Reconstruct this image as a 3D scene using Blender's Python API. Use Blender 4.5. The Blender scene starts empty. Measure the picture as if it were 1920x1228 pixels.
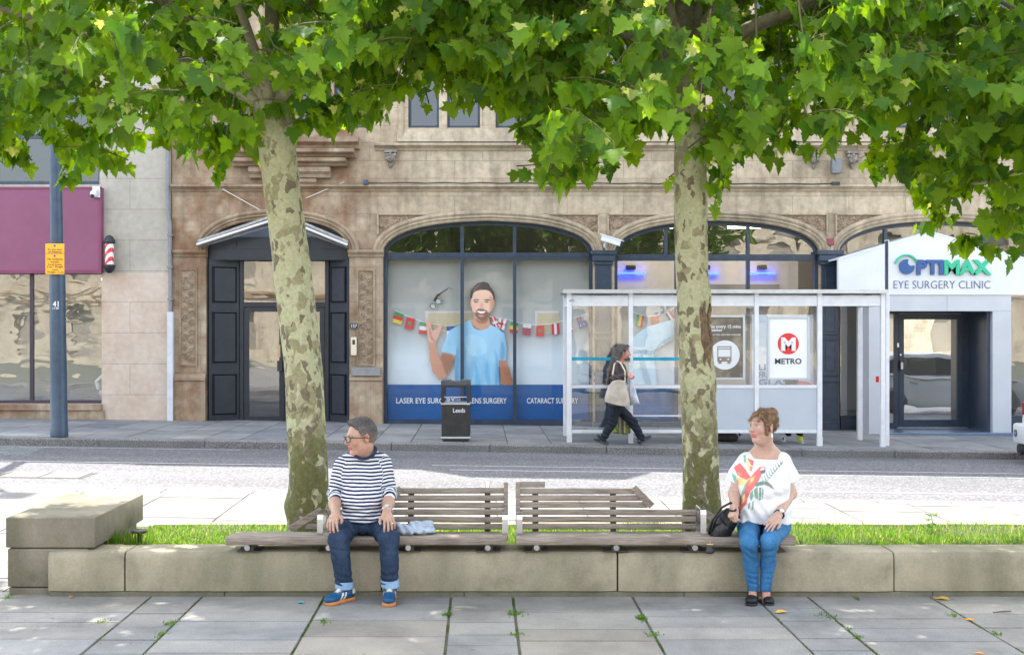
import bpy, bmesh, math, random
import numpy as np
from mathutils import Vector, Matrix, noise as mnoise
from mathutils.geometry import tessellate_polygon

C = bpy.context.scene.collection
SC = bpy.context.scene
R = math.radians
F = 2380.0          # focal length in photo pixels; the street view is one-point perspective
HC = 2.0            # eye height above the plaza

# ------------------------------------------------------------------ camera
cam_d = bpy.data.cameras.new("camera")
cam = bpy.data.objects.new("camera", cam_d); C.objects.link(cam)
cam.location = (0, 0, HC); cam.rotation_euler = (R(90), 0, 0)
cam_d.sensor_width = 36; cam_d.lens = 36 * F / 1920
cam_d.clip_start = 0.1; cam_d.clip_end = 2000
SC.camera = cam

# ------------------------------------------------------------------ sky and sun
SUN_EL = R(58); SUN_DIR = Vector((-0.10, 0.52, 0.848)).normalized()    # towards the sun
SUN_EL = math.asin(SUN_DIR.z)
wd = bpy.data.worlds.new("World"); SC.world = wd; wd.use_nodes = True
nt = wd.node_tree
sky = nt.nodes.new('ShaderNodeTexSky'); sky.sky_type = 'NISHITA'; sky.sun_disc = False
sky.sun_elevation = SUN_EL; sky.sun_rotation = math.atan2(SUN_DIR.x, SUN_DIR.y)
sky.air_density = 1.0; sky.dust_density = 2.0; sky.ozone_density = 1.0
nt.nodes['Background'].inputs[1].default_value = 0.15
hsv = nt.nodes.new('ShaderNodeHueSaturation'); hsv.inputs['Saturation'].default_value = 0.45; nt.links.new(sky.outputs[0], hsv.inputs['Color'])      # sky desaturated so the shaded light stays neutral, not blue
nt.links.new(hsv.outputs[0], nt.nodes['Background'].inputs[0])
sl = bpy.data.lights.new("sun", 'SUN'); sl.energy = 2.1; sl.angle = R(0.5); sl.color = (1.0, 0.95, 0.87)
so = bpy.data.objects.new("sun", sl); C.objects.link(so)
so.rotation_euler = SUN_DIR.to_track_quat('Z', 'Y').to_euler(); so.location = (0, 40, 60)
SC.view_settings.view_transform = 'Standard'; SC.view_settings.look = 'None'
SC.view_settings.exposure = 2.5; SC.view_settings.gamma = 1.0
try: SC.view_settings.use_curve_mapping = False
except Exception: pass
SC.cycles.max_bounces = 8; SC.cycles.transparent_max_bounces = 16
SC.cycles.diffuse_bounces = 4; SC.cycles.glossy_bounces = 4

# ------------------------------------------------------------------ helpers
def W(px, py, d):                      # a point of the photo at distance d, in metres
    return Vector(((px - 960) * d / F, d, HC - (py - 614) * d / F))
def WX(px, d): return (px - 960) * d / F
def WZ(py, d): return HC - (py - 614) * d / F

def tag(o, label=None, cat=None, group=None, kind=None):
    if label: o['label'] = label
    if cat: o['category'] = cat
    if group: o['group'] = group
    if kind: o['kind'] = kind
    return o
def empty(name, loc, label, cat, group=None):
    o = bpy.data.objects.new(name, None); C.objects.link(o); o.location = loc
    o.empty_display_size = 0.1
    return tag(o, label, cat, group)

class MB:
    """collects polygons, then links them as ONE mesh object"""
    def __init__(s): s.v = []; s.f = []; s.mi = []; s.m = 0
    def add(s, vs, fs):
        n = len(s.v); s.v += [tuple(v) for v in vs]
        for f in fs: s.f.append(tuple(i + n for i in f)); s.mi.append(s.m)
        return s
    def quad(s, a, b, c, d): return s.add([a, b, c, d], [(0, 1, 2, 3)])
    def box(s, x0, x1, y0, y1, z0, z1, bev=0.0):
        if bev <= 0:
            vs = [(x, y, z) for z in (z0, z1) for y in (y0, y1) for x in (x0, x1)]
            return s.add(vs, [(0, 2, 3, 1), (4, 5, 7, 6), (0, 1, 5, 4), (2, 6, 7, 3), (0, 4, 6, 2), (1, 3, 7, 5)])
        b = min(bev, (x1 - x0) * .45, (y1 - y0) * .45, (z1 - z0) * .45)
        bm = bmesh.new(); bmesh.ops.create_cube(bm, size=1)
        for v in bm.verts:
            v.co = Vector(((x0 + x1) / 2 + v.co.x * (x1 - x0), (y0 + y1) / 2 + v.co.y * (y1 - y0), (z0 + z1) / 2 + v.co.z * (z1 - z0)))
        bmesh.ops.bevel(bm, geom=bm.edges[:], offset=b, segments=2, affect='EDGES', profile=0.5)
        bm.verts.index_update()
        s.add([v.co[:] for v in bm.verts], [[v.index for v in f.verts] for f in bm.faces]); bm.free()
        return s
    def bar(s, a, b, w, h, up=(0, 0, 1)):       # rectangular bar from a to b
        a = Vector(a); b = Vector(b); t = (b - a).normalized()
        u = Vector(up); sd = t.cross(u)
        if sd.length < 1e-4: sd = t.cross(Vector((1, 0, 0)))
        sd.normalize(); u = sd.cross(t).normalized()
        o = []
        for p in (a, b):
            for i, j in ((-1, -1), (1, -1), (1, 1), (-1, 1)): o.append(p + sd * (w / 2 * i) + u * (h / 2 * j))
        return s.add(o, [(0, 1, 2, 3), (7, 6, 5, 4), (0, 4, 5, 1), (1, 5, 6, 2), (2, 6, 7, 3), (3, 7, 4, 0)])
    def tube(s, pts, rad, n=10, cap=True):
        pts = [Vector(p) for p in pts]
        if not hasattr(rad, '__len__'): rad = [rad] * len(pts)
        ref = None; rings = []
        for i, p in enumerate(pts):
            t = (pts[min(i + 1, len(pts) - 1)] - pts[max(i - 1, 0)]).normalized()
            if ref is None:
                ref = t.cross(Vector((0, 1, 0)) if abs(t.y) < .9 else Vector((1, 0, 0)))
            ref = (ref - t * ref.dot(t)).normalized(); bi = t.cross(ref)
            rings.append([p + (ref * math.cos(2 * math.pi * k / n) + bi * math.sin(2 * math.pi * k / n)) * rad[i] for k in range(n)])
        vs = [v for r in rings for v in r]; fs = []
        for i in range(len(pts) - 1):
            for k in range(n):
                k2 = (k + 1) % n
                fs.append((i * n + k, i * n + k2, (i + 1) * n + k2, (i + 1) * n + k))
        if cap: fs.append(tuple(range(n - 1, -1, -1))); fs.append(tuple((len(pts) - 1) * n + k for k in range(n)))
        return s.add(vs, fs)
    def lathe(s, prof, c=(0, 0, 0), n=24, axis='z'):   # prof: (r, h)
        vs = []; fs = []; m = len(prof)
        for r, h in prof:
            for k in range(n):
                a = 2 * math.pi * k / n
                x, y = r * math.cos(a), r * math.sin(a)
                v = (x, y, h) if axis == 'z' else ((x, h, y) if axis == 'y' else (h, x, y))
                vs.append((v[0] + c[0], v[1] + c[1], v[2] + c[2]))
        for i in range(m - 1):
            for k in range(n):
                k2 = (k + 1) % n
                fs.append((i * n + k, i * n + k2, (i + 1) * n + k2, (i + 1) * n + k))
        if prof[0][0] > 1e-5: fs.append(tuple(range(n - 1, -1, -1)))
        if prof[-1][0] > 1e-5: fs.append(tuple((m - 1) * n + k for k in range(n)))
        return s.add(vs, fs)
    def prism(s, poly, y0, y1):                # outline in x,z extruded along y (concave allowed)
        n = len(poly)
        vs = [(p[0], y0, p[1]) for p in poly] + [(p[0], y1, p[1]) for p in poly]
        tr = tessellate_polygon([[Vector((p[0], p[1], 0)) for p in poly]])
        fs = [tuple(t) for t in tr] + [tuple(i + n for i in reversed(t)) for t in tr]
        fs += [(i, (i + 1) % n, n + (i + 1) % n, n + i) for i in range(n)]
        return s.add(vs, fs)
    def holed(s, outer, holes, y0, y1):        # plate in x,z with holes, front at y0, reveals to y1
        loops = [outer] + holes
        tr = tessellate_polygon([[Vector((p[0], p[1], 0)) for p in l] for l in loops])
        flat = [p for l in loops for p in l]; n = len(flat)
        s.add([(p[0], y0, p[1]) for p in flat], [tuple(t) for t in tr])
        s.add([(p[0], y1, p[1]) for p in flat], [tuple(reversed(t)) for t in tr])
        for l in loops:
            m = len(l)
            s.add([(p[0], y0, p[1]) for p in l] + [(p[0], y1, p[1]) for p in l],
                  [(i, (i + 1) % m, m + (i + 1) % m, m + i) for i in range(m)])
        return s
    def sweep_xz(s, path, prof, closed=False): # prof: (offset outwards in plane, y); path in x,z
        n = len(path); m = len(prof); vs = []
        for i in range(n):
            a = Vector(path[max(i - 1, 0)]); b = Vector(path[min(i + 1, n - 1)])
            t = (b - a).normalized(); nn = Vector((-t.y, t.x))
            for o, y in prof: vs.append((path[i][0] + nn.x * o, y, path[i][1] + nn.y * o))
        fs = []
        for i in range(n - 1):
            for k in range(m):
                k2 = (k + 1) % m
                fs.append((i * m + k, i * m + k2, (i + 1) * m + k2, (i + 1) * m + k))
        fs.append(tuple(range(m))); fs.append(tuple((n - 1) * m + k for k in reversed(range(m))))
        return s.add(vs, fs)
    def ball(s, c, r, nu=10, nv=7):
        r = r if hasattr(r, '__len__') else (r, r, r)
        vs = []; fs = []
        for j in range(nv + 1):
            th = math.pi * j / nv
            for i in range(nu):
                ph = 2 * math.pi * i / nu
                vs.append((c[0] + r[0] * math.sin(th) * math.cos(ph), c[1] + r[1] * math.sin(th) * math.sin(ph), c[2] + r[2] * math.cos(th)))
        for j in range(nv):
            for i in range(nu):
                i2 = (i + 1) % nu
                fs.append((j * nu + i, (j + 1) * nu + i, (j + 1) * nu + i2, j * nu + i2))
        return s.add(vs, fs)
    def build(s, name, mats, parent=None, smooth=False, loc=None):
        if not isinstance(mats, (list, tuple)): mats = [mats]
        me = bpy.data.meshes.new(name); me.from_pydata(s.v, [], s.f)
        for m in mats: me.materials.append(m)
        if len(mats) > 1: me.polygons.foreach_set('material_index', s.mi)
        bm = bmesh.new(); bm.from_mesh(me)
        bmesh.ops.remove_doubles(bm, verts=bm.verts, dist=1e-6)
        bmesh.ops.recalc_face_normals(bm, faces=bm.faces); bm.to_mesh(me); bm.free()
        if smooth:
            me.polygons.foreach_set('use_smooth', [True] * len(me.polygons))
            try: me.set_sharp_from_angle(angle=R(smooth if smooth is not True else 40))
            except Exception: pass
        o = bpy.data.objects.new(name, me); C.objects.link(o)
        put(o, parent, loc)
        return o
def put(o, parent, loc=None):
    """parent o so that its mesh (written in world metres) stays where it was written"""
    if parent is not None:
        o.parent = parent
        p = parent; off = Vector((0, 0, 0))
        while p is not None: off = off + Vector(p.location); p = p.parent
        o.location = -off
    elif loc is not None:                      # top-level mesh: move its origin to its base
        o.data.transform(Matrix.Translation(-Vector(loc))); o.location = loc

# ------------------------------------------------------------------ materials
def newmat(name):
    m = bpy.data.materials.new(name); m.use_nodes = True
    n = m.node_tree; b = n.nodes['Principled BSDF']
    return m, n, b
def N(n, t, **kw):
    x = n.nodes.new(t)
    for k, v in kw.items():
        if k in x.inputs: x.inputs[k].default_value = v
        else: setattr(x, k, v)
    return x
def ramp(n, src, stops, interp='LINEAR'):
    r = n.nodes.new('ShaderNodeValToRGB'); e = r.color_ramp; e.interpolation = interp
    while len(e.elements) < len(stops): e.elements.new(0.5)
    for i, (p, c) in enumerate(stops):
        e.elements[i].position = p; e.elements[i].color = (c[0], c[1], c[2], 1) if hasattr(c, '__len__') else (c, c, c, 1)
    n.links.new(src, r.inputs[0]); return r
def coords(n, scale=(1, 1, 1), rot=(0, 0, 0), loc=(0, 0, 0)):
    tc = n.nodes.new('ShaderNodeTexCoord'); mp = n.nodes.new('ShaderNodeMapping')
    mp.inputs['Scale'].default_value = scale; mp.inputs['Rotation'].default_value = rot; mp.inputs['Location'].default_value = loc
    n.links.new(tc.outputs['Object'], mp.inputs[0]); return mp.outputs[0]
def mix(n, a, b, f, mode='MIX'):
    x = n.nodes.new('ShaderNodeMix'); x.data_type = 'RGBA'; x.blend_type = mode
    for s, i in ((a, 6), (b, 7), (f, 0)):
        if hasattr(s, 'is_linked') or hasattr(s, 'links'): n.links.new(s, x.inputs[i])
        elif i == 0: x.inputs[0].default_value = s
        else: x.inputs[i].default_value = (s[0], s[1], s[2], 1)
    return x.outputs[2]
def bump(n, b, src, strength=0.3, dist=0.01, prev=None):
    x = n.nodes.new('ShaderNodeBump'); x.inputs['Strength'].default_value = strength; x.inputs['Distance'].default_value = dist
    n.links.new(src, x.inputs['Height'])
    if prev: n.links.new(prev, x.inputs['Normal'])
    n.links.new(x.outputs[0], b.inputs['Normal']); return x.outputs[0]
def pm(name, c1, c2=None, scale=8.0, rough=0.6, bmp=0.0, metal=0.0, stretch=(1, 1, 1), spec=0.5, detail=5.0, lo=0.35, hi=0.65, bscale=None, bdist=0.005):
    m, n, b = newmat(name)
    b.inputs['Roughness'].default_value = rough; b.inputs['Metallic'].default_value = metal
    b.inputs['Specular IOR Level'].default_value = spec
    c2 = c2 or tuple(x * 0.8 for x in c1)
    co = coords(n, stretch)
    t = N(n, 'ShaderNodeTexNoise', Scale=scale, Detail=detail, Roughness=0.6); n.links.new(co, t.inputs['Vector'])
    r = ramp(n, t.outputs[0], [(lo, c1), (hi, c2)]); n.links.new(r.outputs[0], b.inputs['Base Color'])
    if bmp:
        t2 = N(n, 'ShaderNodeTexNoise', Scale=bscale or scale * 6, Detail=4.0); n.links.new(co, t2.inputs['Vector'])
        bump(n, b, t2.outputs[0], bmp, bdist)
    return m
def flat(name, c, rough=0.6, metal=0.0, spec=0.5):
    return pm(name, c, tuple(x * 0.93 for x in c), scale=14, rough=rough, metal=metal, spec=spec)
def emis(name, c, s):
    m, n, b = newmat(name); b.inputs['Base Color'].default_value = (*c, 1)
    b.inputs['Emission Color'].default_value = (*c, 1); b.inputs['Emission Strength'].default_value = s; return m
def vcol(name, rough=0.7, noise=0.15, nscale=60, bmp=0.0, spec=0.35, sss=0.0, bscale=120, bdist=0.003):
    m, n, b = newmat(name)
    a = n.nodes.new('ShaderNodeAttribute'); a.attribute_name = 'Col'
    co = coords(n); t = N(n, 'ShaderNodeTexNoise', Scale=nscale, Detail=4.0); n.links.new(co, t.inputs['Vector'])
    r = ramp(n, t.outputs[0], [(0.3, 1 - noise), (0.7, 1 + noise)])
    n.links.new(mix(n, a.outputs['Color'], r.outputs[0], 1.0, 'MULTIPLY'), b.inputs['Base Color'])
    b.inputs['Roughness'].default_value = rough; b.inputs['Specular IOR Level'].default_value = spec
    if sss:
        b.inputs['Subsurface Weight'].default_value = sss; b.inputs['Subsurface Radius'].default_value = (0.012, 0.005, 0.003); b.inputs['Subsurface Scale'].default_value = 1.0
    if bmp:
        t2 = N(n, 'ShaderNodeTexNoise', Scale=bscale, Detail=3.0); n.links.new(co, t2.inputs['Vector']); bump(n, b, t2.outputs[0], bmp, bdist)
    return m
def glass(name, refl=0.3, tint=(0.92, 0.95, 0.96), wave=0.0, wscale=1.2, rough=0.0):
    m, n, b = newmat(name); n.nodes.remove(b)
    out = n.nodes['Material Output']
    tr = N(n, 'ShaderNodeBsdfTransparent'); tr.inputs[0].default_value = (*tint, 1)
    gl = N(n, 'ShaderNodeBsdfGlossy', Roughness=rough); gl.inputs[0].default_value = (0.95, 0.97, 1, 1)
    lw = N(n, 'ShaderNodeLayerWeight', Blend=0.25)
    r = ramp(n, lw.outputs['Facing'], [(0.0, refl), (0.75, refl + 0.08), (1.0, 0.95)])
    if wave:
        co = coords(n, (1, 1, 2.2)); t = N(n, 'ShaderNodeTexNoise', Scale=wscale, Detail=1.0, Distortion=0.6); n.links.new(co, t.inputs['Vector'])
        bp = N(n, 'ShaderNodeBump', Strength=1.0, Distance=wave); n.links.new(t.outputs[0], bp.inputs['Height']); n.links.new(bp.outputs[0], gl.inputs['Normal'])
    ms = N(n, 'ShaderNodeMixShader'); n.links.new(r.outputs[0], ms.inputs[0]); n.links.new(tr.outputs[0], ms.inputs[1]); n.links.new(gl.outputs[0], ms.inputs[2])
    n.links.new(ms.outputs[0], out.inputs[0]); return m

def text(body, name, mat, parent, x, y, z, size, align='LEFT', bold=0.0, depth=0.002, xs=1.0, shear=0.0, rotz=0.0):
    """lettering facing the street (-y), baseline left at x,z"""
    cu = bpy.data.curves.new(name, 'FONT'); cu.body = body; cu.size = size; cu.align_x = align
    cu.offset = bold * size; cu.extrude = depth; cu.shear = shear; cu.resolution_u = 3
    t = bpy.data.objects.new(name, cu); C.objects.link(t)
    dg = bpy.context.evaluated_depsgraph_get(); dg.update()
    me = bpy.data.meshes.new_from_object(t.evaluated_get(dg)); bpy.data.objects.remove(t)
    me.transform(Matrix.Translation((x, y, z)) @ Matrix.Rotation(rotz, 4, 'Z') @ Matrix.Rotation(R(90), 4, 'X') @ Matrix.Scale(xs, 4, (1, 0, 0)))
    me.materials.clear(); me.materials.append(mat); me.name = name
    o = bpy.data.objects.new(name, me); C.objects.link(o); put(o, parent); return o
def text_w(body, name, mat, parent, px0, px1, py_base, d, size_px, **kw):
    """lettering fitted between two photo columns at distance d"""
    s = d / F; cap = size_px * s / 0.70
    o = text(body, name, mat, parent, 0, d, 0, cap, **kw)
    xs = [v.co.x for v in o.data.vertices]; w = max(xs) - min(xs); k = (px1 - px0) * s / w; x0 = min(xs)
    off = Vector(o.location)
    for v in o.data.vertices:
        v.co.x = (v.co.x - x0) * k + WX(px0, d); v.co.z = v.co.z + WZ(py_base, d)
    return o
rnd = random.Random(7)
def sstep(a, b, x):
    t = min(max((x - a) / (b - a), 0), 1); return t * t * (3 - 2 * t)
def gz(x, y):                                  # the street falls to the right; the plaza is level
    return sstep(10.6, 13.2, y) * (0.03 - 0.0145 * x)
# ================================================================== SETTING: ground, road, pavements
def paving_mat(name, moss=0.0, c=(0.22, 0.22, 0.215)):
    m, n, b = newmat(name)
    a = n.nodes.new('ShaderNodeAttribute'); a.attribute_name = 'Col'
    co = coords(n)
    t = N(n, 'ShaderNodeTexNoise', Scale=2.2, Detail=8.0, Roughness=0.65); n.links.new(co, t.inputs['Vector'])
    r = ramp(n, t.outputs[0], [(0.28, 0.72), (0.5, 1.0), (0.75, 1.22)])
    t2 = N(n, 'ShaderNodeTexNoise', Scale=90.0, Detail=3.0); n.links.new(co, t2.inputs['Vector'])
    r2 = ramp(n, t2.outputs[0], [(0.3, 0.82), (0.7, 1.12)])
    col = mix(n, mix(n, a.outputs['Color'], r.outputs[0], 1.0, 'MULTIPLY'), r2.outputs[0], 1.0, 'MULTIPLY')
    sv = N(n, 'ShaderNodeTexVoronoi', Scale=3.6); n.links.new(co, sv.inputs['Vector'])             # old gum and drip spots
    sr = ramp(n, sv.outputs['Distance'], [(0.0, 0.62), (0.055, 0.70), (0.075, 1.0)]); col = mix(n, col, sr.outputs[0], 0.8, 'MULTIPLY')
    st = N(n, 'ShaderNodeTexNoise', Scale=0.55, Detail=9.0, Roughness=0.7, Distortion=0.8); n.links.new(co, st.inputs['Vector'])
    sr2 = ramp(n, st.outputs[0], [(0.36, (0.80, 0.80, 0.82)), (0.5, (1.0, 0.99, 0.97)), (0.66, (1.16, 1.12, 1.04))]); col = mix(n, col, sr2.outputs[0], 1.0, 'MULTIPLY')
    n.links.new(col, b.inputs['Base Color']); b.inputs['Roughness'].default_value = 0.82
    b.inputs['Specular IOR Level'].default_value = 0.3
    t3 = N(n, 'ShaderNodeTexNoise', Scale=14.0, Detail=8.0); n.links.new(co, t3.inputs['Vector'])
    bump(n, b, t3.outputs[0], 0.25, 0.01)
    return m
M_PAVE = paving_mat('flagstone')
M_SOIL = pm('joint_soil', (0.085, 0.08, 0.068), (0.10, 0.115, 0.055), scale=6, rough=0.95, bmp=0.3)

def set_col(o, cols_per_face):
    me = o.data; ca = me.color_attributes.new('Col', 'FLOAT_COLOR', 'CORNER')
    arr = np.ones((len(me.loops), 4), dtype=np.float32)
    for p, c in zip(me.polygons, cols_per_face):
        arr[p.loop_start:p.loop_start + p.loop_total, :3] = c
    ca.data.foreach_set('color', arr.ravel())

def slabs(name, xcols, y0, y1, zf, lens, gap, palette, rot=0.0, rg=None, th=0.03):
    """columns of flags running away from the camera; each flag its own length, tone and tiny tilt"""
    rg = rg or random.Random(3)
    vs = []; fs = []; cols = []
    for i in range(len(xcols) - 1):
        xa, xb = xcols[i] + gap / 2, xcols[i + 1] - gap / 2
        y = y0 - rg.random() * lens[1]
        while y < y1:
            l = rg.uniform(*lens); ya, yb = max(y, y0) + gap * .42, min(y + l, y1) - gap * .42; y += l
            if yb - ya < 0.03: continue
            c = list(rg.choice(palette)); k = rg.uniform(.88, 1.1); c = [v * k for v in c]
            dz = rg.uniform(-.002, .002); n = len(vs); b = 0.006
            nx = max(1, int((xb - xa) / 1.5))
            xsx = [xa + (xb - xa) * k / nx for k in range(nx + 1)]
            for q in range(nx):
                n = len(vs); a0, a1 = xsx[q], xsx[q + 1]
                e0 = b if q == 0 else 0; e1 = b if q == nx - 1 else 0
                for (X, Y, dzz) in ((a0 + e0, ya + b, 0), (a1 - e1, ya + b, 0), (a1 - e1, yb - b, 0), (a0 + e0, yb - b, 0),
                                    (a0, ya, -th), (a1, ya, -th), (a1, yb, -th), (a0, yb, -th)):
                    Xr = X - (Y - 9.3) * rot
                    vs.append((Xr, Y, zf(Xr, Y) + dz + dzz))
                for f in ((0, 1, 2, 3), (0, 4, 5, 1), (1, 5, 6, 2), (2, 6, 7, 3), (3, 7, 4, 0)): fs.append(tuple(t + n for t in f)); cols.append(c)
    me = bpy.data.meshes.new(name); me.from_pydata(vs, [], fs); me.materials.append(M_PAVE)
    o = bpy.data.objects.new(name, me); C.objects.link(o); set_col(o, cols); tag(o, kind='structure'); return o

ROT = 0.0256
xs = [-14, -11.5, -9.6, -8.1, -6.4, -5.2, -3.95, -2.68, -2.30, -1.39, -0.45, 0.01, 0.90, 1.81, 2.20, 3.11, 4.0, 5.3, 6.2, 7.7, 9.0, 11, 14]
PG = [(0.272, 0.262, 0.248), (0.29, 0.278, 0.258), (0.255, 0.25, 0.24), (0.30, 0.283, 0.256), (0.275, 0.262, 0.244), (0.28, 0.257, 0.222), (0.25, 0.248, 0.243)]
slabs('plaza_paving', xs, -15.9, 9.62, lambda x, y: 0.0, (0.26, 0.52), 0.010, PG, ROT, random.Random(11))
def sheet(name, x0, x1, y0, y1, zf, mat, nx=40, ny=12):
    vs = []; fs = []
    for j in range(ny + 1):
        for i in range(nx + 1):
            x = x0 + (x1 - x0) * i / nx; y = y0 + (y1 - y0) * j / ny; vs.append((x, y, zf(x, y)))
    for j in range(ny):
        for i in range(nx):
            a = j * (nx + 1) + i; fs.append((a, a + 1, a + nx + 2, a + nx + 1))
    me = bpy.data.meshes.new(name); me.from_pydata(vs, [], fs); me.materials.append(mat)
    o = bpy.data.objects.new(name, me); C.objects.link(o); tag(o, kind='structure'); return o
sheet('ground', -300, 300, -300, 300, lambda x, y: -0.7, M_SOIL, 8, 8)
sheet('paving_bed', -30, 30, -20, 14.9, lambda x, y: gz(x, y) - 0.009, M_SOIL, 60, 60)

# near pavement beyond the planting bed (in the sun)
PL = [(0.195, 0.192, 0.187), (0.215, 0.21, 0.203), (0.185, 0.182, 0.177)]
K0 = 15.0                                    # near kerb, road side
xs2 = [-20 + 0.95 * i for i in range(43)]
slabs('near_pavement', xs2, 9.62, K0 - 0.30, lambda x, y: gz(x, y), (0.55, 0.75), 0.006, PL, ROT, random.Random(5))

def kerb_mat():
    m, n, b = newmat('kerb_granite'); co = coords(n)
    t = N(n, 'ShaderNodeTexNoise', Scale=70.0, Detail=4.0); n.links.new(co, t.inputs['Vector'])
    t2 = N(n, 'ShaderNodeTexNoise', Scale=1.6, Detail=5.0); n.links.new(co, t2.inputs['Vector'])
    r = ramp(n, t.outputs[0], [(0.33, (0.055, 0.052, 0.052)), (0.5, (0.16, 0.155, 0.15)), (0.68, (0.31, 0.29, 0.28))])
    r2 = ramp(n, t2.outputs[0], [(0.3, 0.75), (0.7, 1.15)])
    n.links.new(mix(n, r.outputs[0], r2.outputs[0], 1.0, 'MULTIPLY'), b.inputs['Base Color']); b.inputs['Roughness'].default_value = .8
    bump(n, b, t.outputs[0], .5, .01); return m
M_KERB = kerb_mat()
def kerb(name, y0, y1, top, bot, length, rg):
    mb = MB(); x = -22 + rg.random()
    while x < 22:
        l = length * rg.uniform(.85, 1.15); xb = x + l - 0.012; r = 0.02
        zc = lambda X, dz: 0.03 - 0.0145 * X + dz
        j = rg.uniform(-.006, .006)
        vs = []
        for X in (x, xb):
            for (Y, dz) in ((y0, bot), (y0, top - r), (y0 + r * .35, top - r * .3), (y0 + r, top), (y1, top), (y1, bot)):
                vs.append((X, Y + j, zc(X, dz)))
        fs = [(k, (k + 1) % 6, 6 + (k + 1) % 6, 6 + k) for k in range(6)] + [tuple(range(5, -1, -1)), tuple(range(6, 12))]
        mb.add(vs, fs); x += l
    o = mb.build(name, M_KERB); tag(o, kind='structure'); return o
KF = 21.3                                     # far kerb face
kerb('far_kerb', KF, KF + 0.28, 0.0, -0.3, 1.75, random.Random(2))
kerb('near_kerb', K0 - 0.29, K0, 0.0, -0.3, 0.95, random.Random(4))
PB = [(0.21, 0.22, 0.23), (0.235, 0.24, 0.245), (0.19, 0.20, 0.215), (0.225, 0.225, 0.225), (0.25, 0.25, 0.245)]
xs3 = [-20]; rg3 = random.Random(9)
while xs3[-1] < 20: xs3.append(xs3[-1] + rg3.choice([0.62, 0.75, 0.9, 0.9]))
slabs('far_pavement', xs3, KF + 0.285, 27.2, lambda x, y: 0.03 - 0.0145 * x - 0.006 * (y - KF), (0.6, 0.95), 0.010, PB, ROT, random.Random(8))
sheet('far_pavement_bed', -22, 22, KF + 0.1, 27.4, lambda x, y: 0.03 - 0.0145 * x - 0.006 * (y - KF) - 0.008, M_SOIL, 20, 2)

def asphalt():
    m, n, b = newmat('asphalt'); co = coords(n)
    v = N(n, 'ShaderNodeTexVoronoi', Scale=38.0); n.links.new(co, v.inputs['Vector'])
    t = N(n, 'ShaderNodeTexNoise', Scale=48.0, Detail=4.0, Roughness=.7); n.links.new(co, t.inputs['Vector'])
    t2 = N(n, 'ShaderNodeTexNoise', Scale=0.9, Detail=6.0); t2c = coords(n, (0.25, 1.3, 1)); n.links.new(t2c, t2.inputs['Vector'])
    r = ramp(n, v.outputs['Color'], [(0.0, (0.06, 0.061, 0.068)), (0.45, (0.10, 0.101, 0.109)), (0.75, (0.155, 0.155, 0.162)), (0.95, (0.27, 0.267, 0.26))])
    r1 = ramp(n, t.outputs[0], [(0.32, 0.55), (0.65, 1.25)])
    r2 = ramp(n, t2.outputs[0], [(0.3, 0.82), (0.7, 1.18)])
    n.links.new(mix(n, mix(n, r.outputs[0], r1.outputs[0], 1, 'MULTIPLY'), r2.outputs[0], 1, 'MULTIPLY'), b.inputs['Base Color'])
    b.inputs['Roughness'].default_value = .75; b.inputs['Specular IOR Level'].default_value = .4
    bump(n, b, v.outputs['Distance'], .6, .012); return m
rz = lambda x, y: 0.03 - 0.0145 * x - 0.125 + 0.03 * (1 - abs(y - 18.2) / 3.2)
sheet('road', -40, 40, K0 - 0.02, KF + 0.02, rz, asphalt(), 80, 24)
M_PAINT = pm('road_paint', (0.62, 0.62, 0.60), (0.30, 0.30, 0.30), scale=26, rough=.7, lo=.42, hi=.62)
def line(y, w, x0, x1, dash=None):
    mb = MB(); x = x0
    while x < x1:
        xe = min(x + (dash[0] if dash else 0.8), x1); k = 0.0045
        mb.quad((x, y, rz(x, y) + k), (xe, y, rz(xe, y) + k), (xe, y + w, rz(xe, y + w) + k), (x, y + w, rz(x, y + w) + k))
        x = xe + (dash[1] if dash else 0)
    tag(mb.build('road_line', M_PAINT), kind='structure')
line(18.62, .06, -22, -3.1); line(18.9, .05, -1.2, 22); line(18.28, .06, -0.9, 22); line(20.95, .05, -22, -4.5)
line(15.55, .07, -6.0, 22); line(15.95, .07, -6.5, -3.2); line(15.3, .05, -6.5, 22); line(16.5, .05, 3.0, 22)

# planting bed soil
sheet('bed_soil', -3.35, 9.5, 9.6, 10.98, lambda x, y: 0.285 + 0.03 * mnoise.noise((x * 1.3, y * 1.3, 0)), pm('bed_soil_mat', (0.045, 0.05, 0.02), (0.06, 0.095, 0.022), scale=9, rough=.95, bmp=.6), 120, 14)
# ================================================================== BUILDINGS
D = 25.9                                       # distance of the stone front
fx = lambda px: WX(px, D)
fz = lambda py: WZ(py, D)
def s2l(r, g, b):
    f = lambda c: (c / 255 / 12.92) if c / 255 <= .04045 else ((c / 255 + .055) / 1.055) ** 2.4
    return (f(r), f(g), f(b))

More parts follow.
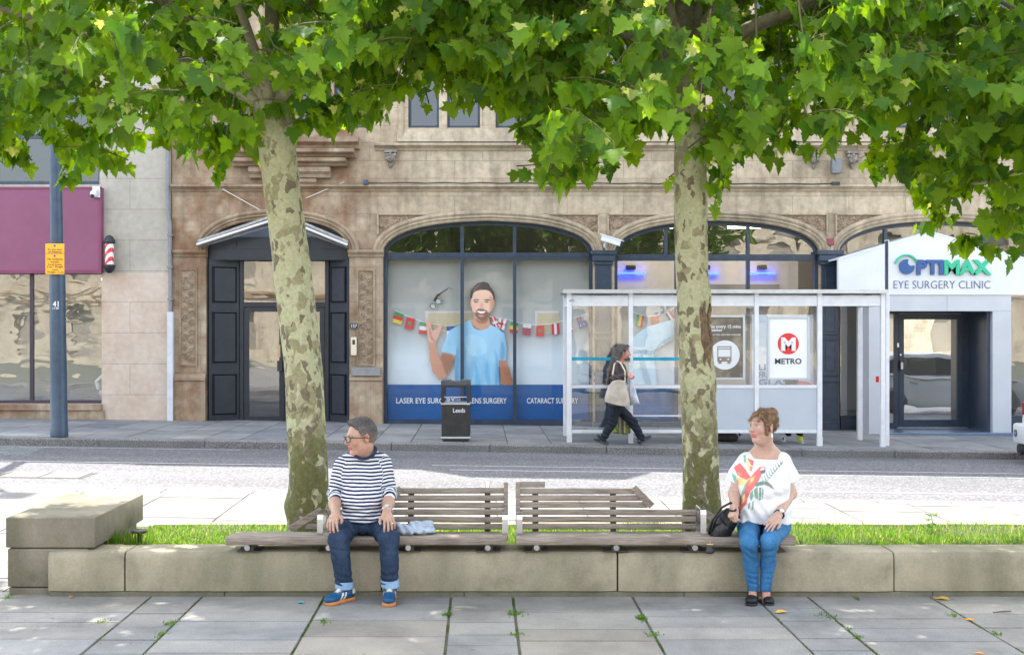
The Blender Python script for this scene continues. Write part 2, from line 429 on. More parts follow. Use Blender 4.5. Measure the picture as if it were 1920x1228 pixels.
def stone_mat(name, c1, c2, mortar, bw, bh, stain=(0.10, 0.065, 0.04), staink=0.55, brown=None, off=0.5):
    m, n, b = newmat(name); L = n.links.new
    tc = n.nodes.new('ShaderNodeTexCoord'); sp = n.nodes.new('ShaderNodeSeparateXYZ'); cb = n.nodes.new('ShaderNodeCombineXYZ')
    geo = n.nodes.new('ShaderNodeNewGeometry'); L(geo.outputs['Position'], sp.inputs[0])
    ad = N(n, 'ShaderNodeMath', operation='ADD'); L(sp.outputs[0], ad.inputs[0]); L(sp.outputs[1], ad.inputs[1])
    L(ad.outputs[0], cb.inputs[0]); L(sp.outputs[2], cb.inputs[1])
    br = n.nodes.new('ShaderNodeTexBrick'); L(cb.outputs[0], br.inputs['Vector'])
    br.offset = off
    for k, v in (('Scale', 1.0), ('Mortar Size', 0.005), ('Mortar Smooth', 0.2), ('Bias', 0.0), ('Brick Width', bw), ('Row Height', bh)): br.inputs[k].default_value = v
    br.inputs['Color1'].default_value = (*c1, 1); br.inputs['Color2'].default_value = (*c2, 1); br.inputs['Mortar'].default_value = (*mortar, 1)
    pos = geo.outputs['Position']
    t = N(n, 'ShaderNodeTexNoise', Scale=1.1, Detail=9.0, Roughness=.62); mp = N(n, 'ShaderNodeMapping'); mp.inputs['Scale'].default_value = (1.2, 1, .75)
    L(pos, mp.inputs[0]); L(mp.outputs[0], t.inputs['Vector'])
    r = ramp(n, t.outputs[0], [(.46, 0.0), (.72, staink)])
    col = mix(n, br.outputs['Color'], stain, r.outputs[0])
    if brown:                                   # the weathered, browner end of the front
        mr = n.nodes.new('ShaderNodeMapRange'); L(sp.outputs[0], mr.inputs[0])
        mr.inputs[1].default_value = brown[0]; mr.inputs[2].default_value = brown[1]; mr.inputs[3].default_value = 0.62; mr.inputs[4].default_value = 0.0
        t4 = N(n, 'ShaderNodeTexNoise', Scale=2.3, Detail=7.0); L(pos, t4.inputs['Vector'])
        r4 = ramp(n, t4.outputs[0], [(.34, .30), (.5, .85), (.66, 1.5)])
        mm = N(n, 'ShaderNodeMath', operation='MULTIPLY'); L(mr.outputs[0], mm.inputs[0]); L(r4.outputs[0], mm.inputs[1])
        col = mix(n, col, brown[2], mm.outputs[0])
    t2 = N(n, 'ShaderNodeTexNoise', Scale=7.0, Detail=8.0, Roughness=.7); L(pos, t2.inputs['Vector'])
    r2 = ramp(n, t2.outputs[0], [(.3, .74), (.7, 1.2)])
    dr = N(n, 'ShaderNodeTexNoise', Scale=3.0, Detail=6.0); mpd = N(n, 'ShaderNodeMapping'); mpd.inputs['Scale'].default_value = (2.5, 1, .22); L(pos, mpd.inputs[0]); L(mpd.outputs[0], dr.inputs['Vector']); rd = ramp(n, dr.outputs[0], [(.36, .70), (.52, 1.0), (.7, 1.08)]); col = mix(n, col, rd.outputs[0], .5, 'MULTIPLY')     # rain streaks
    L(mix(n, col, r2.outputs[0], 1, 'MULTIPLY'), b.inputs['Base Color']); b.inputs['Roughness'].default_value = .88; b.inputs['Specular IOR Level'].default_value = .25
    bp1 = bump(n, b, br.outputs['Fac'], -.5, .01); bump(n, b, t2.outputs[0], .3, .015, bp1)
    return m
BR = (fx(640), fx(790), (0.23, 0.13, 0.072))
M_STONE = stone_mat('sandstone_blocks', (.54, .445, .32), (.45, .365, .26), (.28, .225, .16), 1.15, .36, brown=BR)
M_TRIM = stone_mat('sandstone_trim', (.51, .42, .30), (.45, .365, .26), (.34, .27, .19), 1.7, 30.0, stain=(.13, .10, .08), staink=.7, brown=BR)
M_BLUE = pm('slate_blue_paint', s2l(52, 66, 84), s2l(40, 52, 68), scale=7, rough=.38, bmp=.05)
M_DARKDOOR = pm('door_paint', s2l(30, 37, 48), s2l(20, 26, 36), scale=6, rough=.42, bmp=.06)
M_GLASSP = glass('poster_window_glass', .03, (.97, .98, .98), wave=.001)
M_GLASSR = glass('shop_window_glass', .21, wave=.0012, wscale=1.3)
M_GLASSU = glass('upper_window_glass', .07, (.10, .15, .16), wave=.002)
M_DIM = flat('dim_interior_wall', (.35, .33, .30), rough=.9)
M_DIMF = flat('interior_floor', (.12, .11, .10), rough=.6)
M_WHITE = pm('white_panel', (.74, .76, .78), (.66, .68, .71), scale=1.5, rough=.35)
M_GREYP = pm('pale_grey_cladding', (.56, .58, .60), (.50, .52, .55), scale=1.2, rough=.35)
M_STEEL = pm('brushed_steel', (.62, .62, .62), (.5, .5, .5), scale=30, rough=.28, metal=1.0, stretch=(1, 1, 20))
M_BLACK = flat('black_plastic', (.02, .021, .023), rough=.4)
M_LTR = flat('white_lettering', (.82, .83, .85), rough=.5)

BASE = (fx(1000), D, -0.15)
bld = empty('stone_building', BASE, 'Victorian sandstone building with wide arched shop windows and a panelled double doorway', 'building')

def arch(x0, x1, zs, za, n=28, e=0.0):
    """four-centred arch from left springing to right; e widens it"""
    c = (x0 + x1) / 2; w = (x1 - x0) / 2 + e; h = za - zs + e; o = []
    for i in range(n + 1):
        th = math.pi * (1 - i / n); u = math.copysign(abs(math.cos(th)) ** .75, math.cos(th))
        z = h * (0.88 * math.sqrt(max(0, 1 - abs(u) ** 3.0)) + .12 * (1 - abs(u)))
        o.append((c + w * u, zs + z))
    return o
ARCH = [dict(x0=fx(386), x1=fx(655), zs=fz(472), za=fz(411), zb=-.4),
        dict(x0=fx(718), x1=fx(1112), zs=fz(474), za=fz(414), zb=-.4),
        dict(x0=fx(1152), x1=fx(1537), zs=fz(474), za=fz(414), zb=-.4),
        dict(x0=fx(1572), x1=fx(1958), zs=fz(474), za=fz(414), zb=-.4),
        dict(x0=fx(2000), x1=fx(2380), zs=fz(474), za=fz(414), zb=-.4)]
holes = []
for a in ARCH: holes.append([(a['x0'], a['zb'])] + arch(a['x0'], a['x1'], a['zs'], a['za']) + [(a['x1'], a['zb'])])
LIGHTS = []
for (a, b) in ((345, 398), (412, 466), (560, 612), (626, 680), (765, 823), (838, 900), (929, 988), (1003, 1062), (1140, 1198), (1213, 1272), (1345, 1403), (1418, 1476), (1660, 1718), (1733, 1791), (1822, 1850), (1865, 1922), (2000, 2060), (2075, 2135)):
    for (yt, yb) in ((70, 240), (-105, 55)):
        LIGHTS.append((fx(a), fx(b), fz(yb), fz(yt)))
for (a, b, c, d) in LIGHTS: holes.append([(a, c), (a, d), (b, d), (b, c)])
W0, W1 = fx(322), fx(2420)
top = 12.35
outer = [(W0, -.6), (W0, top), (fx(700), top), (fx(760), top + 1.3), (fx(955), top + 1.3), (fx(1015), top - .15), (W1, top - .15), (W1, -.6)]
MB().holed(outer, holes, D, D + .30).build('wall', M_STONE, bld)
mb = MB(); mb.box(W0, W1, D + 5.5, D + 5.8, -.6, top - .5); mb.box(W0, W0 + .3, D + .31, D + 5.49, -.6, top - .2); mb.box(W1 - .3, W1, D + .31, D + 5.49, -.6, top - .2)
mb.box(W0 + .31, W1 - .31, D + .31, D + 5.49, fz(330), fz(330) + .25); mb.box(W0 + .31, W1 - .31, D + .31, D + 5.49, -.5, -.03)
mb.build('interior_walls', M_DIM, bld)
MB().box(W0, W1, D + .31, D + 5.8, top - .19, top - .1).build('roof', flat('roof_lead', (.15, .15, .16)), bld)

# string courses and window sill courses: moulded profiles running along the front
def course(name, x0, x1, z0, z1, proj, steps, parent, mat=None):
    prof = [(D + .05, z0)] + [(D - p * proj, z0 + (z1 - z0) * t) for p, t in steps] + [(D + .05, z1)]
    n = len(prof); vs = [(x0, y, z) for y, z in prof] + [(x1, y, z) for y, z in prof]
    fs = [(i, i + 1, n + i + 1, n + i) for i in range(n - 1)] + [tuple(range(n)), tuple(range(2 * n - 1, n - 1, -1))]
    return MB().add(vs, fs).build(name, mat or M_TRIM, parent)
ST1 = [(.2, 0), (.35, .25), (.7, .45), (1, .6), (1, .85), (.5, 1)]
course('string_course', fx(322), W1, fz(359), fz(346), .14, ST1, bld)
course('sill_course', fx(703), W1, fz(283), fz(269), .17, ST1, bld)
course('sloping_sill', fx(745), W1, fz(267), fz(243), .10, [(1, 0), (.9, .1), (0.05, 1)], bld)
# stepped stone corbel that carries the oriel over the doorway
for (a, b, y0, y1, pr) in ((500, 595, 350, 337, .16), (470, 622, 335, 316, .26), (440, 652, 314, 300, .36), (425, 668, 298, 284, .44), (415, 676, 282, 262, .40)):
    course('oriel_corbel', fx(a), fx(b), fz(y0), fz(y1), pr, [(.6, 0), (.7, .3), (1, .55), (1, 1)], bld)
# piers, caps and bases beside the door
for (a, b) in ((328, 386), (656, 717)):
    course('pier_capital', fx(a) - .03, fx(b) + .03, fz(482), fz(469), .12, [(.3, 0), (.5, .35), (.8, .5), (1, .7), (1, 1)], bld)
    course('pier_base_moulding', fx(a), fx(b), fz(713), fz(701), .10, [(1, 0), (1, .4), (.6, .6), (.3, 1)], bld)
    course('pier_plinth', fx(a), fx(b), -.5, fz(714), .075, [(1, 0), (1, 1)], bld)
# carved foliage panels with real relief
def carved(name, x0, x1, z0, z1, nx, nz, seed, mat):
    rg = random.Random(seed); vs = []; fs = []
    bosses = []; w = x1 - x0
    k = 0; z = z0 + w * .3
    while z < z1 - w * .2:
        bosses.append((x0 + w * (.3 if k % 2 else .7), z, w * .24)); z += w * .33; k += 1
    for j in range(nz + 1):
        for i in range(nx + 1):
            x = x0 + w * i / nx; zz = z0 + (z1 - z0) * j / nz; h = 0
            for bx, bz, br_ in bosses:
                r = math.hypot(x - bx, zz - bz) / br_
                if r < 1.25:
                    an = math.atan2(zz - bz, x - bx)
                    h = max(h, (.035 * math.cos(min(r, 1.2) * 1.3) * (.75 + .25 * math.cos(5 * an + bz * 9))) - (.02 if .35 < r < .5 else 0))
            h += .012 * mnoise.noise((x * 40, zz * 40, seed))
            edge = min(i, nx - i, j, nz - j)
            if edge == 0: h = 0.03
            vs.append((x, D - .004 - max(h, 0) if edge else D - .035, zz))
    for j in range(nz):
        for i in range(nx):
            a = j * (nx + 1) + i; fs.append((a, a + 1, a + nx + 2, a + nx + 1))
    o = MB().add(vs, fs).build(name, mat, bld, smooth=True)
    fr = MB()
    t = .035
    fr.box(x0 - t, x0, D - .03, D - .001, z0 - t, z1 + t); fr.box(x1, x1 + t, D - .03, D - .001, z0 - t, z1 + t)
    fr.box(x0, x1, D - .03, D - .001, z0 - t, z0); fr.box(x0, x1, D - .03, D - .001, z1, z1 + t)
    fr.build('panel_border', M_TRIM, o); return o
M_CARVE = pm('carved_sandstone', (.36, .27, .18), (.22, .16, .105), scale=12, rough=.9, bmp=.3)
carved('carved_panel', fx(340), fx(367), fz(683), fz(507), 20, 130, 1, M_CARVE)
carved('carved_panel', fx(672), fx(700), fz(683), fz(508), 20, 130, 2, M_CARVE)
# arch mouldings
AP = [(0, D + .01), (0, D - .05), (.03, D - .07), (.05, D - .045), (.08, D - .085), (.11, D - .06), (.15, D - .10), (.19, D - .10), (.21, D - .06), (.21, D + .01)]
for a in ARCH:
    pth = arch(a['x0'], a['x1'], a['zs'], a['za'], 40)
    MB().sweep_xz([(p[0], p[1]) for p in pth], [(o, y) for o, y in AP]).build('arch_moulding', M_TRIM, bld)
# spandrel carvings between the arches
def spandrel(pxc, sgn, seed):
    x0 = fx(pxc); rg = random.Random(seed); mb = MB(); n = 14
    zt = fz(404)
    tri = [(x0, fz(436)), (x0, zt), (x0 + sgn * fx(960 + 92), zt)]
    if sgn < 0: tri = tri[::-1]
    mb.prism(tri, D - .012, D + .02)
    for i in range(46):
        u = rg.random() ** 1.3; v = rg.random()
        x = x0 + sgn * (.03 + u * .85); hmax = (zt - fz(436)) * (1 - u * .98)
        z = zt - .03 - v * max(hmax - .06, .01); r = rg.uniform(.018, .04) * (1 - .4 * u)
        mb.ball((x, D - .012, z), (r, r * .9, r), 7, 5)
    o = mb.build('spandrel_carving', M_CARVE, bld, smooth=True)
    m2 = MB(); m2.bar((x0, D - .03, zt + .02), (x0 + sgn * 1.05, D - .03, zt + .02), .06, .03); m2.bar((x0, D - .03, fz(440)), (x0, D - .03, zt + .035), .06, .03, up=(1, 0, 0))
    m2.build('spandrel_border', M_TRIM, bld)
for k, (pc, sg) in enumerate(((709, 1), (1122, -1), (1140, 1), (1550, -1), (1567, 1))): spandrel(pc, sg, k)
# carved heads below the sill course
def corbel_head(pxc, py0, py1):
    x = fx(pxc); z1 = fz(py0); z0 = fz(py1); h = z1 - z0; mb = MB()
    mb.box(x - .13, x + .13, D - .16, D, z1 - .05, z1); rg = random.Random(pxc)
    for i in range(5): mb.ball((x - .09 + .045 * i, D - .12 - .03 * math.sin(i * .8), z1 - .10 - .02 * (i % 2)), (.035, .045, .05), 8, 6)
    mb.ball((x, D - .1, z1 - .17), (.1, .1, .08), 12, 8)
    for i in range(7): mb.ball((x - .08 + .027 * i, D - .14, z1 - .19 - .03 * math.sin(i * 1.1)), (.022, .05, .035), 7, 5)
    mb.lathe([(.065, z1 - .20), (.05, z1 - .25), (.06, z1 - .27), (.03, z0 + .02), (.012, z0)], (x, D - .04, 0), 12)
    mb.build('carved_corbel', pm('weathered_stone', (.33, .29, .24), (.16, .14, .12), scale=15, rough=.95, bmp=.4), bld, smooth=True)
corbel_head(733, 283, 316); corbel_head(1525, 285, 318); corbel_head(1597, 285, 318)
# wall shafts on the pier at the right
for p in (1518, 1606, 752, 1070): MB().tube([(fx(p), D - .02, fz(268)), (fx(p), D - .02, fz(-105))], .06, 10).build('wall_shaft', M_TRIM, bld)

# upper windows: dark frame with pane
def window(x0, x1, z0, z1, y, mat_f, mat_g, t=.045, parent=bld, name='window', dep=.05):
    f = MB()
    f.box(x0, x0 + t, y, y + dep, z0, z1); f.box(x1 - t, x1, y, y + dep, z0, z1)
    f.box(x0 + t, x1 - t, y, y + dep, z0, z0 + t * 1.3); f.box(x0 + t, x1 - t, y, y + dep, z1 - t, z1)
    w = f.build(name, mat_f, parent)
    MB().quad((x0 + t, y + dep * .5, z0 + t), (x1 - t, y + dep * .5, z0 + t), (x1 - t, y + dep * .5, z1 - t), (x0 + t, y + dep * .5, z1 - t)).build('pane', mat_g, w)
    return w
for (a, b, c, d) in LIGHTS: window(a + .002, b - .002, c + .002, d - .002, D + .16, M_BLUE, M_GLASSU, .05)

# ---- arched shop windows
def arch_band(a, t, y0, y1, mat, name, parent):
    """slate frame following the arch head"""
    pth = arch(a['x0'] + .003, a['x1'] - .003, a['zs'], a['za'] - .003, 40)
    return MB().sweep_xz(pth, [(0, y0), (0, y1), (-t, y1), (-t, y0)]).build(name, mat, parent)
def shopfront(k, mull, lower, ztr, g_up, g_low, zsill, skip=None):
    a = ARCH[k]; y = D + .13
    t = .075
    f = MB()
    pth = arch(a['x0'] + .003, a['x1'] - .003, a['zs'], a['za'] - .003, 40)
    f.sweep_xz(pth, [(0, y), (0, y + .1), (-t, y + .1), (-t, y)])
    f.box(a['x0'] + .003, a['x0'] + t, y, y + .1, -.3, a['zs']); f.box(a['x1'] - t, a['x1'] - .003, y, y + .1, -.3, a['zs'])
    f.box(a['x0'] + t, a['x1'] - t, y - .03, y + .1, ztr - .07, ztr + .06); f.box(a['x0'] + t, a['x1'] - t, y - .045, y + .1, ztr - .02, ztr + .015)
    zb = zsill
    if skip is None: f.box(a['x0'] + t, a['x1'] - t, y - .04, y + .1, -.3, zb)
    else: f.box(a['x0'] + t, fx(lower[0]), y - .04, y + .1, -.3, zb); f.box(fx(lower[1]), a['x1'] - t, y - .04, y + .1, -.3, zb)
    for m in mull: f.box(fx(m) - .035, fx(m) + .035, y - .01, y + .1, ztr + .06, a['za'] - .1)
    for m in lower: f.box(fx(m) - .035, fx(m) + .035, y - .012, y + .1, zb, ztr - .07)
    w = f.build('shop_window', M_BLUE, bld)
    gy = y + .05
    pts = [(p[0], p[1]) for p in arch(a['x0'] + .03, a['x1'] - .03, a['zs'], a['za'] - .03, 30)]
    pane = [(pts[0][0], ztr)] + pts + [(pts[-1][0], ztr)]
    tr = tessellate_polygon([[Vector((p[0], p[1], 0)) for p in pane]])
    MB().add([(p[0], gy, p[1]) for p in pane], [tuple(q) for q in tr]).build('fanlight_pane', g_up, w)
    ms = [a['x0'] + t] + [fx(m) for m in lower] + [a['x1'] - t]
    for i in range(len(ms) - 1):
        if i == skip: continue
        MB().quad((ms[i], gy, zb), (ms[i + 1], gy, zb), (ms[i + 1], gy, ztr), (ms[i], gy, ztr)).build('pane', g_low, w)
    return w
SILL = fz(788)
shopfront(1, (866, 965), (866, 965), fz(479), M_GLASSR, M_GLASSP, SILL)
shopfront(2, (1250, 1405), (1270, 1405), fz(482), glass('fanlight_glass', .22, (.6, .65, .66), wave=.006), M_GLASSP, SILL)
shopfront(3, (1664, 1850), (1634, 1896), fz(482), M_GLASSR, M_GLASSR, fz(780), 1)
shopfront(4, (2100, 2240), (2100, 2240), fz(482), M_GLASSR, M_GLASSR, SILL)
# cast-iron pilasters between the windows
for p in (1131, 1555):
    x = fx(p); m = MB()
    m.box(x - .17, x + .17, D - .05, D + .12, -.4, fz(478), .012)
    for (z0, z1, e) in ((fz(497), fz(491), .03), (fz(490), fz(478), .06), (fz(478), fz(470), .09), (fz(705), fz(699), .025), (fz(716), fz(710), .03), (fz(628), fz(624), .02), (fz(638), fz(634), .02), (-.3, fz(790), .03)):
        m.box(x - .17 - e, x + .17 + e, D - .05 - e, D + .11, z0, z1, .008)
    m.box(x - .1, x + .1, D - .062, D - .03, fz(622), fz(505), .01); m.box(x - .1, x + .1, D - .062, D - .03, fz(695), fz(642), .01)
    m.build('iron_pilaster', M_BLUE, bld)
MB().box(fx(1548), fx(1562), D - .13, D - .02, fz(461), fz(448), .02).build('painted_boss', flat('red_boss', (.25, .06, .07)), bld)

# ---- doorway
a = ARCH[0]; y = D + .14
f = MB(); t = .09
f.sweep_xz(arch(a['x0'] + .003, a['x1'] - .003, a['zs'], a['za'] - .003, 36), [(0, y), (0, y + .1), (-t, y + .1), (-t, y)])
f.box(a['x0'] + .003, a['x0'] + .06, y - .02, y + .1, -.3, a['zs']); f.box(a['x1'] - .06, a['x1'] - .003, y - .02, y + .1, -.3, a['zs'])
f.box(a['x0'] + .06, a['x1'] - .06, y - .03, y + .12, fz(487), fz(470)); f.box(a['x0'] + .06, a['x1'] - .06, y - .02, y + .1, fz(470), fz(444))
for (p, q) in ((404, 441), (455, 530), (540, 580), (598, 636)): 
    f.box(fx(p), fx(q), y - .035, y - .02, fz(466), fz(449))
f.build('door_surround', M_DARKDOOR, bld)
# fan panel behind the awning
pts = arch(a['x0'] + .05, a['x1'] - .05, a['zs'], a['za'] - .05, 30); poly = [(pts[0][0], fz(470))] + pts + [(pts[-1][0], fz(470))]
MB().prism(poly, y + .04, y + .07).build('fan_panel', pm('grey_blue_panel', s2l(92, 108, 126), s2l(80, 96, 114), scale=3, rough=.4), bld)
# folded-back shutters, each with three raised panels, angled into the reveal
for (xa, xb, ya, yb) in ((fx(390), fx(442), D + .08, D + .42), (fx(653), fx(611), D + .08, D + .42)):
    m = MB(); A = Vector((xa, ya, 0)); B = Vector((xb, yb, 0)); dd = B - A; L_ = dd.length; dd.normalize()
    nn = Vector((dd.y, -dd.x, 0)); nn = nn if nn.y < 0 else -nn
    def sp(u, z, o): p = A + dd * u + nn * o; return (p.x, p.y, z)
    def slab(u0, u1, z0, z1, o0, o1, m=None, e=.0):
        vs = [sp(u0, z0, o0), sp(u1, z0, o0), sp(u1, z1, o0), sp(u0, z1, o0), sp(u0 + e, z0 + e, o1), sp(u1 - e, z0 + e, o1), sp(u1 - e, z1 - e, o1), sp(u0 + e, z1 - e, o1)]
        m.add(vs, [(0, 3, 2, 1), (4, 5, 6, 7), (0, 1, 5, 4), (1, 2, 6, 5), (2, 3, 7, 6), (3, 0, 4, 7)])
    zb, zt_ = -.02, fz(487)
    slab(0, L_, zb, zt_, -.04, 0, m)
    zz = [(fz(778), fz(703)), (fz(680), fz(586)), (fz(566), fz(500))]
    for (z0, z1) in zz:
        slab(.09, L_ - .09, z0, z1, .0005, .028, m, .02)
        for (u0, u1, q0, q1) in ((.075, .09, z0 - .015, z1 + .015), (L_ - .09, L_ - .075, z0 - .015, z1 + .015)): slab(u0, u1, q0, q1, .0005, .036, m, .004)
        slab(.09, L_ - .09, z0 - .015, z0, .0005, .036, m, .004); slab(.09, L_ - .09, z1, z1 + .015, .0005, .036, m, .004)
    m.build('door_shutter', M_DARKDOOR, bld)
yd = D + .42
tf = MB(); tf.box(fx(442), fx(449), yd - .03, yd + .05, -.02, fz(487)); tf.box(fx(604), fx(611), yd - .03, yd + .05, -.02, fz(487)); tf.box(fx(449), fx(604), yd - .04, yd + .05, fz(575), fz(566)); 
frm = tf.build('door_frame', M_DARKDOOR, bld)
MB().quad((fx(449), yd, fz(566)), (fx(604), yd, fz(566)), (fx(604), yd, fz(487)), (fx(449), yd, fz(487))).build('transom_pane', M_GLASSR, frm)
for (p, q) in ((450, 526), (527, 603)):
    dm = MB(); x0, x1 = fx(p), fx(q); z0, z1 = .0, fz(576); w_ = .1
    dm.box(x0, x0 + w_, yd - .02, yd + .03, z0, z1); dm.box(x1 - w_, x1, yd - .02, yd + .03, z0, z1); dm.box(x0 + w_, x1 - w_, yd - .02, yd + .03, z0, z0 + .16); dm.box(x0 + w_, x1 - w_, yd - .02, yd + .03, z1 - .09, z1)
    dr = dm.build('glazed_door', M_DARKDOOR, bld)
    MB().quad((x0 + w_, yd, z0 + .16), (x1 - w_, yd, z0 + .16), (x1 - w_, yd, z1 - .09), (x0 + w_, yd, z1 - .09)).build('pane', M_GLASSR, dr)
    if p == 450:
        MB().box(fx(514), fx(524), yd - .1, yd - .021, fz(697), fz(677), .01).build('handle', M_BLACK, dr)
        MB().box(fx(514), fx(519), yd - .026, yd - .021, fz(671), fz(647)).build('push_plate', flat('wood_plate', (.5, .33, .17)), dr)
MB().box(fx(386), fx(655), D - .02, D + .6, -.3, .015, .01).build('door_step', M_TRIM, bld)
ip = MB(); ip.box(fx(659), fx(670), D - .11, D - .078, fz(666), fz(632), .006)
pn = ip.build('door_entry_panel', M_STEEL, bld)
MB().box(fx(662), fx(667), D - .114, D - .11, fz(646), fz(637)).build('speaker_grille', M_BLACK, pn)
MB().box(fx(657), fx(671), D - .085, D - .03, fz(616), fz(606)).build('number_plate', flat('slate_plate', (.05, .055, .06)), bld)
text_w('157', 'lettering', M_LTR, bld, 659, 669, 614, D - .087, 6)
MB().box(fx(660), fx(714), D - .11, D - .06, fz(704), fz(688), .004).build('patch_board', pm('grey_board', (.30, .29, .29), (.24, .23, .23), scale=9, rough=.8), bld)

# ---- things fixed to the stone front
aw = empty('awning_frame', (fx(520), D - .3, fz(440)), 'folded metal awning rails in a shallow gable over the panelled doorway', 'awning')
for (xa, za, xb, zb) in ((376, 461, 512, 417), (655, 462, 540, 415)):
    m = MB(); m.tube([(fx(xa), D - .28, fz(za)), (fx(xb), D - .28, fz(zb))], .045, 12); m.build('front_rail', M_STEEL, aw, smooth=True)
    m = MB(); m.bar((fx(xa) , D - .2, fz(za - 7)), (fx(xb), D - .2, fz(zb - 9)), .06, .05); m.build('cassette', pm('grimy_white_metal', (.45, .44, .42), (.28, .27, .25), scale=9, rough=.5), aw)
    m = MB(); m.bar((fx(xa), D - .24, fz(za + 4)), (fx(xb), D - .24, fz(zb + 9)), .05, .04); m.build('folded_canvas', pm('grey_canvas', (.20, .19, .18), (.12, .115, .11), scale=12, rough=.9), aw)
    for u in (.1, .45, .8):
        m = MB(); px_ = xa + (xb - xa) * u; pz = za + (zb - za) * u; m.bar((fx(px_), D - .28, fz(pz)), (fx(px_), D - .02, fz(pz - 10)), .03, .03); m.build('bracket', M_STEEL, aw)
m = MB(); m.tube([(fx(575), D - .05, fz(372)), (fx(646), D - .06, fz(342))], .010, 6); m.build('stay_wire', M_STEEL, aw)
m = MB(); m.tube([(fx(400), D - .05, fz(345)), (fx(495), D - .06, fz(398))], .010, 6); m.build('stay_wire', M_STEEL, aw)

def cctv(px, py, label):
    x, z = fx(px), fz(py); e = empty('cctv_camera', (x, D - .02, z), label, 'camera')
    m = MB(); m.tube([(x - .02, D, z - .12), (x - .02, D - .12, z - .10), (x, D - .22, z)], .03, 8); m.ball((x - .02, D - .05, z - .1), .06); m.build('bracket', M_WHITE, e, smooth=True)
    m = MB(); m.bar((x - .1, D - .2, z + .06), (x + .27, D - .34, z - .07), .11, .12); m.build('housing', M_WHITE, e)
    m = MB(); m.bar((x - .12, D - .2, z + .125), (x + .31, D - .36, z - .02), .14, .02); m.build('sun_shield', M_WHITE, e)
    m = MB(); m.tube([(x + .27, D - .34, z - .07), (x + .3, D - .35, z - .08)], .045, 10); m.build('lens', M_BLACK, e)
cctv(1137, 452, 'white bullet security camera on a bracket between the first two shop window arches')
e = empty('floodlight', (fx(1564), D - .02, fz(352)), 'grey box floodlight on the wall between two carved corbels', 'light')
MB().box(fx(1555), fx(1573), D - .24, D - .08, fz(328), fz(299), .015).build('housing', pm('grey_alloy', (.20, .21, .22), (.15, .16, .17), scale=9, rough=.5), e)
MB().box(fx(1560), fx(1568), D - .1, D - .001, fz(322), fz(306)).build('bracket', M_BLACK, e)
MB().box(fx(1556), fx(1571), D - .18, D - .12, fz(349), fz(343)).build('junction_box', M_BLACK, e)
e = MB().box(fx(683), fx(692), D - .2, D - .1, fz(348), fz(339), .01).build('cable_box', pm('blue_box', (.05, .09, .14), rough=.5), None, loc=(fx(688), D - .1, fz(348))); tag(e, 'small dark blue junction box at the left end of the cable along the stone ledge', 'junction box')
m = MB(); m.tube([(fx(690), D - .15, fz(345))] + [(fx(690 + i * 36), D - .148, fz(344 + 1.2 * (i % 2) + i * .09)) for i in range(1, 25)] + [(fx(1564), D - .148, fz(347))], .012, 6)
e = m.build('wall_cable', M_BLACK, None, loc=(fx(1120), D - .148, fz(345))); tag(e, 'thin black cable running along the top of the stone ledge', 'cable')

# ================================================================== shop window display (behind the glass)
def rib(mb, pts, w):                          # a flat ribbon
    pass
YB, YF, YM = D + .34, D + .29, D + .25        # backdrop, bunting, printed figure
def grad_mat(name, z0, z1, stops):
    m, n, b = newmat(name); geo = n.nodes.new('ShaderNodeNewGeometry'); sp = n.nodes.new('ShaderNodeSeparateXYZ'); n.links.new(geo.outputs['Position'], sp.inputs[0])
    mr = n.nodes.new('ShaderNodeMapRange'); n.links.new(sp.outputs[2], mr.inputs[0]); mr.inputs[1].default_value = z0; mr.inputs[2].default_value = z1
    r = ramp(n, mr.outputs[0], stops); n.links.new(r.outputs[0], b.inputs['Base Color']); b.inputs['Roughness'].default_value = .5; return m
M_FILM = grad_mat('printed_film', fz(722), fz(485), [(0, (.72, .80, .86)), (.22, (.64, .73, .79)), (.42, (.43, .465, .47)), (.7, (.33, .335, .305)), (1, (.31, .30, .265))])
M_BAND = pm('blue_print', s2l(0, 86, 152), s2l(0, 78, 144), scale=2, rough=.4)
def wp(px, py, y): return (WX(px, y), y, WZ(py, y))
def polyface(mb, pts, y):
    tr = tessellate_polygon([[Vector((p[0], -p[1], 0)) for p in pts]])
    mb.add([wp(p[0], p[1], y) for p in pts], [tuple(t) for t in tr])
def ell_pts(cx, cy, rx, ry, n=14, rot=0):
    return [(cx + rx * math.cos(t) * math.cos(rot) - ry * math.sin(t) * math.sin(rot), cy + rx * math.cos(t) * math.sin(rot) + ry * math.sin(t) * math.cos(rot)) for t in [2 * math.pi * i / n for i in range(n)]]
po = empty('window_poster', (fx(915), YB, SILL), 'large window poster of a smiling man in a pale blue T-shirt above a blue band', 'poster')
m = MB(); polyface(m, [(712, 480), (1120, 480), (1120, 722), (712, 722)], YB); m.build('backdrop', M_FILM, po)
m = MB(); polyface(m, [(712, 721), (1120, 721), (1120, 800), (712, 800)], YM + .012); m.build('blue_band', M_BAND, po)
text_w('LASER EYE SURGERY', 'lettering', M_LTR, po, 743, 853, 756, YM, 10, bold=.012)
text_w('LENS SURGERY', 'lettering', M_LTR, po, 880, 950, 756, YM, 10, bold=.012)
text_w('CATARACT SURGERY', 'lettering', M_LTR, po, 988, 1084, 756, YM, 10, bold=.012)
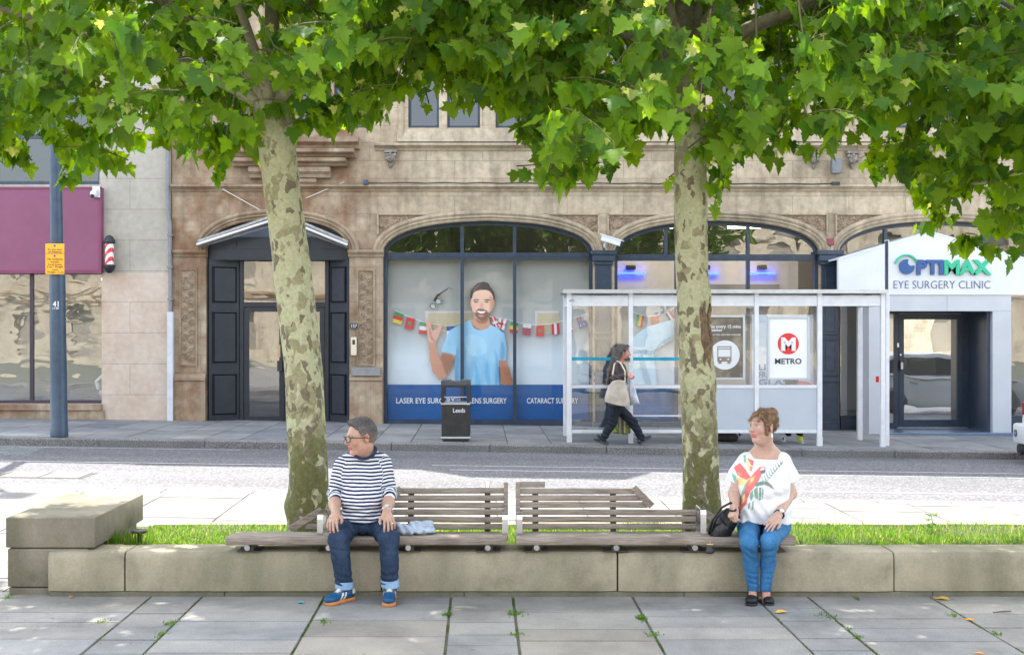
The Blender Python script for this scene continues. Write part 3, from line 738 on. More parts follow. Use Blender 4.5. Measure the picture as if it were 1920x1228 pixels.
# notice boards seen through the film
m = MB(); polyface(m, [(797, 583), (890, 583), (890, 622), (797, 622)], YB - .01); polyface(m, [(1003, 583), (1048, 583), (1048, 625), (1003, 625)], YB - .01); m.build('pale_frame', flat('pale_frame', (.56, .56, .53)), po)
m = MB(); polyface(m, [(803, 587), (886, 587), (886, 618), (803, 618)], YB - .014); polyface(m, [(1008, 587), (1048, 587), (1048, 622), (1008, 622)], YB - .014); m.build('tan_board', flat('tan_board', (.50, .43, .28)), po)
def z6(pts): return [(780 + p[0] / 5.118, 500 + p[1] / 5.118) for p in pts]
FIG = [
 ('shirt', [(450, 535), (520, 510), (560, 590), (620, 610), (690, 590), (712, 552), (790, 590), (850, 640), (872, 780), (862, 900), (800, 895), (795, 1000), (800, 1150), (370, 1150), (372, 900), (385, 850), (240, 815), (270, 720), (320, 610), (390, 570)], (150, 203, 233)),
 ('fold', [(372, 900), (385, 850), (400, 740), (412, 860), (405, 1000), (420, 1150), (370, 1150)], (105, 175, 222)),
 ('fold', [(820, 700), (850, 760), (862, 900), (800, 895), (812, 800)], (100, 172, 218)),
 ('fold', [(560, 900), (575, 1000), (560, 1150), (620, 1150), (600, 1000)], (118, 185, 226)),
 ('fold', [(690, 850), (660, 1000), (680, 1150), (725, 1150), (700, 1000)], (118, 185, 226)),
 ('fold', [(740, 760), (770, 900), (752, 1150), (800, 1150), (795, 1000), (800, 895)], (110, 178, 222)),
 ('fold', [(455, 640), (640, 660), (700, 800), (600, 880), (480, 820)], (165, 213, 238)),
 ('arm', [(120, 770), (118, 700), (190, 700), (200, 800), (235, 890), (250, 815), (385, 850), (340, 970), (290, 1060), (225, 1092), (160, 1010), (130, 900)], (196, 142, 116)),
 ('armshade', [(235, 890), (250, 815), (385, 850), (340, 970), (290, 1060), (262, 960)], (158, 106, 84)),
 ('hand', [(85, 490), (100, 480), (116, 545), (122, 512), (145, 515), (150, 590), (160, 612), (190, 600), (240, 540), (262, 548), (240, 610), (215, 680), (190, 725), (120, 730), (105, 640), (95, 560)], (214, 164, 146)),
 ('handshade', [(135, 560), (143, 640), (160, 690), (190, 722), (150, 715), (125, 640)], (176, 118, 104)),
 ('arm', [(795, 895), (862, 900), (895, 980), (930, 1090), (928, 1150), (830, 1150), (800, 1000)], (178, 118, 92)),
 ('neck', [(560, 480), (700, 480), (712, 555), (690, 592), (630, 610), (570, 590), (530, 535)], (206, 150, 124)),
 ('neckshade', [(560, 480), (700, 485), (690, 530), (640, 552), (590, 540)], (160, 105, 82)),
 ('ear', [(515, 318), (532, 325), (534, 395), (520, 372)], (214, 150, 125)), ('ear', [(738, 325), (760, 328), (753, 382), (733, 408)], (190, 122, 98)),
 ('face', [(525, 310), (540, 240), (600, 215), (690, 218), (740, 260), (752, 340), (735, 400), (720, 450), (690, 500), (640, 522), (600, 515), (560, 480), (540, 430), (530, 380)], (236, 192, 168)),
 ('faceshade', [(700, 260), (745, 300), (750, 350), (733, 405), (715, 452), (700, 470), (706, 400), (712, 340)], (205, 150, 124)),
 ('cheek', [(545, 372), (580, 372), (575, 415), (550, 420)], (240, 180, 160)),
 ('beard', [(541, 425), (565, 470), (600, 512), (640, 524), (690, 502), (720, 452), (724, 415), (702, 450), (684, 424), (640, 402), (600, 402), (578, 420), (572, 450), (560, 440)], (128, 92, 78)),
 ('cheeklight', [(590, 462), (655, 465), (640, 482), (612, 482)], (214, 160, 138)),
 ('mouth', [(578, 420), (676, 424), (660, 455), (626, 466), (596, 454)], (150, 66, 62)),
 ('teeth', [(586, 425), (668, 428), (655, 445), (625, 450), (600, 443)], (246, 244, 240)),
 ('nose', [(622, 345), (640, 345), (654, 388), (632, 398), (606, 392)], (220, 166, 142)),
 ('eye', ell_pts(576, 338, 20, 7), (70, 50, 46)), ('eye', ell_pts(678, 338, 20, 7), (70, 50, 46)),
 ('brow', [(548, 322), (580, 308), (606, 318), (606, 326), (578, 318), (552, 332)], (58, 42, 40)), ('brow', [(642, 326), (668, 312), (702, 312), (720, 330), (700, 324), (668, 324)], (58, 42, 40)),
 ('hair', [(519, 310), (518, 260), (530, 220), (565, 172), (610, 146), (680, 145), (708, 170), (716, 195), (748, 228), (760, 290), (748, 345), (738, 280), (705, 228), (640, 222), (590, 228), (550, 250), (535, 312)], (44, 36, 42)),
 ('hairlight', [(560, 195), (610, 165), (640, 160), (600, 190), (570, 225), (545, 240)], (82, 72, 84)),
 ('lens', ell_pts(160, 380, 33, 28, 16, .5), (36, 38, 46)), ('lensin', ell_pts(162, 381, 25, 20, 16, .5), (176, 178, 170)),
 ('lens', ell_pts(212, 333, 33, 29, 16, .5), (36, 38, 46)), ('lensin', ell_pts(213, 334, 26, 22, 16, .5), (178, 180, 172)),
 ('temple', [(165, 335), (170, 310), (195, 270), (300, 206), (322, 199), (362, 222), (355, 226), (318, 209), (215, 290), (190, 335)], (34, 36, 44)),
 ('temple', [(240, 318), (278, 322), (272, 330), (240, 328)], (34, 36, 44)),
]
def chaikin(pts, n=2):
    for _ in range(n):
        o = []
        for i in range(len(pts)):
            a, b = pts[i], pts[(i + 1) % len(pts)]
            o += [(a[0] * .75 + b[0] * .25, a[1] * .75 + b[1] * .25), (a[0] * .25 + b[0] * .75, a[1] * .25 + b[1] * .75)]
        pts = o
    return pts
def inpoly(px, py, poly):
    r = np.zeros(px.shape, bool); j = len(poly) - 1
    for i in range(len(poly)):
        xi, yi = poly[i]; xj, yj = poly[j]
        r ^= ((yi > py) != (yj > py)) & (px < (xj - xi) * (py - yi) / (yj - yi + 1e-9) + xi); j = i
    return r
# the printed photograph: a fine flat mesh, one colour per point, soft like a print
CS = 4.0; GX, GY = np.meshgrid(np.arange(70, 940, CS), np.arange(130, 1136, CS), indexing='ij')
img = np.zeros((*GX.shape, 3)); msk = np.zeros(GX.shape, bool)
def blur(a, m, n):
    w = m.astype(float)
    for _ in range(n):
        acc = np.zeros_like(a); ws = np.zeros_like(w)
        for dx_ in (-1, 0, 1):
            for dy_ in (-1, 0, 1):
                k = (2 - abs(dx_)) * (2 - abs(dy_)); ww = np.roll(np.roll(w, dx_, 0), dy_, 1) * k
                acc += np.roll(np.roll(a, dx_, 0), dy_, 1) * ww[..., None]; ws += ww
        a = np.where(m[..., None], acc / np.maximum(ws, 1e-6)[..., None], a)
    return a
SOFT = {'fold': 6, 'shirt': 0, 'armshade': 7, 'handshade': 4, 'neckshade': 4, 'faceshade': 4, 'cheek': 5, 'beard': 2, 'cheeklight': 2, 'nose': 3, 'hairlight': 4, 'arm': 0, 'eye': 0, 'brow': 0, 'teeth': 0, 'mouth': 1}
for i, (nm, pts, c) in enumerate(FIG):
    q = pts if nm in ('lens', 'lensin', 'eye', 'arm', 'shirt', 'neck', 'teeth', 'temple') else chaikin(pts, 2); inside = inpoly(GX, GY, q); part = img.copy(); part[inside] = s2l(*c); n_ = SOFT.get(nm, 0)
    new = inside & ~msk; img[new] = s2l(*c); msk |= inside
    img = np.where(inside[..., None], part, img)
    if n_:
        zone = inside.copy()
        for _ in range(3): zone |= np.roll(zone, 1, 0) | np.roll(zone, -1, 0) | np.roll(zone, 1, 1) | np.roll(zone, -1, 1)
        b_ = blur(img, msk, n_); img = np.where((zone & msk)[..., None], b_, img)
yy = np.clip((GY - 540) / 600, 0, 1)[..., None]; shirt = inpoly(GX, GY, FIG[0][1])[..., None]
tone = 1 + .07 * np.sin(GX / 21 + GY / 90)[..., None] * yy - .10 * np.clip((GX - 640) / 260, 0, 1)[..., None]
img = np.where(shirt, img * tone, img)
idg = np.full(GX.shape, -1); idg[msk] = np.arange(msk.sum()); VV = [wp(780 + x / 5.118, 500 + y / 5.118, YM + .006) for x, y in zip(GX[msk], GY[msk])]
qa, qb, qc, qd = idg[:-1, :-1], idg[1:, :-1], idg[1:, 1:], idg[:-1, 1:]; okq = (qa >= 0) & (qb >= 0) & (qc >= 0) & (qd >= 0)
me = bpy.data.meshes.new('printed_figure'); me.from_pydata(VV, [], np.stack([qa[okq], qd[okq], qc[okq], qb[okq]], 1).tolist())
ca = me.color_attributes.new('Col', 'FLOAT_COLOR', 'POINT'); ar = np.ones((len(VV), 4), dtype=np.float32); ar[:, :3] = img[msk]; ca.data.foreach_set('color', ar.ravel()); me.materials.append(vcol('photo_print', .5, .03, 40))
fig = bpy.data.objects.new('printed_figure', me); C.objects.link(fig); put(fig, po)

def bunting(name, label, line_pts, flags, y):
    b = empty(name, wp(line_pts[len(line_pts) // 2][0], line_pts[len(line_pts) // 2][1], y), label, 'bunting')
    MB().tube([wp(p[0], p[1], y) for p in line_pts], .006, 5).build('string', M_LTR, b)
    for (quad, kind) in flags:
        A, B_, C_, D_ = [Vector((*q, 0)) for q in quad]; mb = MB(); ml = []; rg = random.Random(int(A.x * 7))
        def reg(u0, u1, v0, v1, c, dy=0):
            if c not in ml: ml.append(c)
            mb.m = ml.index(c)
            def pt(u, v):
                p = (A * (1 - u) + B_ * u) * (1 - v) + (D_ * (1 - u) + C_ * u) * v
                return wp(p.x, p.y, y - .008 - dy + .02 * math.sin(u * 4 + A.x))
            for i in range(3):
                a_, b_ = u0 + (u1 - u0) * i / 3, u0 + (u1 - u0) * (i + 1) / 3
                mb.quad(pt(a_, v0), pt(b_, v0), pt(b_, v1), pt(a_, v1))
        cols = kind[1:]
        if kind[0] == 'h':
            for i, c in enumerate(cols): reg(0, 1, i / len(cols), (i + 1) / len(cols), c)
        elif kind[0] == 'v':
            for i, c in enumerate(cols): reg(i / len(cols), (i + 1) / len(cols), 0, 1, c)
        elif kind[0] == 'x':
            reg(0, 1, 0, 1, cols[0]); reg(.38, .6, 0, 1, cols[1], .003); reg(0, .38, .4, .6, cols[1], .003); reg(.6, 1, .4, .6, cols[1], .003)
        elif kind[0] == 's':
            reg(0, 1, 0, 1, cols[0])
            reg(.32, .68, .35, .65, cols[1], .003)
        elif kind[0] == 'u':
            for i in range(7): reg(0, 1, i / 7, (i + 1) / 7, 'r' if i % 2 == 0 else 'w')
            reg(0, .55, 0, .55, 'b', .003)
        elif kind[0] == 'a':
            reg(0, 1, 0, 1, 'b'); reg(.2, .3, 0, .5, 'r', .003); reg(0, .5, .2, .3, 'r', .0035); reg(.65, .75, .3, .4, 'w', .003); reg(.7, .8, .7, .8, 'w', .003); reg(.2, .32, .7, .82, 'w', .003)
        mb.build('flag', [FLC[c] for c in ml], b)
    return b
FLC = {k: flat('flag_' + nm, s2l(*c), rough=.8) for k, nm, c in (('r', 'red', (205, 62, 66)), ('g', 'green', (72, 150, 92)), ('y', 'yellow', (225, 200, 80)), ('w', 'white', (225, 226, 226)), ('b', 'blue', (64, 84, 150)), ('m', 'maroon', (170, 70, 96)))}
def z5(*pts): return [(690 + p[0] / 2.791, 400 + p[1] / 2.791) for p in pts]
bunting('flag_bunting', 'string of small national flags strung behind the poster of the man', z5((140, 507), (200, 535), (300, 572), (420, 590), (560, 560), (640, 540), (720, 552), (800, 575), (880, 584), (960, 578), (1050, 555), (1145, 525)), [
    (z5((142, 512), (186, 527), (176, 583), (128, 570)), ('h', 'g', 'r', 'y')), (z5((203, 542), (247, 552), (236, 610), (190, 600)), ('s', 'r', 'g')),
    (z5((272, 568), (310, 574), (305, 633), (265, 628)), ('h', 'g', 'w', 'r')), (z5((412, 590), (452, 592), (452, 640), (412, 640)), ('h', 'b', 'w')),
    (z5((640, 545), (664, 540), (690, 595), (662, 606)), ('x', 'r', 'w')), (z5((684, 546), (726, 556), (712, 612), (678, 600)), ('x', 'w', 'r')),
    (z5((746, 567), (788, 574), (782, 630), (740, 625)), ('h', 'g', 'y', 'r')), (z5((812, 578), (855, 583), (848, 640), (808, 635)), ('h', 'w', 'm', 'm')),
    (z5((882, 586), (922, 586), (922, 645), (880, 643)), ('s', 'r', 'g')), (z5((960, 580), (1000, 575), (1003, 632), (963, 636)), ('v', 'r', 'w', 'r')),
    (z5((1040, 566), (1064, 560), (1074, 614), (1048, 622)), ('u',)), (z5((1090, 547), (1128, 536), (1146, 590), (1106, 606)), ('a',))], YF)

# second poster: sleeve of the same campaign, with the lower blue band
p2 = empty('window_poster', (fx(1210), YB, SILL), 'window poster of an arm in a pale blue sleeve behind the shelter glass', 'poster')
m = MB(); polyface(m, [(1180, 570), (1268, 570), (1268, 722), (1180, 722)], YB); m.build('backdrop', M_FILM, p2)
m = MB(); polyface(m, [(1180, 721), (1268, 721), (1268, 800), (1180, 800)], YM + .012); m.build('blue_band', M_BAND, p2)
m = MB(); m.m = 0; polyface(m, [(1180, 640), (1195, 625), (1215, 612), (1240, 605), (1268, 597), (1268, 625), (1240, 640), (1225, 660), (1232, 721), (1180, 721)], YM + .01)
m.m = 1; polyface(m, [(1180, 652), (1200, 655), (1225, 658), (1222, 668), (1200, 662), (1180, 662)], YM + .008); polyface(m, [(1196, 668), (1205, 664), (1222, 721), (1210, 721)], YM + .008); polyface(m, [(1240, 640), (1268, 625), (1268, 632), (1232, 655)], YM + .008)
m.build('printed_sleeve', [pm('print_sleeve', s2l(190, 222, 236), s2l(175, 212, 230), scale=9), pm('print_sleeve_fold', s2l(140, 190, 214), scale=9)], p2)
def z7(*pts): return [(1040 + p[0] / 7.385, 540 + p[1] / 7.385) for p in pts]
bunting('flag_bunting', 'string of national flags above the pale blue sleeve poster behind the shelter glass', z7((1040, 300), (1130, 350), (1220, 383), (1330, 392), (1460, 372), (1560, 335), (1660, 265)), [
    (z7((1140, 365), (1245, 388), (1220, 545), (1115, 515)), ('v', 'g', 'y', 'r')), (z7((1335, 392), (1440, 385), (1450, 520), (1340, 530)), ('s', 'r', 'g')), (z7((1520, 345), (1600, 310), (1665, 415), (1590, 460)), ('v', 'b', 'w', 'r'))], YF)
p3 = empty('window_poster', (fx(1470), YB, SILL), 'window poster with large slate lettering partly behind the white transit poster', 'poster')
m = MB(); polyface(m, [(1410, 590), (1530, 590), (1530, 800), (1410, 800)], YB); m.build('backdrop', pm('pale_film', (.66, .74, .82), (.58, .68, .77), scale=3), p3)
M_SLT = flat('slate_print', s2l(80, 106, 140))
for (s_, py, q1) in (('LI', 694, 1436), ('FR', 708, 1438), ('GLASS', 722, 1490)): text_w(s_, 'lettering', M_SLT, p3, 1422, q1, py, YM, 11, bold=.03)
m = MB(); polyface(m, ell_pts(1500, 728, 26, 14, 20), YM + .005); m.build('red_roundel', flat('red_print', s2l(190, 50, 56)), p3)

# interior lamps with the blue glow
for px, nm in ((1200, 'leftmost'), (1350, 'middle'), (1465, 'rightmost')):
    e = empty('blue_lamp', (fx(px), D + 2.0, fz(500)), '%s blue-lit lamp under the ceiling behind the second shop window' % nm, 'lamp', 'blue lamps inside the clinic')
    MB().box(fx(px) - .3, fx(px) + .3, D + 1.95, D + 2.05, fz(506), fz(503), .01).build('lit_strip', emis('blue_light', (.02, .06, 1.0), 1.9), e)
    MB().box(fx(px) - .1, fx(px) + .1, D + 1.9, D + 2.1, fz(498), fz(488), .02).build('mount', M_BLACK, e)
MB().box(fx(1140), fx(1540), D + 2.1, D + 2.2, -.02, fz(470)).build('partition', pm('partition', (.62, .56, .48), (.54, .49, .42), scale=2), bld)
MB().box(fx(1300), fx(1500), D + 2.0, D + 2.09, fz(600), fz(527)).build('inner_screen', flat('grey_screen', (.25, .23, .21)), bld)
for k, px in enumerate((1230, 1430)):
    e = MB().box(fx(px) - .5, fx(px) + .5, D + .8, D + 1.3, fz(470) + .55, fz(470) + .6).build('ceiling_light', emis('warm_tube', (1, .93, .8), 2.6), None, loc=(fx(px), D + 1, fz(470) + .55))
    tag(e, ('left' if k == 0 else 'right') + ' lit ceiling panel inside the clinic behind the second arched window', 'light', 'ceiling lights inside the clinic')
# ================================================================== left building (barber's)
lb = empty('barber_building', (fx(150), D, .05), 'pale painted stone shop building with a plum fascia at the left edge', 'building')
def painted():
    m, n, b = newmat('painted_stone'); L = n.links.new; geo = n.nodes.new('ShaderNodeNewGeometry'); sp = n.nodes.new('ShaderNodeSeparateXYZ'); L(geo.outputs['Position'], sp.inputs[0])
    gt = N(n, 'ShaderNodeMath', operation='GREATER_THAN'); L(sp.outputs[2], gt.inputs[0]); gt.inputs[1].default_value = fz(512)
    t = N(n, 'ShaderNodeTexNoise', Scale=1.3, Detail=7.0); L(geo.outputs['Position'], t.inputs['Vector'])
    lo = ramp(n, t.outputs[0], [(.35, (.60, .50, .41)), (.55, (.56, .44, .345)), (.7, (.50, .36, .26))]); hi = ramp(n, t.outputs[0], [(.3, (.50, .46, .39)), (.7, (.40, .365, .305))])
    col = mix(n, lo.outputs[0], hi.outputs[0], gt.outputs[0])
    cb = n.nodes.new('ShaderNodeCombineXYZ'); L(sp.outputs[0], cb.inputs[0]); L(sp.outputs[2], cb.inputs[1])
    br = n.nodes.new('ShaderNodeTexBrick'); L(cb.outputs[0], br.inputs['Vector'])
    for k, v in (('Scale', 1.0), ('Mortar Size', .006), ('Brick Width', 2.6), ('Row Height', .63)): br.inputs[k].default_value = v
    br.inputs['Color1'].default_value = (1, 1, 1, 1); br.inputs['Color2'].default_value = (.95, .95, .95, 1); br.inputs['Mortar'].default_value = (.62, .58, .54, 1)
    col = mix(n, col, br.outputs['Color'], 1, 'MULTIPLY')
    t2 = N(n, 'ShaderNodeTexNoise', Scale=9, Detail=8.0); L(geo.outputs['Position'], t2.inputs['Vector']); r2 = ramp(n, t2.outputs[0], [(.3, .9), (.7, 1.07)])
    L(mix(n, col, r2.outputs[0], 1, 'MULTIPLY'), b.inputs['Base Color']); b.inputs['Roughness'].default_value = .8
    bump(n, b, t2.outputs[0], .25, .01); return m
M_PAINTST = painted()
L0, L1 = fx(-500), fx(320)
hs = [[(fx(-330), fz(757)), (fx(-330), fz(500)), (fx(190), fz(500)), (fx(190), fz(757))]]
UW = [(-330, -200), (-180, -50), (-30, 186)]
for (p, q) in UW:
    for (yt, yb) in ((90, 346), (-190, 40)): hs.append([(fx(p), fz(yb)), (fx(p), fz(yt)), (fx(q), fz(yt)), (fx(q), fz(yb))])
MB().holed([(L0, -.4), (L0, 12.0), (L1, 12.0), (L1, -.4)], hs, D + .02, D + .32).build('wall', M_PAINTST, lb)
for (p, q) in UW:
    for (yt, yb) in ((90, 346), (-190, 40)): 
        w = window(fx(p) + .002, fx(q) - .002, fz(yb) + .002, fz(yt) - .002, D + .14, M_BLUE, M_GLASSU, .06, lb)
        MB().box(fx(p) + .06, fx(q) - .06, D + .12, D + .14, fz(yb - 95), fz(yb - 88)).build('glazing_bar', M_BLUE, w)
mb = MB(); mb.box(L0, L1 - .01, D + 3.6, D + 3.8, -.4, 11.8); mb.box(L0, L1 - .01, D + .33, D + 3.59, fz(440), fz(425)); mb.box(L0, L1 - .01, D + .33, D + 3.59, -.3, .1); mb.box(L1 - .15, L1 - .02, D + .33, D + 3.59, .1, 11.8)
mb.build('interior_walls', M_DIM, lb)
m = MB(); m.box(L0, fx(194), D - .12, D + .018, fz(512), fz(353), .01); fa = m.build('shop_fascia', pm('plum_fascia', s2l(134, 72, 102), s2l(125, 66, 95), scale=2, rough=.45), lb)
m = MB(); m.box(L0, fx(194), D - .135, D - .121, fz(513), fz(507)); m.box(fx(189), fx(194), D - .135, D - .121, fz(507), fz(352)); m.box(L0, fx(194), D - .135, D - .121, fz(356), fz(352)); m.build('fascia_trim', pm('plum_trim', s2l(130, 50, 86), scale=3, rough=.4), fa)
wf = MB(); y = D + .16
wf.box(fx(-330) + .002, fx(190) - .002, y, y + .07, fz(757) + .002, fz(751)); wf.box(fx(50), fx(57), y, y + .07, fz(751), fz(512)); wf.box(fx(187), fx(190) - .002, y, y + .07, fz(751), fz(505)); wf.box(fx(-150), fx(-143), y, y + .07, fz(751), fz(505))
sw = wf.build('shop_window', pm('plum_brown_frame', s2l(58, 48, 60), rough=.4), lb)
MB().quad((fx(-330), y + .03, fz(751)), (fx(190), y + .03, fz(751)), (fx(190), y + .03, fz(505)), (fx(-330), y + .03, fz(505))).build('pane', glass('barber_glass', .20, wave=.003, wscale=1.6), sw)
m = MB(); m.box(L0, fx(196), D - .05, D + .018, -.3, fz(769), .008); m.box(L0, fx(192), D - .09, D + .018, fz(769), fz(757), .012); m.build('stall_riser', M_TRIM, lb)
MB().box(L0, L1, D + .01, D + .3, 12.001, 12.1).build('roof_coping', M_TRIM, lb)
# barber pole
e = empty('barber_pole', (fx(210), D - .16, fz(513)), 'red and white striped barber pole with black domed ends on the pale wall', 'barber pole')
def stripes():
    m, n, b = newmat('barber_stripes'); geo = n.nodes.new('ShaderNodeNewGeometry'); sp = n.nodes.new('ShaderNodeSeparateXYZ'); n.links.new(geo.outputs['Position'], sp.inputs[0])
    a1 = N(n, 'ShaderNodeMath', operation='SUBTRACT'); n.links.new(sp.outputs[0], a1.inputs[0]); n.links.new(sp.outputs[1], a1.inputs[1])
    a2 = N(n, 'ShaderNodeMath', operation='MULTIPLY'); n.links.new(a1.outputs[0], a2.inputs[0]); a2.inputs[1].default_value = -.9
    ad = N(n, 'ShaderNodeMath', operation='ADD'); n.links.new(a2.outputs[0], ad.inputs[0]); n.links.new(sp.outputs[2], ad.inputs[1])
    mu = N(n, 'ShaderNodeMath', operation='MULTIPLY'); n.links.new(ad.outputs[0], mu.inputs[0]); mu.inputs[1].default_value = 5.6
    fr = N(n, 'ShaderNodeMath', operation='FRACT'); n.links.new(mu.outputs[0], fr.inputs[0])
    r = ramp(n, fr.outputs[0], [(0, s2l(214, 60, 66)), (.5, (.8, .81, .82))], 'CONSTANT'); n.links.new(r.outputs[0], b.inputs['Base Color']); b.inputs['Roughness'].default_value = .2; return m
x = fx(210); zt, zb = fz(442), fz(513)
MB().lathe([(.085, fz(499)), (.085, fz(457))], (x, D - .16, 0), 24).build('striped_cylinder', stripes(), e, smooth=True)
MB().lathe([(.105, fz(458)), (.115, fz(456)), (.115, fz(453)), (.1, fz(450)), (.07, fz(445)), (.02, zt), (0, zt)], (x, D - .16, 0), 24).build('cap', M_BLACK, e, smooth=True)
MB().lathe([(0, zb), (.03, zb), (.08, fz(509)), (.105, fz(504)), (.115, fz(501)), (.115, fz(498)), (.095, fz(497))], (x, D - .16, 0), 24).build('cap', M_BLACK, e, smooth=True)
m = MB(); m.box(x - .02, x + .02, D - .08, D + .02, fz(454), fz(450)); m.box(x - .02, x + .02, D - .08, D + .02, fz(505), fz(501)); m.build('wall_bracket', M_BLACK, e)
e = empty('security_camera', (fx(183), D - .14, fz(362)), 'small white dome security camera on the corner of the plum fascia', 'camera')
MB().box(fx(178), fx(192), D - .16, D - .136, fz(372), fz(351), .005).build('base_plate', M_WHITE, e)
m = MB(); m.ball((fx(183), D - .24, fz(366)), .075, 14, 9); m.tube([(fx(186), D - .15, fz(358)), (fx(183), D - .24, fz(362))], .05, 10); m.build('housing', M_WHITE, e, smooth=True)
MB().ball((fx(182), D - .29, fz(370)), .04).build('lens', M_BLACK, e, smooth=True)
# drainpipe at the joint of the two buildings
e = empty('drainpipe', (fx(321), D - .05, .05), 'grey drainpipe with a white lower sleeve where the two buildings meet', 'drainpipe')
m = MB(); m.tube([(fx(316), D - .06, 12), (fx(316), D - .06, fz(398)), (fx(320), D - .06, fz(418)), (fx(321), D - .06, fz(590))], .04, 10); m.build('upper_pipe', pm('lead_grey', (.26, .26, .27), (.2, .2, .21), scale=9, rough=.6), e, smooth=True)
MB().box(fx(316), fx(327), D - .12, D + .0, -.1, fz(585), .012).build('lower_sleeve', pm('white_sleeve', (.62, .64, .68), (.52, .54, .58), scale=6, rough=.5), e)
m = MB()
for py in (440, 500, 560): m.box(fx(316), fx(326), D - .11, D, fz(py + 3), fz(py))
m.build('pipe_clip', flat('lead_grey_clip', (.22, .22, .23)), e)

# barber's interior
e = empty('barber_chair', (fx(183), D + 1.4, .12), 'white barber chair on a chrome pedestal just inside the left shop window', 'chair')
x = fx(186); yy = D + 1.2; M_WL = pm('white_leatherette', (.75, .76, .77), (.66, .67, .68), scale=5, rough=.35)
MB().lathe([(.32, .1), (.3, .14), (.06, .17), (.055, .5), (.1, .52)], (x, yy, 0), 20).build('pedestal', M_STEEL, e, smooth=True)
MB().box(x - .32, x + .3, yy - .3, yy + .3, .55, .7, .06).build('seat', M_WL, e, smooth=True)
MB().box(x + .22, x + .36, yy - .28, yy + .28, .72, 1.4, .05).build('backrest', M_WL, e, smooth=True)
m = MB(); m.tube([(x + .2, yy - .34, .95), (x - .2, yy - .34, .98), (x - .33, yy - .34, .86), (x - .28, yy - .34, .7)], .05, 10); m.build('armrest', M_WL, e, smooth=True)
m = MB(); m.tube([(x - .35, yy - .1, .4), (x - .6, yy - .1, .32)], .025, 8); m.build('footrest', M_STEEL, e)
e = MB().add([(fx(172), D + 1.8, fz(640)), (fx(186), D + 1.75, fz(655)), (fx(188), D + 1.7, fz(690)), (fx(176), D + 1.7, fz(678)), (fx(158), D + 1.7, fz(668)), (fx(160), D + 1.75, fz(640))], [(0, 1, 2, 3, 4, 5)])
m = MB(); m.prism([(fx(158), fz(690)), (fx(160), fz(640)), (fx(174), fz(622)), (fx(186), fz(630)), (fx(189), fz(694)), (fx(175), fz(688))], D + 1.7, D + 1.82); o = m.build('hanging_gown', pm('white_cotton', (.62, .68, .74), (.5, .58, .68), scale=5, rough=.9), None, loc=(fx(175), D + 1.75, fz(690))); tag(o, 'white and pale blue gown hanging above the barber chair', 'gown')
for k, (px, py, r, d_) in enumerate(((173, 521, .07, .8), (183, 529, .17, 1.4))):
    o = MB().ball((fx(px), D + d_, fz(py)), r, 16, 12).build('globe_lamp', emis('globe_glow', (1, .9, .72), 1.5 if k else 2.2), None, smooth=True, loc=(fx(px), D + d_, fz(py) - r)); tag(o, ('small white' if k == 0 else 'larger warm') + ' globe lamp glowing inside the barber window', 'lamp', 'globe lamps in the barber window')

# ================================================================== clinic porch
DP = 25.0
px_ = lambda p: WX(p, DP); pz_ = lambda p: WZ(p, DP)
cp = empty('clinic_porch', (px_(1765), DP, -.12), 'white gabled clinic entrance with green and blue eye logo and lettering', 'entrance')
m = MB(); m.prism([(px_(1572), pz_(548)), (px_(1572), pz_(487)), (px_(1745), pz_(436)), (px_(1925), pz_(487)), (px_(1925), pz_(553)), (px_(1664), pz_(553)), (px_(1664), pz_(548))], DP, DP + .12); m.build('sign_gable', M_WHITE, cp)
m = MB()
m.prism([(px_(1572), pz_(487)), (px_(1745), pz_(436)), (px_(1925), pz_(487)), (px_(1925), pz_(484)), (px_(1745), pz_(433)), (px_(1572), pz_(484))], DP - .01, DP + .9); m.build('gable_roof', M_WHITE, cp)
m = MB(); m.box(px_(1664), px_(1897), DP + .02, DP + .14, pz_(583), pz_(553.5)); m.box(px_(1862), px_(1897), DP + .02, DP + .5, -.35, pz_(583.5)); m.box(px_(1630), px_(1668), DP + .021, DP + .5, -.35, pz_(553.6)); m.build('portal_cladding', M_GREYP, cp)
m = MB(); m.box(px_(1776), px_(1776.7), DP + .017, DP + .03, pz_(583), pz_(554)); m.box(px_(1664), px_(1897), DP + .017, DP + .03, pz_(583.6), pz_(583)); m.build('panel_joint', flat('joint_grey', (.3, .32, .34)), cp)
YD = D + .3; dx = lambda p: WX(p, YD); dz_ = lambda p: WZ(p, YD)
m = MB(); m.box(px_(1668), px_(1668) + .03, DP + .15, YD + .1, -.3, dz_(585)); m.box(px_(1862) - .06, px_(1862), DP + .15, YD + .1, -.3, dz_(585)); m.box(px_(1668), px_(1862), DP + .15, YD + .1, dz_(584), dz_(584) + .1); m.build('porch_lining', pm('slate_tile', s2l(70, 82, 102), s2l(60, 72, 92), scale=3, rough=.3), cp)
m = MB(); m.box(px_(1655), px_(1900), DP - .1, YD + .1, -.4, -.065, .01); m.build('tiled_step', pm('grey_tile', s2l(112, 128, 146), s2l(96, 112, 130), scale=2, rough=.25), cp)
fr = MB(); zt, zb = dz_(588), -.06
fr.box(dx(1676), dx(1684), YD - .04, YD + .04, zb, zt); fr.box(dx(1803), dx(1816), YD - .04, YD + .04, zb, zt); fr.box(dx(1836), dx(1842), YD - .04, YD + .04, zb, zt); fr.box(dx(1660), dx(1842), YD - .04, YD + .04, zt, zt + .1); fr.box(dx(1816), dx(1836), YD - .04, YD + .04, zb, zb + .1); fr.box(dx(1655), dx(1676), YD - .04, YD + .04, zb, zb + .1)
fo = fr.build('door_frame', M_BLUE, cp)
M_GLASSD = glass('clinic_door_glass', .5, (.75, .78, .8), wave=.0015)
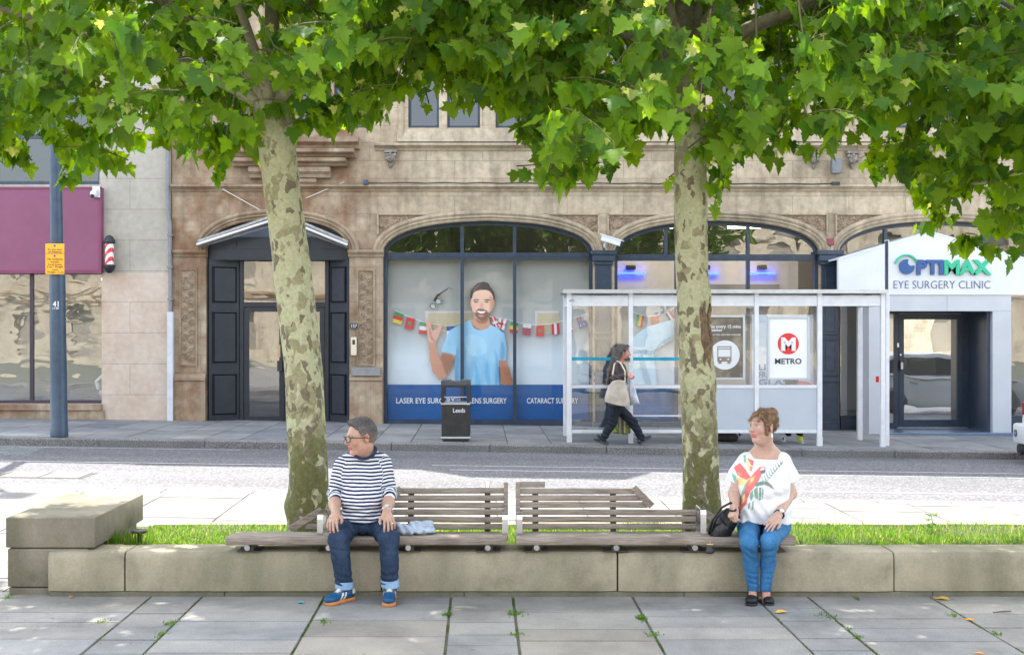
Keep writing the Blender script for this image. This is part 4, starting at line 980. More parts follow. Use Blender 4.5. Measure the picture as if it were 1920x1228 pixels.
MB().quad((dx(1816), YD, zb), (dx(1836), YD, zb), (dx(1836), YD, zt), (dx(1816), YD, zt)).build('sidelight_pane', M_GLASSD, fo); MB().quad((dx(1655), YD, zb), (dx(1676), YD, zb), (dx(1676), YD, zt), (dx(1655), YD, zt)).build('sidelight_pane', M_GLASSD, fo)
fr = MB(); a_, b_ = dx(1684.5), dx(1802.5); fr.box(a_, a_ + .1, YD - .05, YD + .03, zb + .01, zt - .01); fr.box(b_ - .1, b_, YD - .05, YD + .03, zb + .01, zt - .01); fr.box(a_ + .1, b_ - .1, YD - .05, YD + .03, zb + .01, zb + .16); fr.box(a_ + .1, b_ - .1, YD - .05, YD + .03, zt - .12, zt - .01)
do = fr.build('glazed_door', M_BLUE, cp)
MB().quad((a_ + .1, YD - .01, zb + .16), (b_ - .1, YD - .01, zb + .16), (b_ - .1, YD - .01, zt - .12), (a_ + .1, YD - .01, zt - .12)).build('pane', M_GLASSD, do)
MB().box(dx(1684), dx(1692), YD - .12, YD - .051, dz_(694), dz_(676), .006).build('keypad', M_BLACK, do)
MB().box(dx(1686), dx(1690), YD - .124, YD - .12, dz_(692), dz_(679)).build('key_buttons', M_STEEL, do)
MB().tube([(dx(1686), YD - .1, dz_(665)), (dx(1686), YD - .05, dz_(665))], .022, 10).build('lock', M_STEEL, do)
MB().box(dx(1680), dx(1684), YD - .07, YD - .051, dz_(651), dz_(643), .004).build('latch', M_STEEL, do)
MB().box(dx(1680), dx(1812), YD - .1, YD - .045, zb - .002, zb + .012).build('threshold', M_STEEL, cp)
# the sign: raised letters
M_NAVY = pm('navy_letter', s2l(36, 86, 150), s2l(30, 78, 140), scale=3, rough=.35); M_GREEN = pm('green_letter', s2l(36, 186, 140), s2l(30, 178, 132), scale=3, rough=.35)
def z8(p): return (1660 + p[0] / 8, 460 + p[1] / 8)
YS = DP - .055
eye = []
for i in range(40):
    t = 2 * math.pi * i / 40; eye.append((328 + 114 * math.cos(t), 320 + 112 * math.sin(t)))
cx, cy, r = 392, 255, 52
eye2 = []
for p in eye:
    dd = math.hypot(p[0] - cx, p[1] - cy)
    if dd < r * 1.05:
        an = math.atan2(p[1] - cy, p[0] - cx) + math.pi; continue
    eye2.append(p)
# notch: walk the small circle through the eye
c0 = min(range(len(eye2)), key=lambda i: math.hypot(eye2[i][0] - 442, eye2[i][1] - 300))
eye2 = eye2[c0:] + eye2[:c0]
st, en = eye2[-1], eye2[0]
a0 = math.atan2(st[1] - cy, st[0] - cx); a1 = math.atan2(en[1] - cy, en[0] - cx)
if a0 < a1: a0 += 2 * math.pi
for i in range(1, 12):
    t = a0 + (a1 - a0) * i / 12; eye2.append((cx + r * math.cos(t), cy + r * math.sin(t)))
def raised(pts, mat, name):
    q = [z8(p) for p in pts]; mb = MB(); mb.prism([(WX(p[0], YS), WZ(p[1], YS)) for p in q], YS, YS + .05); return mb.build(name, mat, cp)
raised(eye2, M_NAVY, 'eye_emblem')
arc = [(322 + 182 * math.cos(t), 318 + 186 * math.sin(t)) for t in [math.pi + .28 + (math.pi * .86 - .28) * i / 24 for i in range(25)]]
arc2 = [(322 + 158 * math.cos(t), 318 + 160 * math.sin(t)) for t in [math.pi + .28 + (math.pi * .86 - .28) * i / 24 for i in range(25)]]
raised(arc + arc2[::-1], M_GREEN, 'brow_emblem')
def lt(t_, a, b, mat): text_w(t_, 'lettering', mat, cp, 1660 + a / 8, 1660 + b / 8, 460 + 430 / 8, YS + .025, 205 / 8, bold=.045, depth=.025)
lt('PTI', 470, 862, M_NAVY); lt('MAX', 880, 1590, M_GREEN)
text_w('EYE SURGERY CLINIC', 'lettering', flat('slate_letter', s2l(96, 104, 128)), cp, 1675.5, 1857, 460 + 648 / 8, DP - .006, 15, bold=-.012, depth=.004)

# ================================================================== building across the square (what the shop windows mirror)
ob = empty('facing_building', (0, -16, 0), 'long sunlit sandstone building across the square, mirrored in the shop windows', 'building')
hs = []
for i in range(-9, 10):
    for (z0, z1) in ((.9, 3.0), (4.6, 7.0)): hs.append([(i * 2.9 - .6, z0), (i * 2.9 - .6, z1), (i * 2.9 + .6, z1), (i * 2.9 + .6, z0)])
MB().holed([(-28, -.3), (-28, 8.6), (28, 8.6), (28, -.3)], hs, -16.3, -16.0).build('wall', stone_mat('far_sandstone', (.60, .52, .38), (.53, .45, .33), (.30, .25, .18), 1.2, .42), ob)
MB().box(-28, 28, -16.0, -15.7, 8.2, 8.5).build('cornice', M_TRIM, ob); MB().box(-28, 28, -16.0, -15.8, 3.6, 3.85).build('string_course', M_TRIM, ob)
MB().box(-28, 28, -16.6, -16.4, -.3, 8.4).build('window_glazing', flat('pale_tan_glazing', (.30, .27, .21), rough=.5), ob)  # glazing colour lightened so the mirrored front stays plain tan
# ================================================================== LOW WALL, BLOCK, BENCHES
def wallstone(name, c1, c2, green, scale=3.0):
    m, n, b = newmat(name); L = n.links.new; geo = n.nodes.new('ShaderNodeNewGeometry'); pos = geo.outputs['Position']
    t = N(n, 'ShaderNodeTexNoise', Scale=scale, Detail=9.0, Roughness=.65); L(pos, t.inputs['Vector'])
    r = ramp(n, t.outputs[0], [(.3, c1), (.52, c2), (.7, green)])
    t2 = N(n, 'ShaderNodeTexNoise', Scale=1.3, Detail=6.0); mp = N(n, 'ShaderNodeMapping'); mp.inputs['Scale'].default_value = (2.2, 1, .6); mp.inputs['Location'].default_value = (3, 1, 7); L(pos, mp.inputs[0]); L(mp.outputs[0], t2.inputs['Vector'])
    r2 = ramp(n, t2.outputs[0], [(.42, 0.0), (.68, .85)])
    col = mix(n, r.outputs[0], green, r2.outputs[0])
    t3 = N(n, 'ShaderNodeTexNoise', Scale=60, Detail=5.0); L(pos, t3.inputs['Vector']); r3 = ramp(n, t3.outputs[0], [(.3, .90), (.7, 1.07)])
    L(mix(n, col, r3.outputs[0], 1, 'MULTIPLY'), b.inputs['Base Color']); b.inputs['Roughness'].default_value = .9; b.inputs['Specular IOR Level'].default_value = .2
    t4 = N(n, 'ShaderNodeTexNoise', Scale=22, Detail=8.0, Roughness=.7); L(pos, t4.inputs['Vector']); bump(n, b, t4.outputs[0], .35, .012); return m
M_WALL = wallstone('wall_sandstone', (.42, .37, .265), (.34, .30, .215), (.20, .19, .125))
M_WALLD = wallstone('block_sandstone', (.285, .255, .195), (.225, .20, .15), (.135, .125, .085))
DW = 9.43
lw = empty('low_wall', (0.6, DW + .15, 0), 'long low sandstone wall of big blocks carrying the two benches', 'wall')
jx = [88, 233, 715, 1158, 1677, 2140, 2500]; rg = random.Random(5)
for i in range(len(jx) - 1):
    x0, x1 = WX(jx[i], DW) + .006, WX(jx[i + 1], DW) - .006
    mb = MB(); j = rg.uniform(-.005, .005); z0, z1 = .042, .333 + rg.uniform(-.004, .003)
    # block with a chamfered front arris and slightly worn face
    prof = [(DW + j, z0), (DW + j - .002, z0 + .01), (DW + j, z1 - .05), (DW + j + .006, z1 - .03), (DW + j + .028, z1 - .006), (DW + j + .05, z1), (DW + .33, z1), (DW + .34, z1 - .01), (DW + .34, z0)]
    n = len(prof); k = max(2, int((x1 - x0) / .12)); vs = []
    for q in range(k + 1):
        X = x0 + (x1 - x0) * q / k
        for (Y, Z) in prof:
            e = .004 * mnoise.noise((X * 5, Y * 9, Z * 9)) if Y < DW + .1 else 0
            ex = .01 if q in (0, k) else 0
            vs.append((X, Y + e + (ex if Y < DW + .02 else 0), Z - (ex * .6 if Z > z1 - .02 else 0)))
    fs = [(q * n + i2, q * n + (i2 + 1) % n, (q + 1) * n + (i2 + 1) % n, (q + 1) * n + i2) for q in range(k) for i2 in range(n)]
    fs += [tuple(range(n)), tuple(k * n + i2 for i2 in reversed(range(n)))]
    mb.add(vs, fs); mb.build('wall_block', M_WALL, lw, smooth=30)
px_pl = [92, 420, 870, 1283, 1750, 2300]
mb = MB()
for i in range(len(px_pl) - 1): mb.box(WX(px_pl[i], DW) + .002, WX(px_pl[i + 1], DW) - .002, DW + .012, DW + .33, -.02, .036, .004)
mb.build('plinth', wallstone('plinth_stone', (.22, .205, .155), (.17, .16, .12), (.11, .11, .075)), lw)
sb = empty('stone_block', (-3.45, 10.1, 0), 'massive dark stone block standing at the left end of the low wall', 'stone block')
def skew(mb, x0, x1, y0, y1, z0, z1, bev):
    mb.box(x0, x1, y0, y1, z0, z1, bev); n = 24
    for k in range(len(mb.v)):
        x, y, z = mb.v[k]
        mb.v[k] = (x - (y - y0) * ROT, y, z)
    return mb
DB = 9.5; bx0, bx1 = WX(10, DB), WX(178, DB)
skew(MB(), bx0, bx1, DB, 10.87, .352, .578, .012).build('top_block', M_WALLD, sb, smooth=30)
skew(MB(), bx0 + .012, bx1 - .05, DB + .008, 10.85, .058, .345, .01).build('lower_block', M_WALLD, sb, smooth=30)
skew(MB(), bx0 + .02, bx1 - .06, DB + .015, 10.84, -.02, .05, .006).build('footing', M_WALLD, sb)
# low kerb stone at the back of the bed
MB().box(-3.1, 9.5, 10.97, 11.10, -.1, .30, .012).build('bed_edging', M_WALL, lw)
MB().box(9.3, 9.5, 9.78, 10.96, -.1, .30, .012).build('bed_edging', M_WALL, lw)

def wood_mat():
    m, n, b = newmat('weathered_teak'); L = n.links.new; co = coords(n, (1.2, 22, 22))
    t = N(n, 'ShaderNodeTexNoise', Scale=4.0, Detail=8.0, Roughness=.7, Distortion=.4); L(co, t.inputs['Vector'])
    r = ramp(n, t.outputs[0], [(.3, (.13, .108, .092)), (.5, (.265, .23, .20)), (.7, (.39, .35, .31))])
    c2 = coords(n, (1, 1, 1)); t2 = N(n, 'ShaderNodeTexNoise', Scale=3.2, Detail=5.0); L(c2, t2.inputs['Vector']); r2 = ramp(n, t2.outputs[0], [(.35, (.78, .74, .70)), (.6, (1.1, 1.06, 1.0))])
    L(mix(n, r.outputs[0], r2.outputs[0], 1, 'MULTIPLY'), b.inputs['Base Color']); b.inputs['Roughness'].default_value = .85; b.inputs['Specular IOR Level'].default_value = .2
    bump(n, b, t.outputs[0], .5, .006); return m
M_WOOD = wood_mat()
M_SSTEEL = pm('polished_steel', (.72, .73, .74), (.60, .61, .62), scale=6, rough=.16, metal=1.0)
M_IRON = pm('dark_bracket', (.05, .047, .045), (.09, .075, .06), scale=14, rough=.6)
def slat(mb, x0, x1, y, z, h, t, rg, tilt=0.0):
    """worn plank along x: rounded arrises, slightly wavy"""
    k = max(2, int((x1 - x0) / .18)); prof = []
    r = min(h, t) * .28
    for (sy, sz) in ((-1, -1), (-1, 1), (1, 1), (1, -1)):
        cy, cz = sy * (t / 2 - r), sz * (h / 2 - r)
        a0 = {(-1, -1): 180, (-1, 1): 90, (1, 1): 0, (1, -1): 270}[(sy, sz)]
        for q in ((90, 45, 0) if True else ()): 
            a = R(a0 + q); prof.append((cy + r * math.cos(a), cz + r * math.sin(a)))
    n = len(prof); vs = []; ph = rg.random() * 50; sag = rg.uniform(-.003, .003)
    for q in range(k + 1):
        X = x0 + (x1 - x0) * q / k
        dz = .003 * mnoise.noise((X * 2.2 + ph, 0, ph)) + sag * (q / k); sc = 1 + .06 * mnoise.noise((X * 3 + ph, 3, 0))
        for (py, pz) in prof:
            Y, Z = py * sc, pz * sc
            vs.append((X + (.006 * mnoise.noise((ph, pz * 60, q)) if q in (0, k) else 0), y + Y * math.cos(tilt) - Z * math.sin(tilt), z + Y * math.sin(tilt) + Z * math.cos(tilt) + dz))
    fs = [(q * n + i, q * n + (i + 1) % n, (q + 1) * n + (i + 1) % n, (q + 1) * n + i) for q in range(k) for i in range(n)]
    fs += [tuple(range(n)), tuple(k * n + i for i in reversed(range(n)))]
    mb.add(vs, fs)
DBK = 9.86
def bz(py): return WZ(py, DBK)
def bx_(px): return WX(px, DBK)
def by(z): return DBK - .03 + (z - .45) * .20
def bench(label, seat_px, slats, posts, feet, arms, diags, stubs, supports, seed):
    rg = random.Random(seed)
    x0, x1 = WX(seat_px[0], 9.42), WX(seat_px[1], 9.42)
    e = empty('bench', ((x0 + x1) / 2, 9.6, .333), label, 'bench', 'slatted benches on the low wall')
    mb = MB()
    for i, (y, h, t, z) in enumerate(((9.425, .062, .07, .420), (9.51, .04, .085, .428), (9.605, .04, .085, .424), (9.70, .04, .08, .418))):
        slat(mb, x0 + rg.uniform(-.004, .012), x1 - rg.uniform(-.004, .012), y, z, h, t, rg)
    mb.build('seat', M_WOOD, e, smooth=35)
    mb = MB()
    for (pa, pb, py) in slats:
        z = bz(py); slat(mb, bx_(pa), bx_(pb), by(z), z, .044, .03, rg, -.2)
    mb.build('backrest', M_WOOD, e, smooth=35)
    for (px, pa, pb) in posts:
        m = MB(); za, zb = bz(pb), bz(pa); m.bar((bx_(px), by(za) - .004, za), (bx_(px), by(zb) - .004, zb), .035, .05, up=(0, 1, 0)); m.build('end_post', M_WOOD, e)
    for (xa, ya, xb, yb, w) in diags:
        m = MB(); za, zb = bz(ya), bz(yb); m.bar((bx_(xa), by(za) - .022, za), (bx_(xb), by(zb) - .022, zb), .028, w, up=(0, 0, 1)); m.build('raked_rail', M_WOOD, e)
    for px in feet:
        x = WX(px, 9.42); m = MB(); m.tube([(x, 9.385, .372), (x, 9.75, .372)], .021, 12); f = m.build('foot_tube', M_SSTEEL, e, smooth=40)
        m = MB(); m.box(x - .03, x + .035, 9.45, 9.6, .337, .372, .004); m.box(x - .09, x + .09, 9.43, 9.62, .334, .341, .003); m.box(x + .01, x + .05, 9.44, 9.7, .372, .40, .003); m.build('bracket', M_IRON, f)
    for (px, pt) in arms:
        x = WX(px, 9.5); w = .022; zt = WZ(pt, 9.5); m = MB()
        pts = [(9.50, .43)] + [(9.50 + .045 - .045 * math.cos(t), zt - .045 + .045 * math.sin(t)) for t in (0, .4, .8, 1.2, 1.57)] + [(9.7 + .05 * math.sin(t), zt - .05 + .05 * math.cos(t)) for t in (0, .5, 1, 1.57)] + [(9.75, .43)]
        th = .009; vs = []
        for i, (yy, zz) in enumerate(pts):
            a = Vector(pts[max(i - 1, 0)]); b = Vector(pts[min(i + 1, len(pts) - 1)]); t_ = (b - a).normalized(); nn = Vector((-t_.y, t_.x)) * th
            vs += [(x - w, yy, zz), (x + w, yy, zz), (x + w, yy - nn.x, zz - nn.y), (x - w, yy - nn.x, zz - nn.y)]
        fs = [(i * 4 + k, i * 4 + (k + 1) % 4, i * 4 + 4 + (k + 1) % 4, i * 4 + 4 + k) for i in range(len(pts) - 1) for k in range(4)]
        m.add(vs, fs); m.build('armrest', M_SSTEEL, e)
    for (px, pt) in supports:
        za = bz(1000); zb = bz(pt); x = bx_(px); m = MB(); m.bar((x, by(za) + .035, za), (x, by(zb) + .035, zb), .045, .03, up=(0, 1, 0)); m.build('back_support', M_IRON, e)
    for (px, pt, pb) in stubs:
        x = bx_(px); m = MB(); m.tube([(x, by(bz(pb)) + .05, bz(pb)), (x, by(bz(pt)) + .05, bz(pt))], .019, 10); m.build('support_tube', M_SSTEEL, e, smooth=40)
    return e
bench('weathered slatted bench with a long backless left end, carrying the man and a pale jacket', (425, 952),
      [(720, 946, 921), (722, 946, 934), (728, 946, 946.5), (600, 946, 959.5), (590, 946, 972.5), (575, 946, 985.5)], [(948.5, 905, 990)], (465, 617, 766, 915),
      [(600, 962), (947, 962)], [(604, 955, 546, 990, .05), (752, 915, 722, 950, .05)], [(914, 905, 1008), (770, 985, 1008)], [(770, 918), (914, 918)], 3)
bench('weathered slatted bench with a stepped angled backrest, carrying the woman and her bag', (968, 1490),
      [(972, 1022, 909.5), (975, 1190, 921), (975, 1203, 934), (975, 1214, 946.5), (975, 1316, 959.5), (975, 1322, 972.5), (975, 1335, 985.5)], [(971, 905, 990)], (1006, 1155, 1302, 1452),
      [(974, 962), (1319, 953)], [(1188, 914, 1222, 948, .05), (1310, 952, 1348, 978, .05)], [(1004, 988, 1008), (1150, 988, 1008), (1290, 988, 1008)], [(1004, 918), (1150, 918), (1290, 957)], 4)

# ================================================================== STREET FURNITURE
M_POLE = pm('slate_lamp_paint', s2l(62, 80, 98), s2l(50, 68, 86), scale=5, rough=.42, bmp=.04)
xb = WX(111, 21.57); e = empty('lamp_post', (xb, 21.57, .15), 'tall slate blue lamp post carrying yellow parking signs beside the road', 'lamp post')
xt = WX(104, 21.57)
MB().lathe([(.15, .0), (.15, .12), (.143, .14), (.136, 1.4), (.132, 2.72), (.12, 2.80), (.108, 2.84)], (0, 0, 0), 28).build('base_column', M_POLE, None, smooth=40)
o = bpy.context.scene.collection.objects['base_column']; o.parent = e; o.location = (0, 0, 0); o.rotation_euler = (0, R(-.7), 0)
m = MB(); m.tube([(xb - .035, 21.57, 2.95), (xb - .085, 21.57, 6.5), (xb - .14, 21.57, 9.0), (xb + .1, 21.3, 9.5), (xb + .9, 20.2, 9.7)], [.106, .095, .075, .05, .04], 20); m.build('shaft', M_POLE, e, smooth=40)
m = MB(); m.box(xb + .75, xb + 1.15, 19.9, 20.4, 9.62, 9.75, .04); m.build('lantern', M_GREYP, e)
text_w('41', 'lettering', M_LTR, e, 99, 110, 575, 21.57 - .155, 10, bold=.02); text_w('1130', 'lettering', M_LTR, e, 99, 110, 580, 21.57 - .155, 4, bold=.01)
M_YEL = pm('sign_yellow', s2l(250, 180, 20), s2l(244, 172, 16), scale=3, rough=.4); M_SBLK = flat('sign_ink', (.05, .02, .06), rough=.5); M_PUR = flat('sign_purple', s2l(130, 40, 190), rough=.5)
def ysign(label, y0, y1, lines, x0=85, x1=120.5):
    d = 21.57 - .17; e = empty('parking_sign', W((x0 + x1) / 2, y1, d), label, 'sign', 'yellow signs on the lamp post')
    MB().box(WX(x0, d), WX(x1, d), d, d + .012, WZ(y1 - .4, d), WZ(y0, d), .005).build('plate', M_YEL, e)
    m = MB(); m.lathe([(0, d - .003), (.02, d - .003), (.02, d)], (WX(102.5, d), 0, WZ(y0 + 4, d)), 12, 'y'); m.build('clearway_dot', M_PUR, e)
    for (t_, a, b, py, h) in lines: text_w(t_, 'lettering', M_SBLK, e, a, b, py, d - .002, h, bold=-.005)
    MB().box(WX(98, d), WX(108, d), d + .012, d + .06, WZ(y1 - 3, d), WZ(y1 - 6, d)).build('clamp', M_IRON, e)
ysign('small yellow sign reading At any time on footway on the lamp post', 457, 475.5, [('At any time', 89.5, 116, 469.5, 3.6), ('on footway', 90.5, 115.5, 474, 3.6)])
ysign('larger yellow sign about no stopping except local buses on the lamp post', 475.9, 515, [('No stopping', 89.5, 117, 487.5, 3.6), ('except', 95.5, 111, 492.5, 3.4), ('local buses', 90.5, 116, 497.5, 3.6), ('5 am - M\'night', 88, 118.5, 502, 3.6), ('taxis', 97.5, 109, 507.3, 3.4), ('M\'night - 5 am', 89, 119, 512, 3.6)])

# litter bin
dbn = 21.78; X0, X1 = WX(827, dbn), WX(881, dbn); zB = gz(-1, 22); e = empty('litter_bin', ((X0 + X1) / 2, dbn + .2, zB), 'square black litter bin with silver bands on the far pavement', 'bin')
M_BIN = pm('bin_black', (.018, .018, .02), (.035, .034, .034), scale=9, rough=.45, bmp=.05); M_SIL = pm('silver_band', (.62, .63, .64), scale=6, rough=.35, metal=.3)
yb0, yb1 = dbn, dbn + .5; Zb = lambda p: WZ(p, dbn)
m = MB(); m.box(X0 + .005, X1 - .005, yb0, yb1, zB + .03, Zb(760), .012); m.build('body', M_BIN, e)
m = MB()
for (xa, xbb) in ((X0, X0 + .055), (X1 - .055, X1)):
    m.box(xa, xbb, yb0 - .004, yb0 + .055, Zb(760), Zb(722)); m.box(xa, xbb, yb1 - .055, yb1, Zb(760), Zb(722))
m.box(X0 + .055, X1 - .055, yb0 + .002, yb0 + .04, Zb(726), Zb(722)); m.build('hood_frame', M_BIN, e)
m = MB(); m.prism([(X0 - .004, Zb(722)), (X0 - .004, Zb(714)), (X0 + .02, Zb(713)), (X0 + .15, Zb(713)), (X0 + .17, Zb(715.5)), (X1 - .17, Zb(715.5)), (X1 - .15, Zb(713)), (X1 - .02, Zb(713)), (X1 + .004, Zb(714)), (X1 + .004, Zb(722))], yb0 - .01, yb1 + .01); m.build('lid', pm('bin_lid', (.09, .10, .115), (.06, .065, .075), scale=9, rough=.5), e)
for (q0, q1) in ((758.5, 755.5), (822, 818.5)): MB().box(X0 - .003, X1 + .003, yb0 - .006, yb1 + .004, Zb(q0), Zb(q1)).build('silver_band', M_SIL, e)
m = MB(); m.box(X0 + .03, X1 - .03, yb0 + .02, yb1 - .02, zB - .02, zB + .03); m.build('foot', M_BIN, e)
text_w('ITTER', 'lettering', pm('worn_lettering', (.55, .55, .55), (.2, .2, .2), scale=60, rough=.6), e, 848, 864, 752, dbn - .002, 6, bold=.01)
text_w('Leeds', 'lettering', M_LTR, e, 849.5, 872, 773, dbn - .002, 8, bold=.008)
m = MB(); m.box(X0 + .05, X1 - .05, yb0 - .003, yb0 - .001, Zb(745), Zb(743.5)); m.build('aperture_lip', M_SIL, e)

# ---- bus shelter
DS = 22.0; sx = lambda p: WX(p, DS); sz = lambda p: WZ(p, DS)
M_ALU = pm('white_shelter_alu', (.76, .77, .80), (.64, .65, .68), scale=5, rough=.4, lo=.42, hi=.75); M_PANEL = pm('grey_shelter_panel', s2l(190, 198, 208), s2l(180, 189, 200), scale=1.2, rough=.4)
M_SGL = glass('shelter_glass', .15, (.93, .95, .955), wave=.002); M_TEAL = pm('teal_stripe', s2l(0, 160, 190), scale=4, rough=.5)
sh = empty('bus_shelter', (sx(1360), DS + .7, gz(3.7, 22)), 'white framed glass bus shelter with a flat roof and transit posters', 'bus shelter')
zr = sz(549)
for (p0, p1, pb, dd) in ((1063, 1072, 832, 0), (1179, 1187, 833, 0), (1284, 1292, 834, 0), (1415, 1423, 836, 0), (1533, 1542, 838, 0), (1652, 1660, 840, 0)):
    MB().box(sx(p0), sx(p1), DS, DS + .09, sz(pb) - .03, zr, .006).build('post', M_ALU, sh)
    MB().box(sx(p0) - .004, sx(p1) + .004, DS - .006, DS - .0005, sz(pb) - .02, sz(pb - 19), .001).build('post_foot', M_WHITE, sh)
for (p0, p1) in ((1063, 1072), (1652, 1660)):
    x = (sx(p0) + sx(p1)) / 2
    MB().box(x - .045, x + .045, DS + 1.45, DS + 1.54, -.2, zr, .006).build('post', M_ALU, sh)
bays = [(1072, 1179), (1187, 1284), (1292, 1415), (1423, 1533), (1542, 1652)]
for i, (a_, b_) in enumerate(bays):
    m = MB(); m.box(sx(a_) + .001, sx(b_) - .001, DS + .02, DS + .07, sz(574), sz(554), .004); m.box(sx(a_) + .001, sx(b_) - .001, DS + .012, DS + .075, sz(566.5), sz(565.5))
    m.build('header', M_ALU, sh)
    if i == 4: continue
    for (q0, q1) in ((728, 722), (812, 806)) + (((781, 778.5),) if i == 1 else ()): MB().box(sx(a_) + .001, sx(b_) - .001, DS + .02, DS + .07, sz(q0), sz(q1), .003).build('rail', M_ALU, sh)
    yg = DS + .045
    MB().quad((sx(a_), yg, sz(722)), (sx(b_), yg, sz(722)), (sx(b_), yg, sz(574)), (sx(a_), yg, sz(574))).build('glass_pane', M_SGL, sh)
    if i < 2:
        MB().quad((sx(a_), yg, sz(806)), (sx(b_), yg, sz(806)), (sx(b_), yg, sz(728)), (sx(a_), yg, sz(728))).build('glass_pane', M_SGL, sh)
        MB().box(sx(a_) + .002, sx(b_) - .002, yg - .006, yg - .002, sz(676), sz(670)).build('teal_stripe', M_TEAL, sh)
    else:
        MB().box(sx(a_) + .002, sx(b_) - .002, yg - .015, yg + .015, sz(805.8), sz(728.2)).build('lower_panel', M_PANEL, sh)
# end screens
for x in (sx(1067), sx(1656)):
    if x < 3:
        MB().quad((x, DS + .1, sz(800)), (x, DS + 1.44, sz(800)), (x, DS + 1.44, sz(575)), (x, DS + .1, sz(575))).build('glass_pane', M_SGL, sh)
    m = MB(); m.box(x - .02, x + .02, DS + .1, DS + 1.44, sz(574), sz(556)); m.build('header', M_ALU, sh)
m = MB(); m.box(sx(1056), sx(1664), DS - .06, DS + 1.62, zr + .002, zr + .05, .01); m.build('roof', pm('shelter_roof', s2l(170, 178, 178), s2l(120, 128, 126), scale=3, rough=.5), sh)
m = MB(); m.box(sx(1056), sx(1664), DS - .075, DS - .061, zr - .01, zr + .055); m.build('gutter', M_SIL, sh)
text_w('22191', 'lettering', M_SBLK, sh, 1067, 1078, 565, DS - .008, 3)
# timetable poster
def pframe(p0, p1, q0, q1, mat, name, t=4):
    y = DS + .015; m = MB(); fr_ = MB(); w = t / 108
    m.box(sx(p0) + w, sx(p1) - w, y, y + .01, sz(q1) + w, sz(q0) - w); o = m.build(name, mat, sh)
    for bxx in ((sx(p0), sx(p0) + w, sz(q1), sz(q0)), (sx(p1) - w, sx(p1), sz(q1), sz(q0)), (sx(p0) + w, sx(p1) - w, sz(q1), sz(q1) + w), (sx(p0) + w, sx(p1) - w, sz(q0) - w, sz(q0))): fr_.box(bxx[0], bxx[1], y - .02, y + .012, bxx[2], bxx[3], .004)
    fr_.build('poster_frame', M_GREYP, o); return o
M_TTB = pm('taupe_poster', s2l(150, 138, 118), s2l(98, 92, 84), scale=2.2, rough=.25, lo=.42, hi=.6)
o = pframe(1300, 1397, 591, 712, M_TTB, 'timetable_poster'); yq = DS + .012
text_w('buses every 15 mins', 'lettering', M_LTR, o, 1322, 1389, 615, yq, 6, bold=.012); text_w('or better', 'lettering', M_LTR, o, 1322, 1355, 621.5, yq, 6, bold=.012); text_w('if you\'re on the core bus network', 'lettering', M_LTR, o, 1318, 1389, 629, yq, 4)
def disc(cx, cy, r, mat, name, par, y, n=40):
    m = MB(); polyface(m, ell_pts(cx, cy, r, r, n), y); return m.build(name, mat, par)
disc(1359.5, 665.5, 27.5, M_WHITE, 'white_roundel', o, yq)
M_ICON = pm('taupe_icon', s2l(140, 130, 112), scale=4, rough=.4); m = MB(); yi = yq - .002
def rct(a, b, c, d): polyface(m, [(a, c), (b, c), (b, d), (a, d)], yi)
rct(1345, 1346.8, 649, 678); rct(1369.7, 1371.5, 649, 678); rct(1346.8, 1369.7, 649, 651); rct(1346.8, 1369.7, 653.5, 655.2); rct(1346.8, 1369.7, 669, 678); rct(1347, 1353, 678, 682); rct(1363.5, 1369.5, 678, 682)
m.build('bus_icon', M_ICON, o)
disc(1351, 673.5, 1.7, M_WHITE, 'icon_lamp', o, yi - .001, 12); disc(1365.5, 673.5, 1.7, M_WHITE, 'icon_lamp', o, yi - .001, 12)
o = pframe(1439, 1518, 593, 712, pm('white_poster', (.86, .86, .87), (.82, .83, .84), scale=2, rough=.4), 'transit_poster')
M_RED = pm('transit_red', s2l(226, 46, 52), s2l(218, 42, 48), scale=3, rough=.4); disc(1478, 644.5, 20, M_RED, 'red_roundel', o, yq)
text_w('M', 'lettering', M_LTR, o, 1464.5, 1492, 656, yq - .002, 22, bold=.06); text_w('METRO', 'lettering', flat('charcoal_ink', s2l(74, 74, 80)), o, 1453, 1503, 682, yq, 10, bold=.025)
m = MB(); m.box(sx(1646), sx(1651), DS + .09, DS + .13, sz(717), sz(706), .004); m.build('red_call_box', flat('red_call_box', s2l(220, 30, 40)), sh)
# slim perch seat inside the shelter
m = MB(); m.box(sx(1300), sx(1525), DS + .55, DS + .8, sz(782), sz(778), .01); m.build('perch_seat', M_ALU, sh)
for p in (1310, 1515): MB().tube([(sx(p), DS + .7, -.1), (sx(p), DS + .7, sz(782))], .025, 8).build('seat_leg', M_ALU, sh)
# bus stop pole beside it
d_ = 22.25; e = empty('bus_stop_pole', W(1664.5, 838, d_), 'tall white bus stop pole with a flag seen edge on, beside the clinic sign', 'pole')
m = MB(); m.box(WX(1660.5, d_), WX(1668, d_), d_, d_ + .07, WZ(838, d_) - .05, WZ(450, d_), .012); m.build('pole', M_ALU, e)
m = MB(); m.box(WX(1659, d_), WX(1661.5, d_), d_ - .13, d_ - .01, WZ(545, d_), WZ(452, d_), .004); m.build('flag_panel', M_BLUE, e)

# black holdall behind the lower panel
dh = 22.75; e = empty('holdall_bag', W(1362, 826, dh), 'black holdall on the ground behind the grey shelter panel', 'bag'); m = MB()
m.ball(tuple(W(1358, 820, dh)), (.26, .18, .13), 16, 10); m.build('body', pm('black_nylon', (.012, .012, .014), (.03, .03, .033), scale=12, rough=.6, bmp=.4), e, smooth=True)
m = MB(); c = W(1372, 815, dh); m.tube([(c.x - .12, dh, c.z + .02), (c.x + .02, dh - .05, c.z + .09), (c.x + .13, dh, c.z + .06), (c.x + .15, dh, c.z - .02)], .02, 8); m.build('handle', M_BLACK, e, smooth=True)

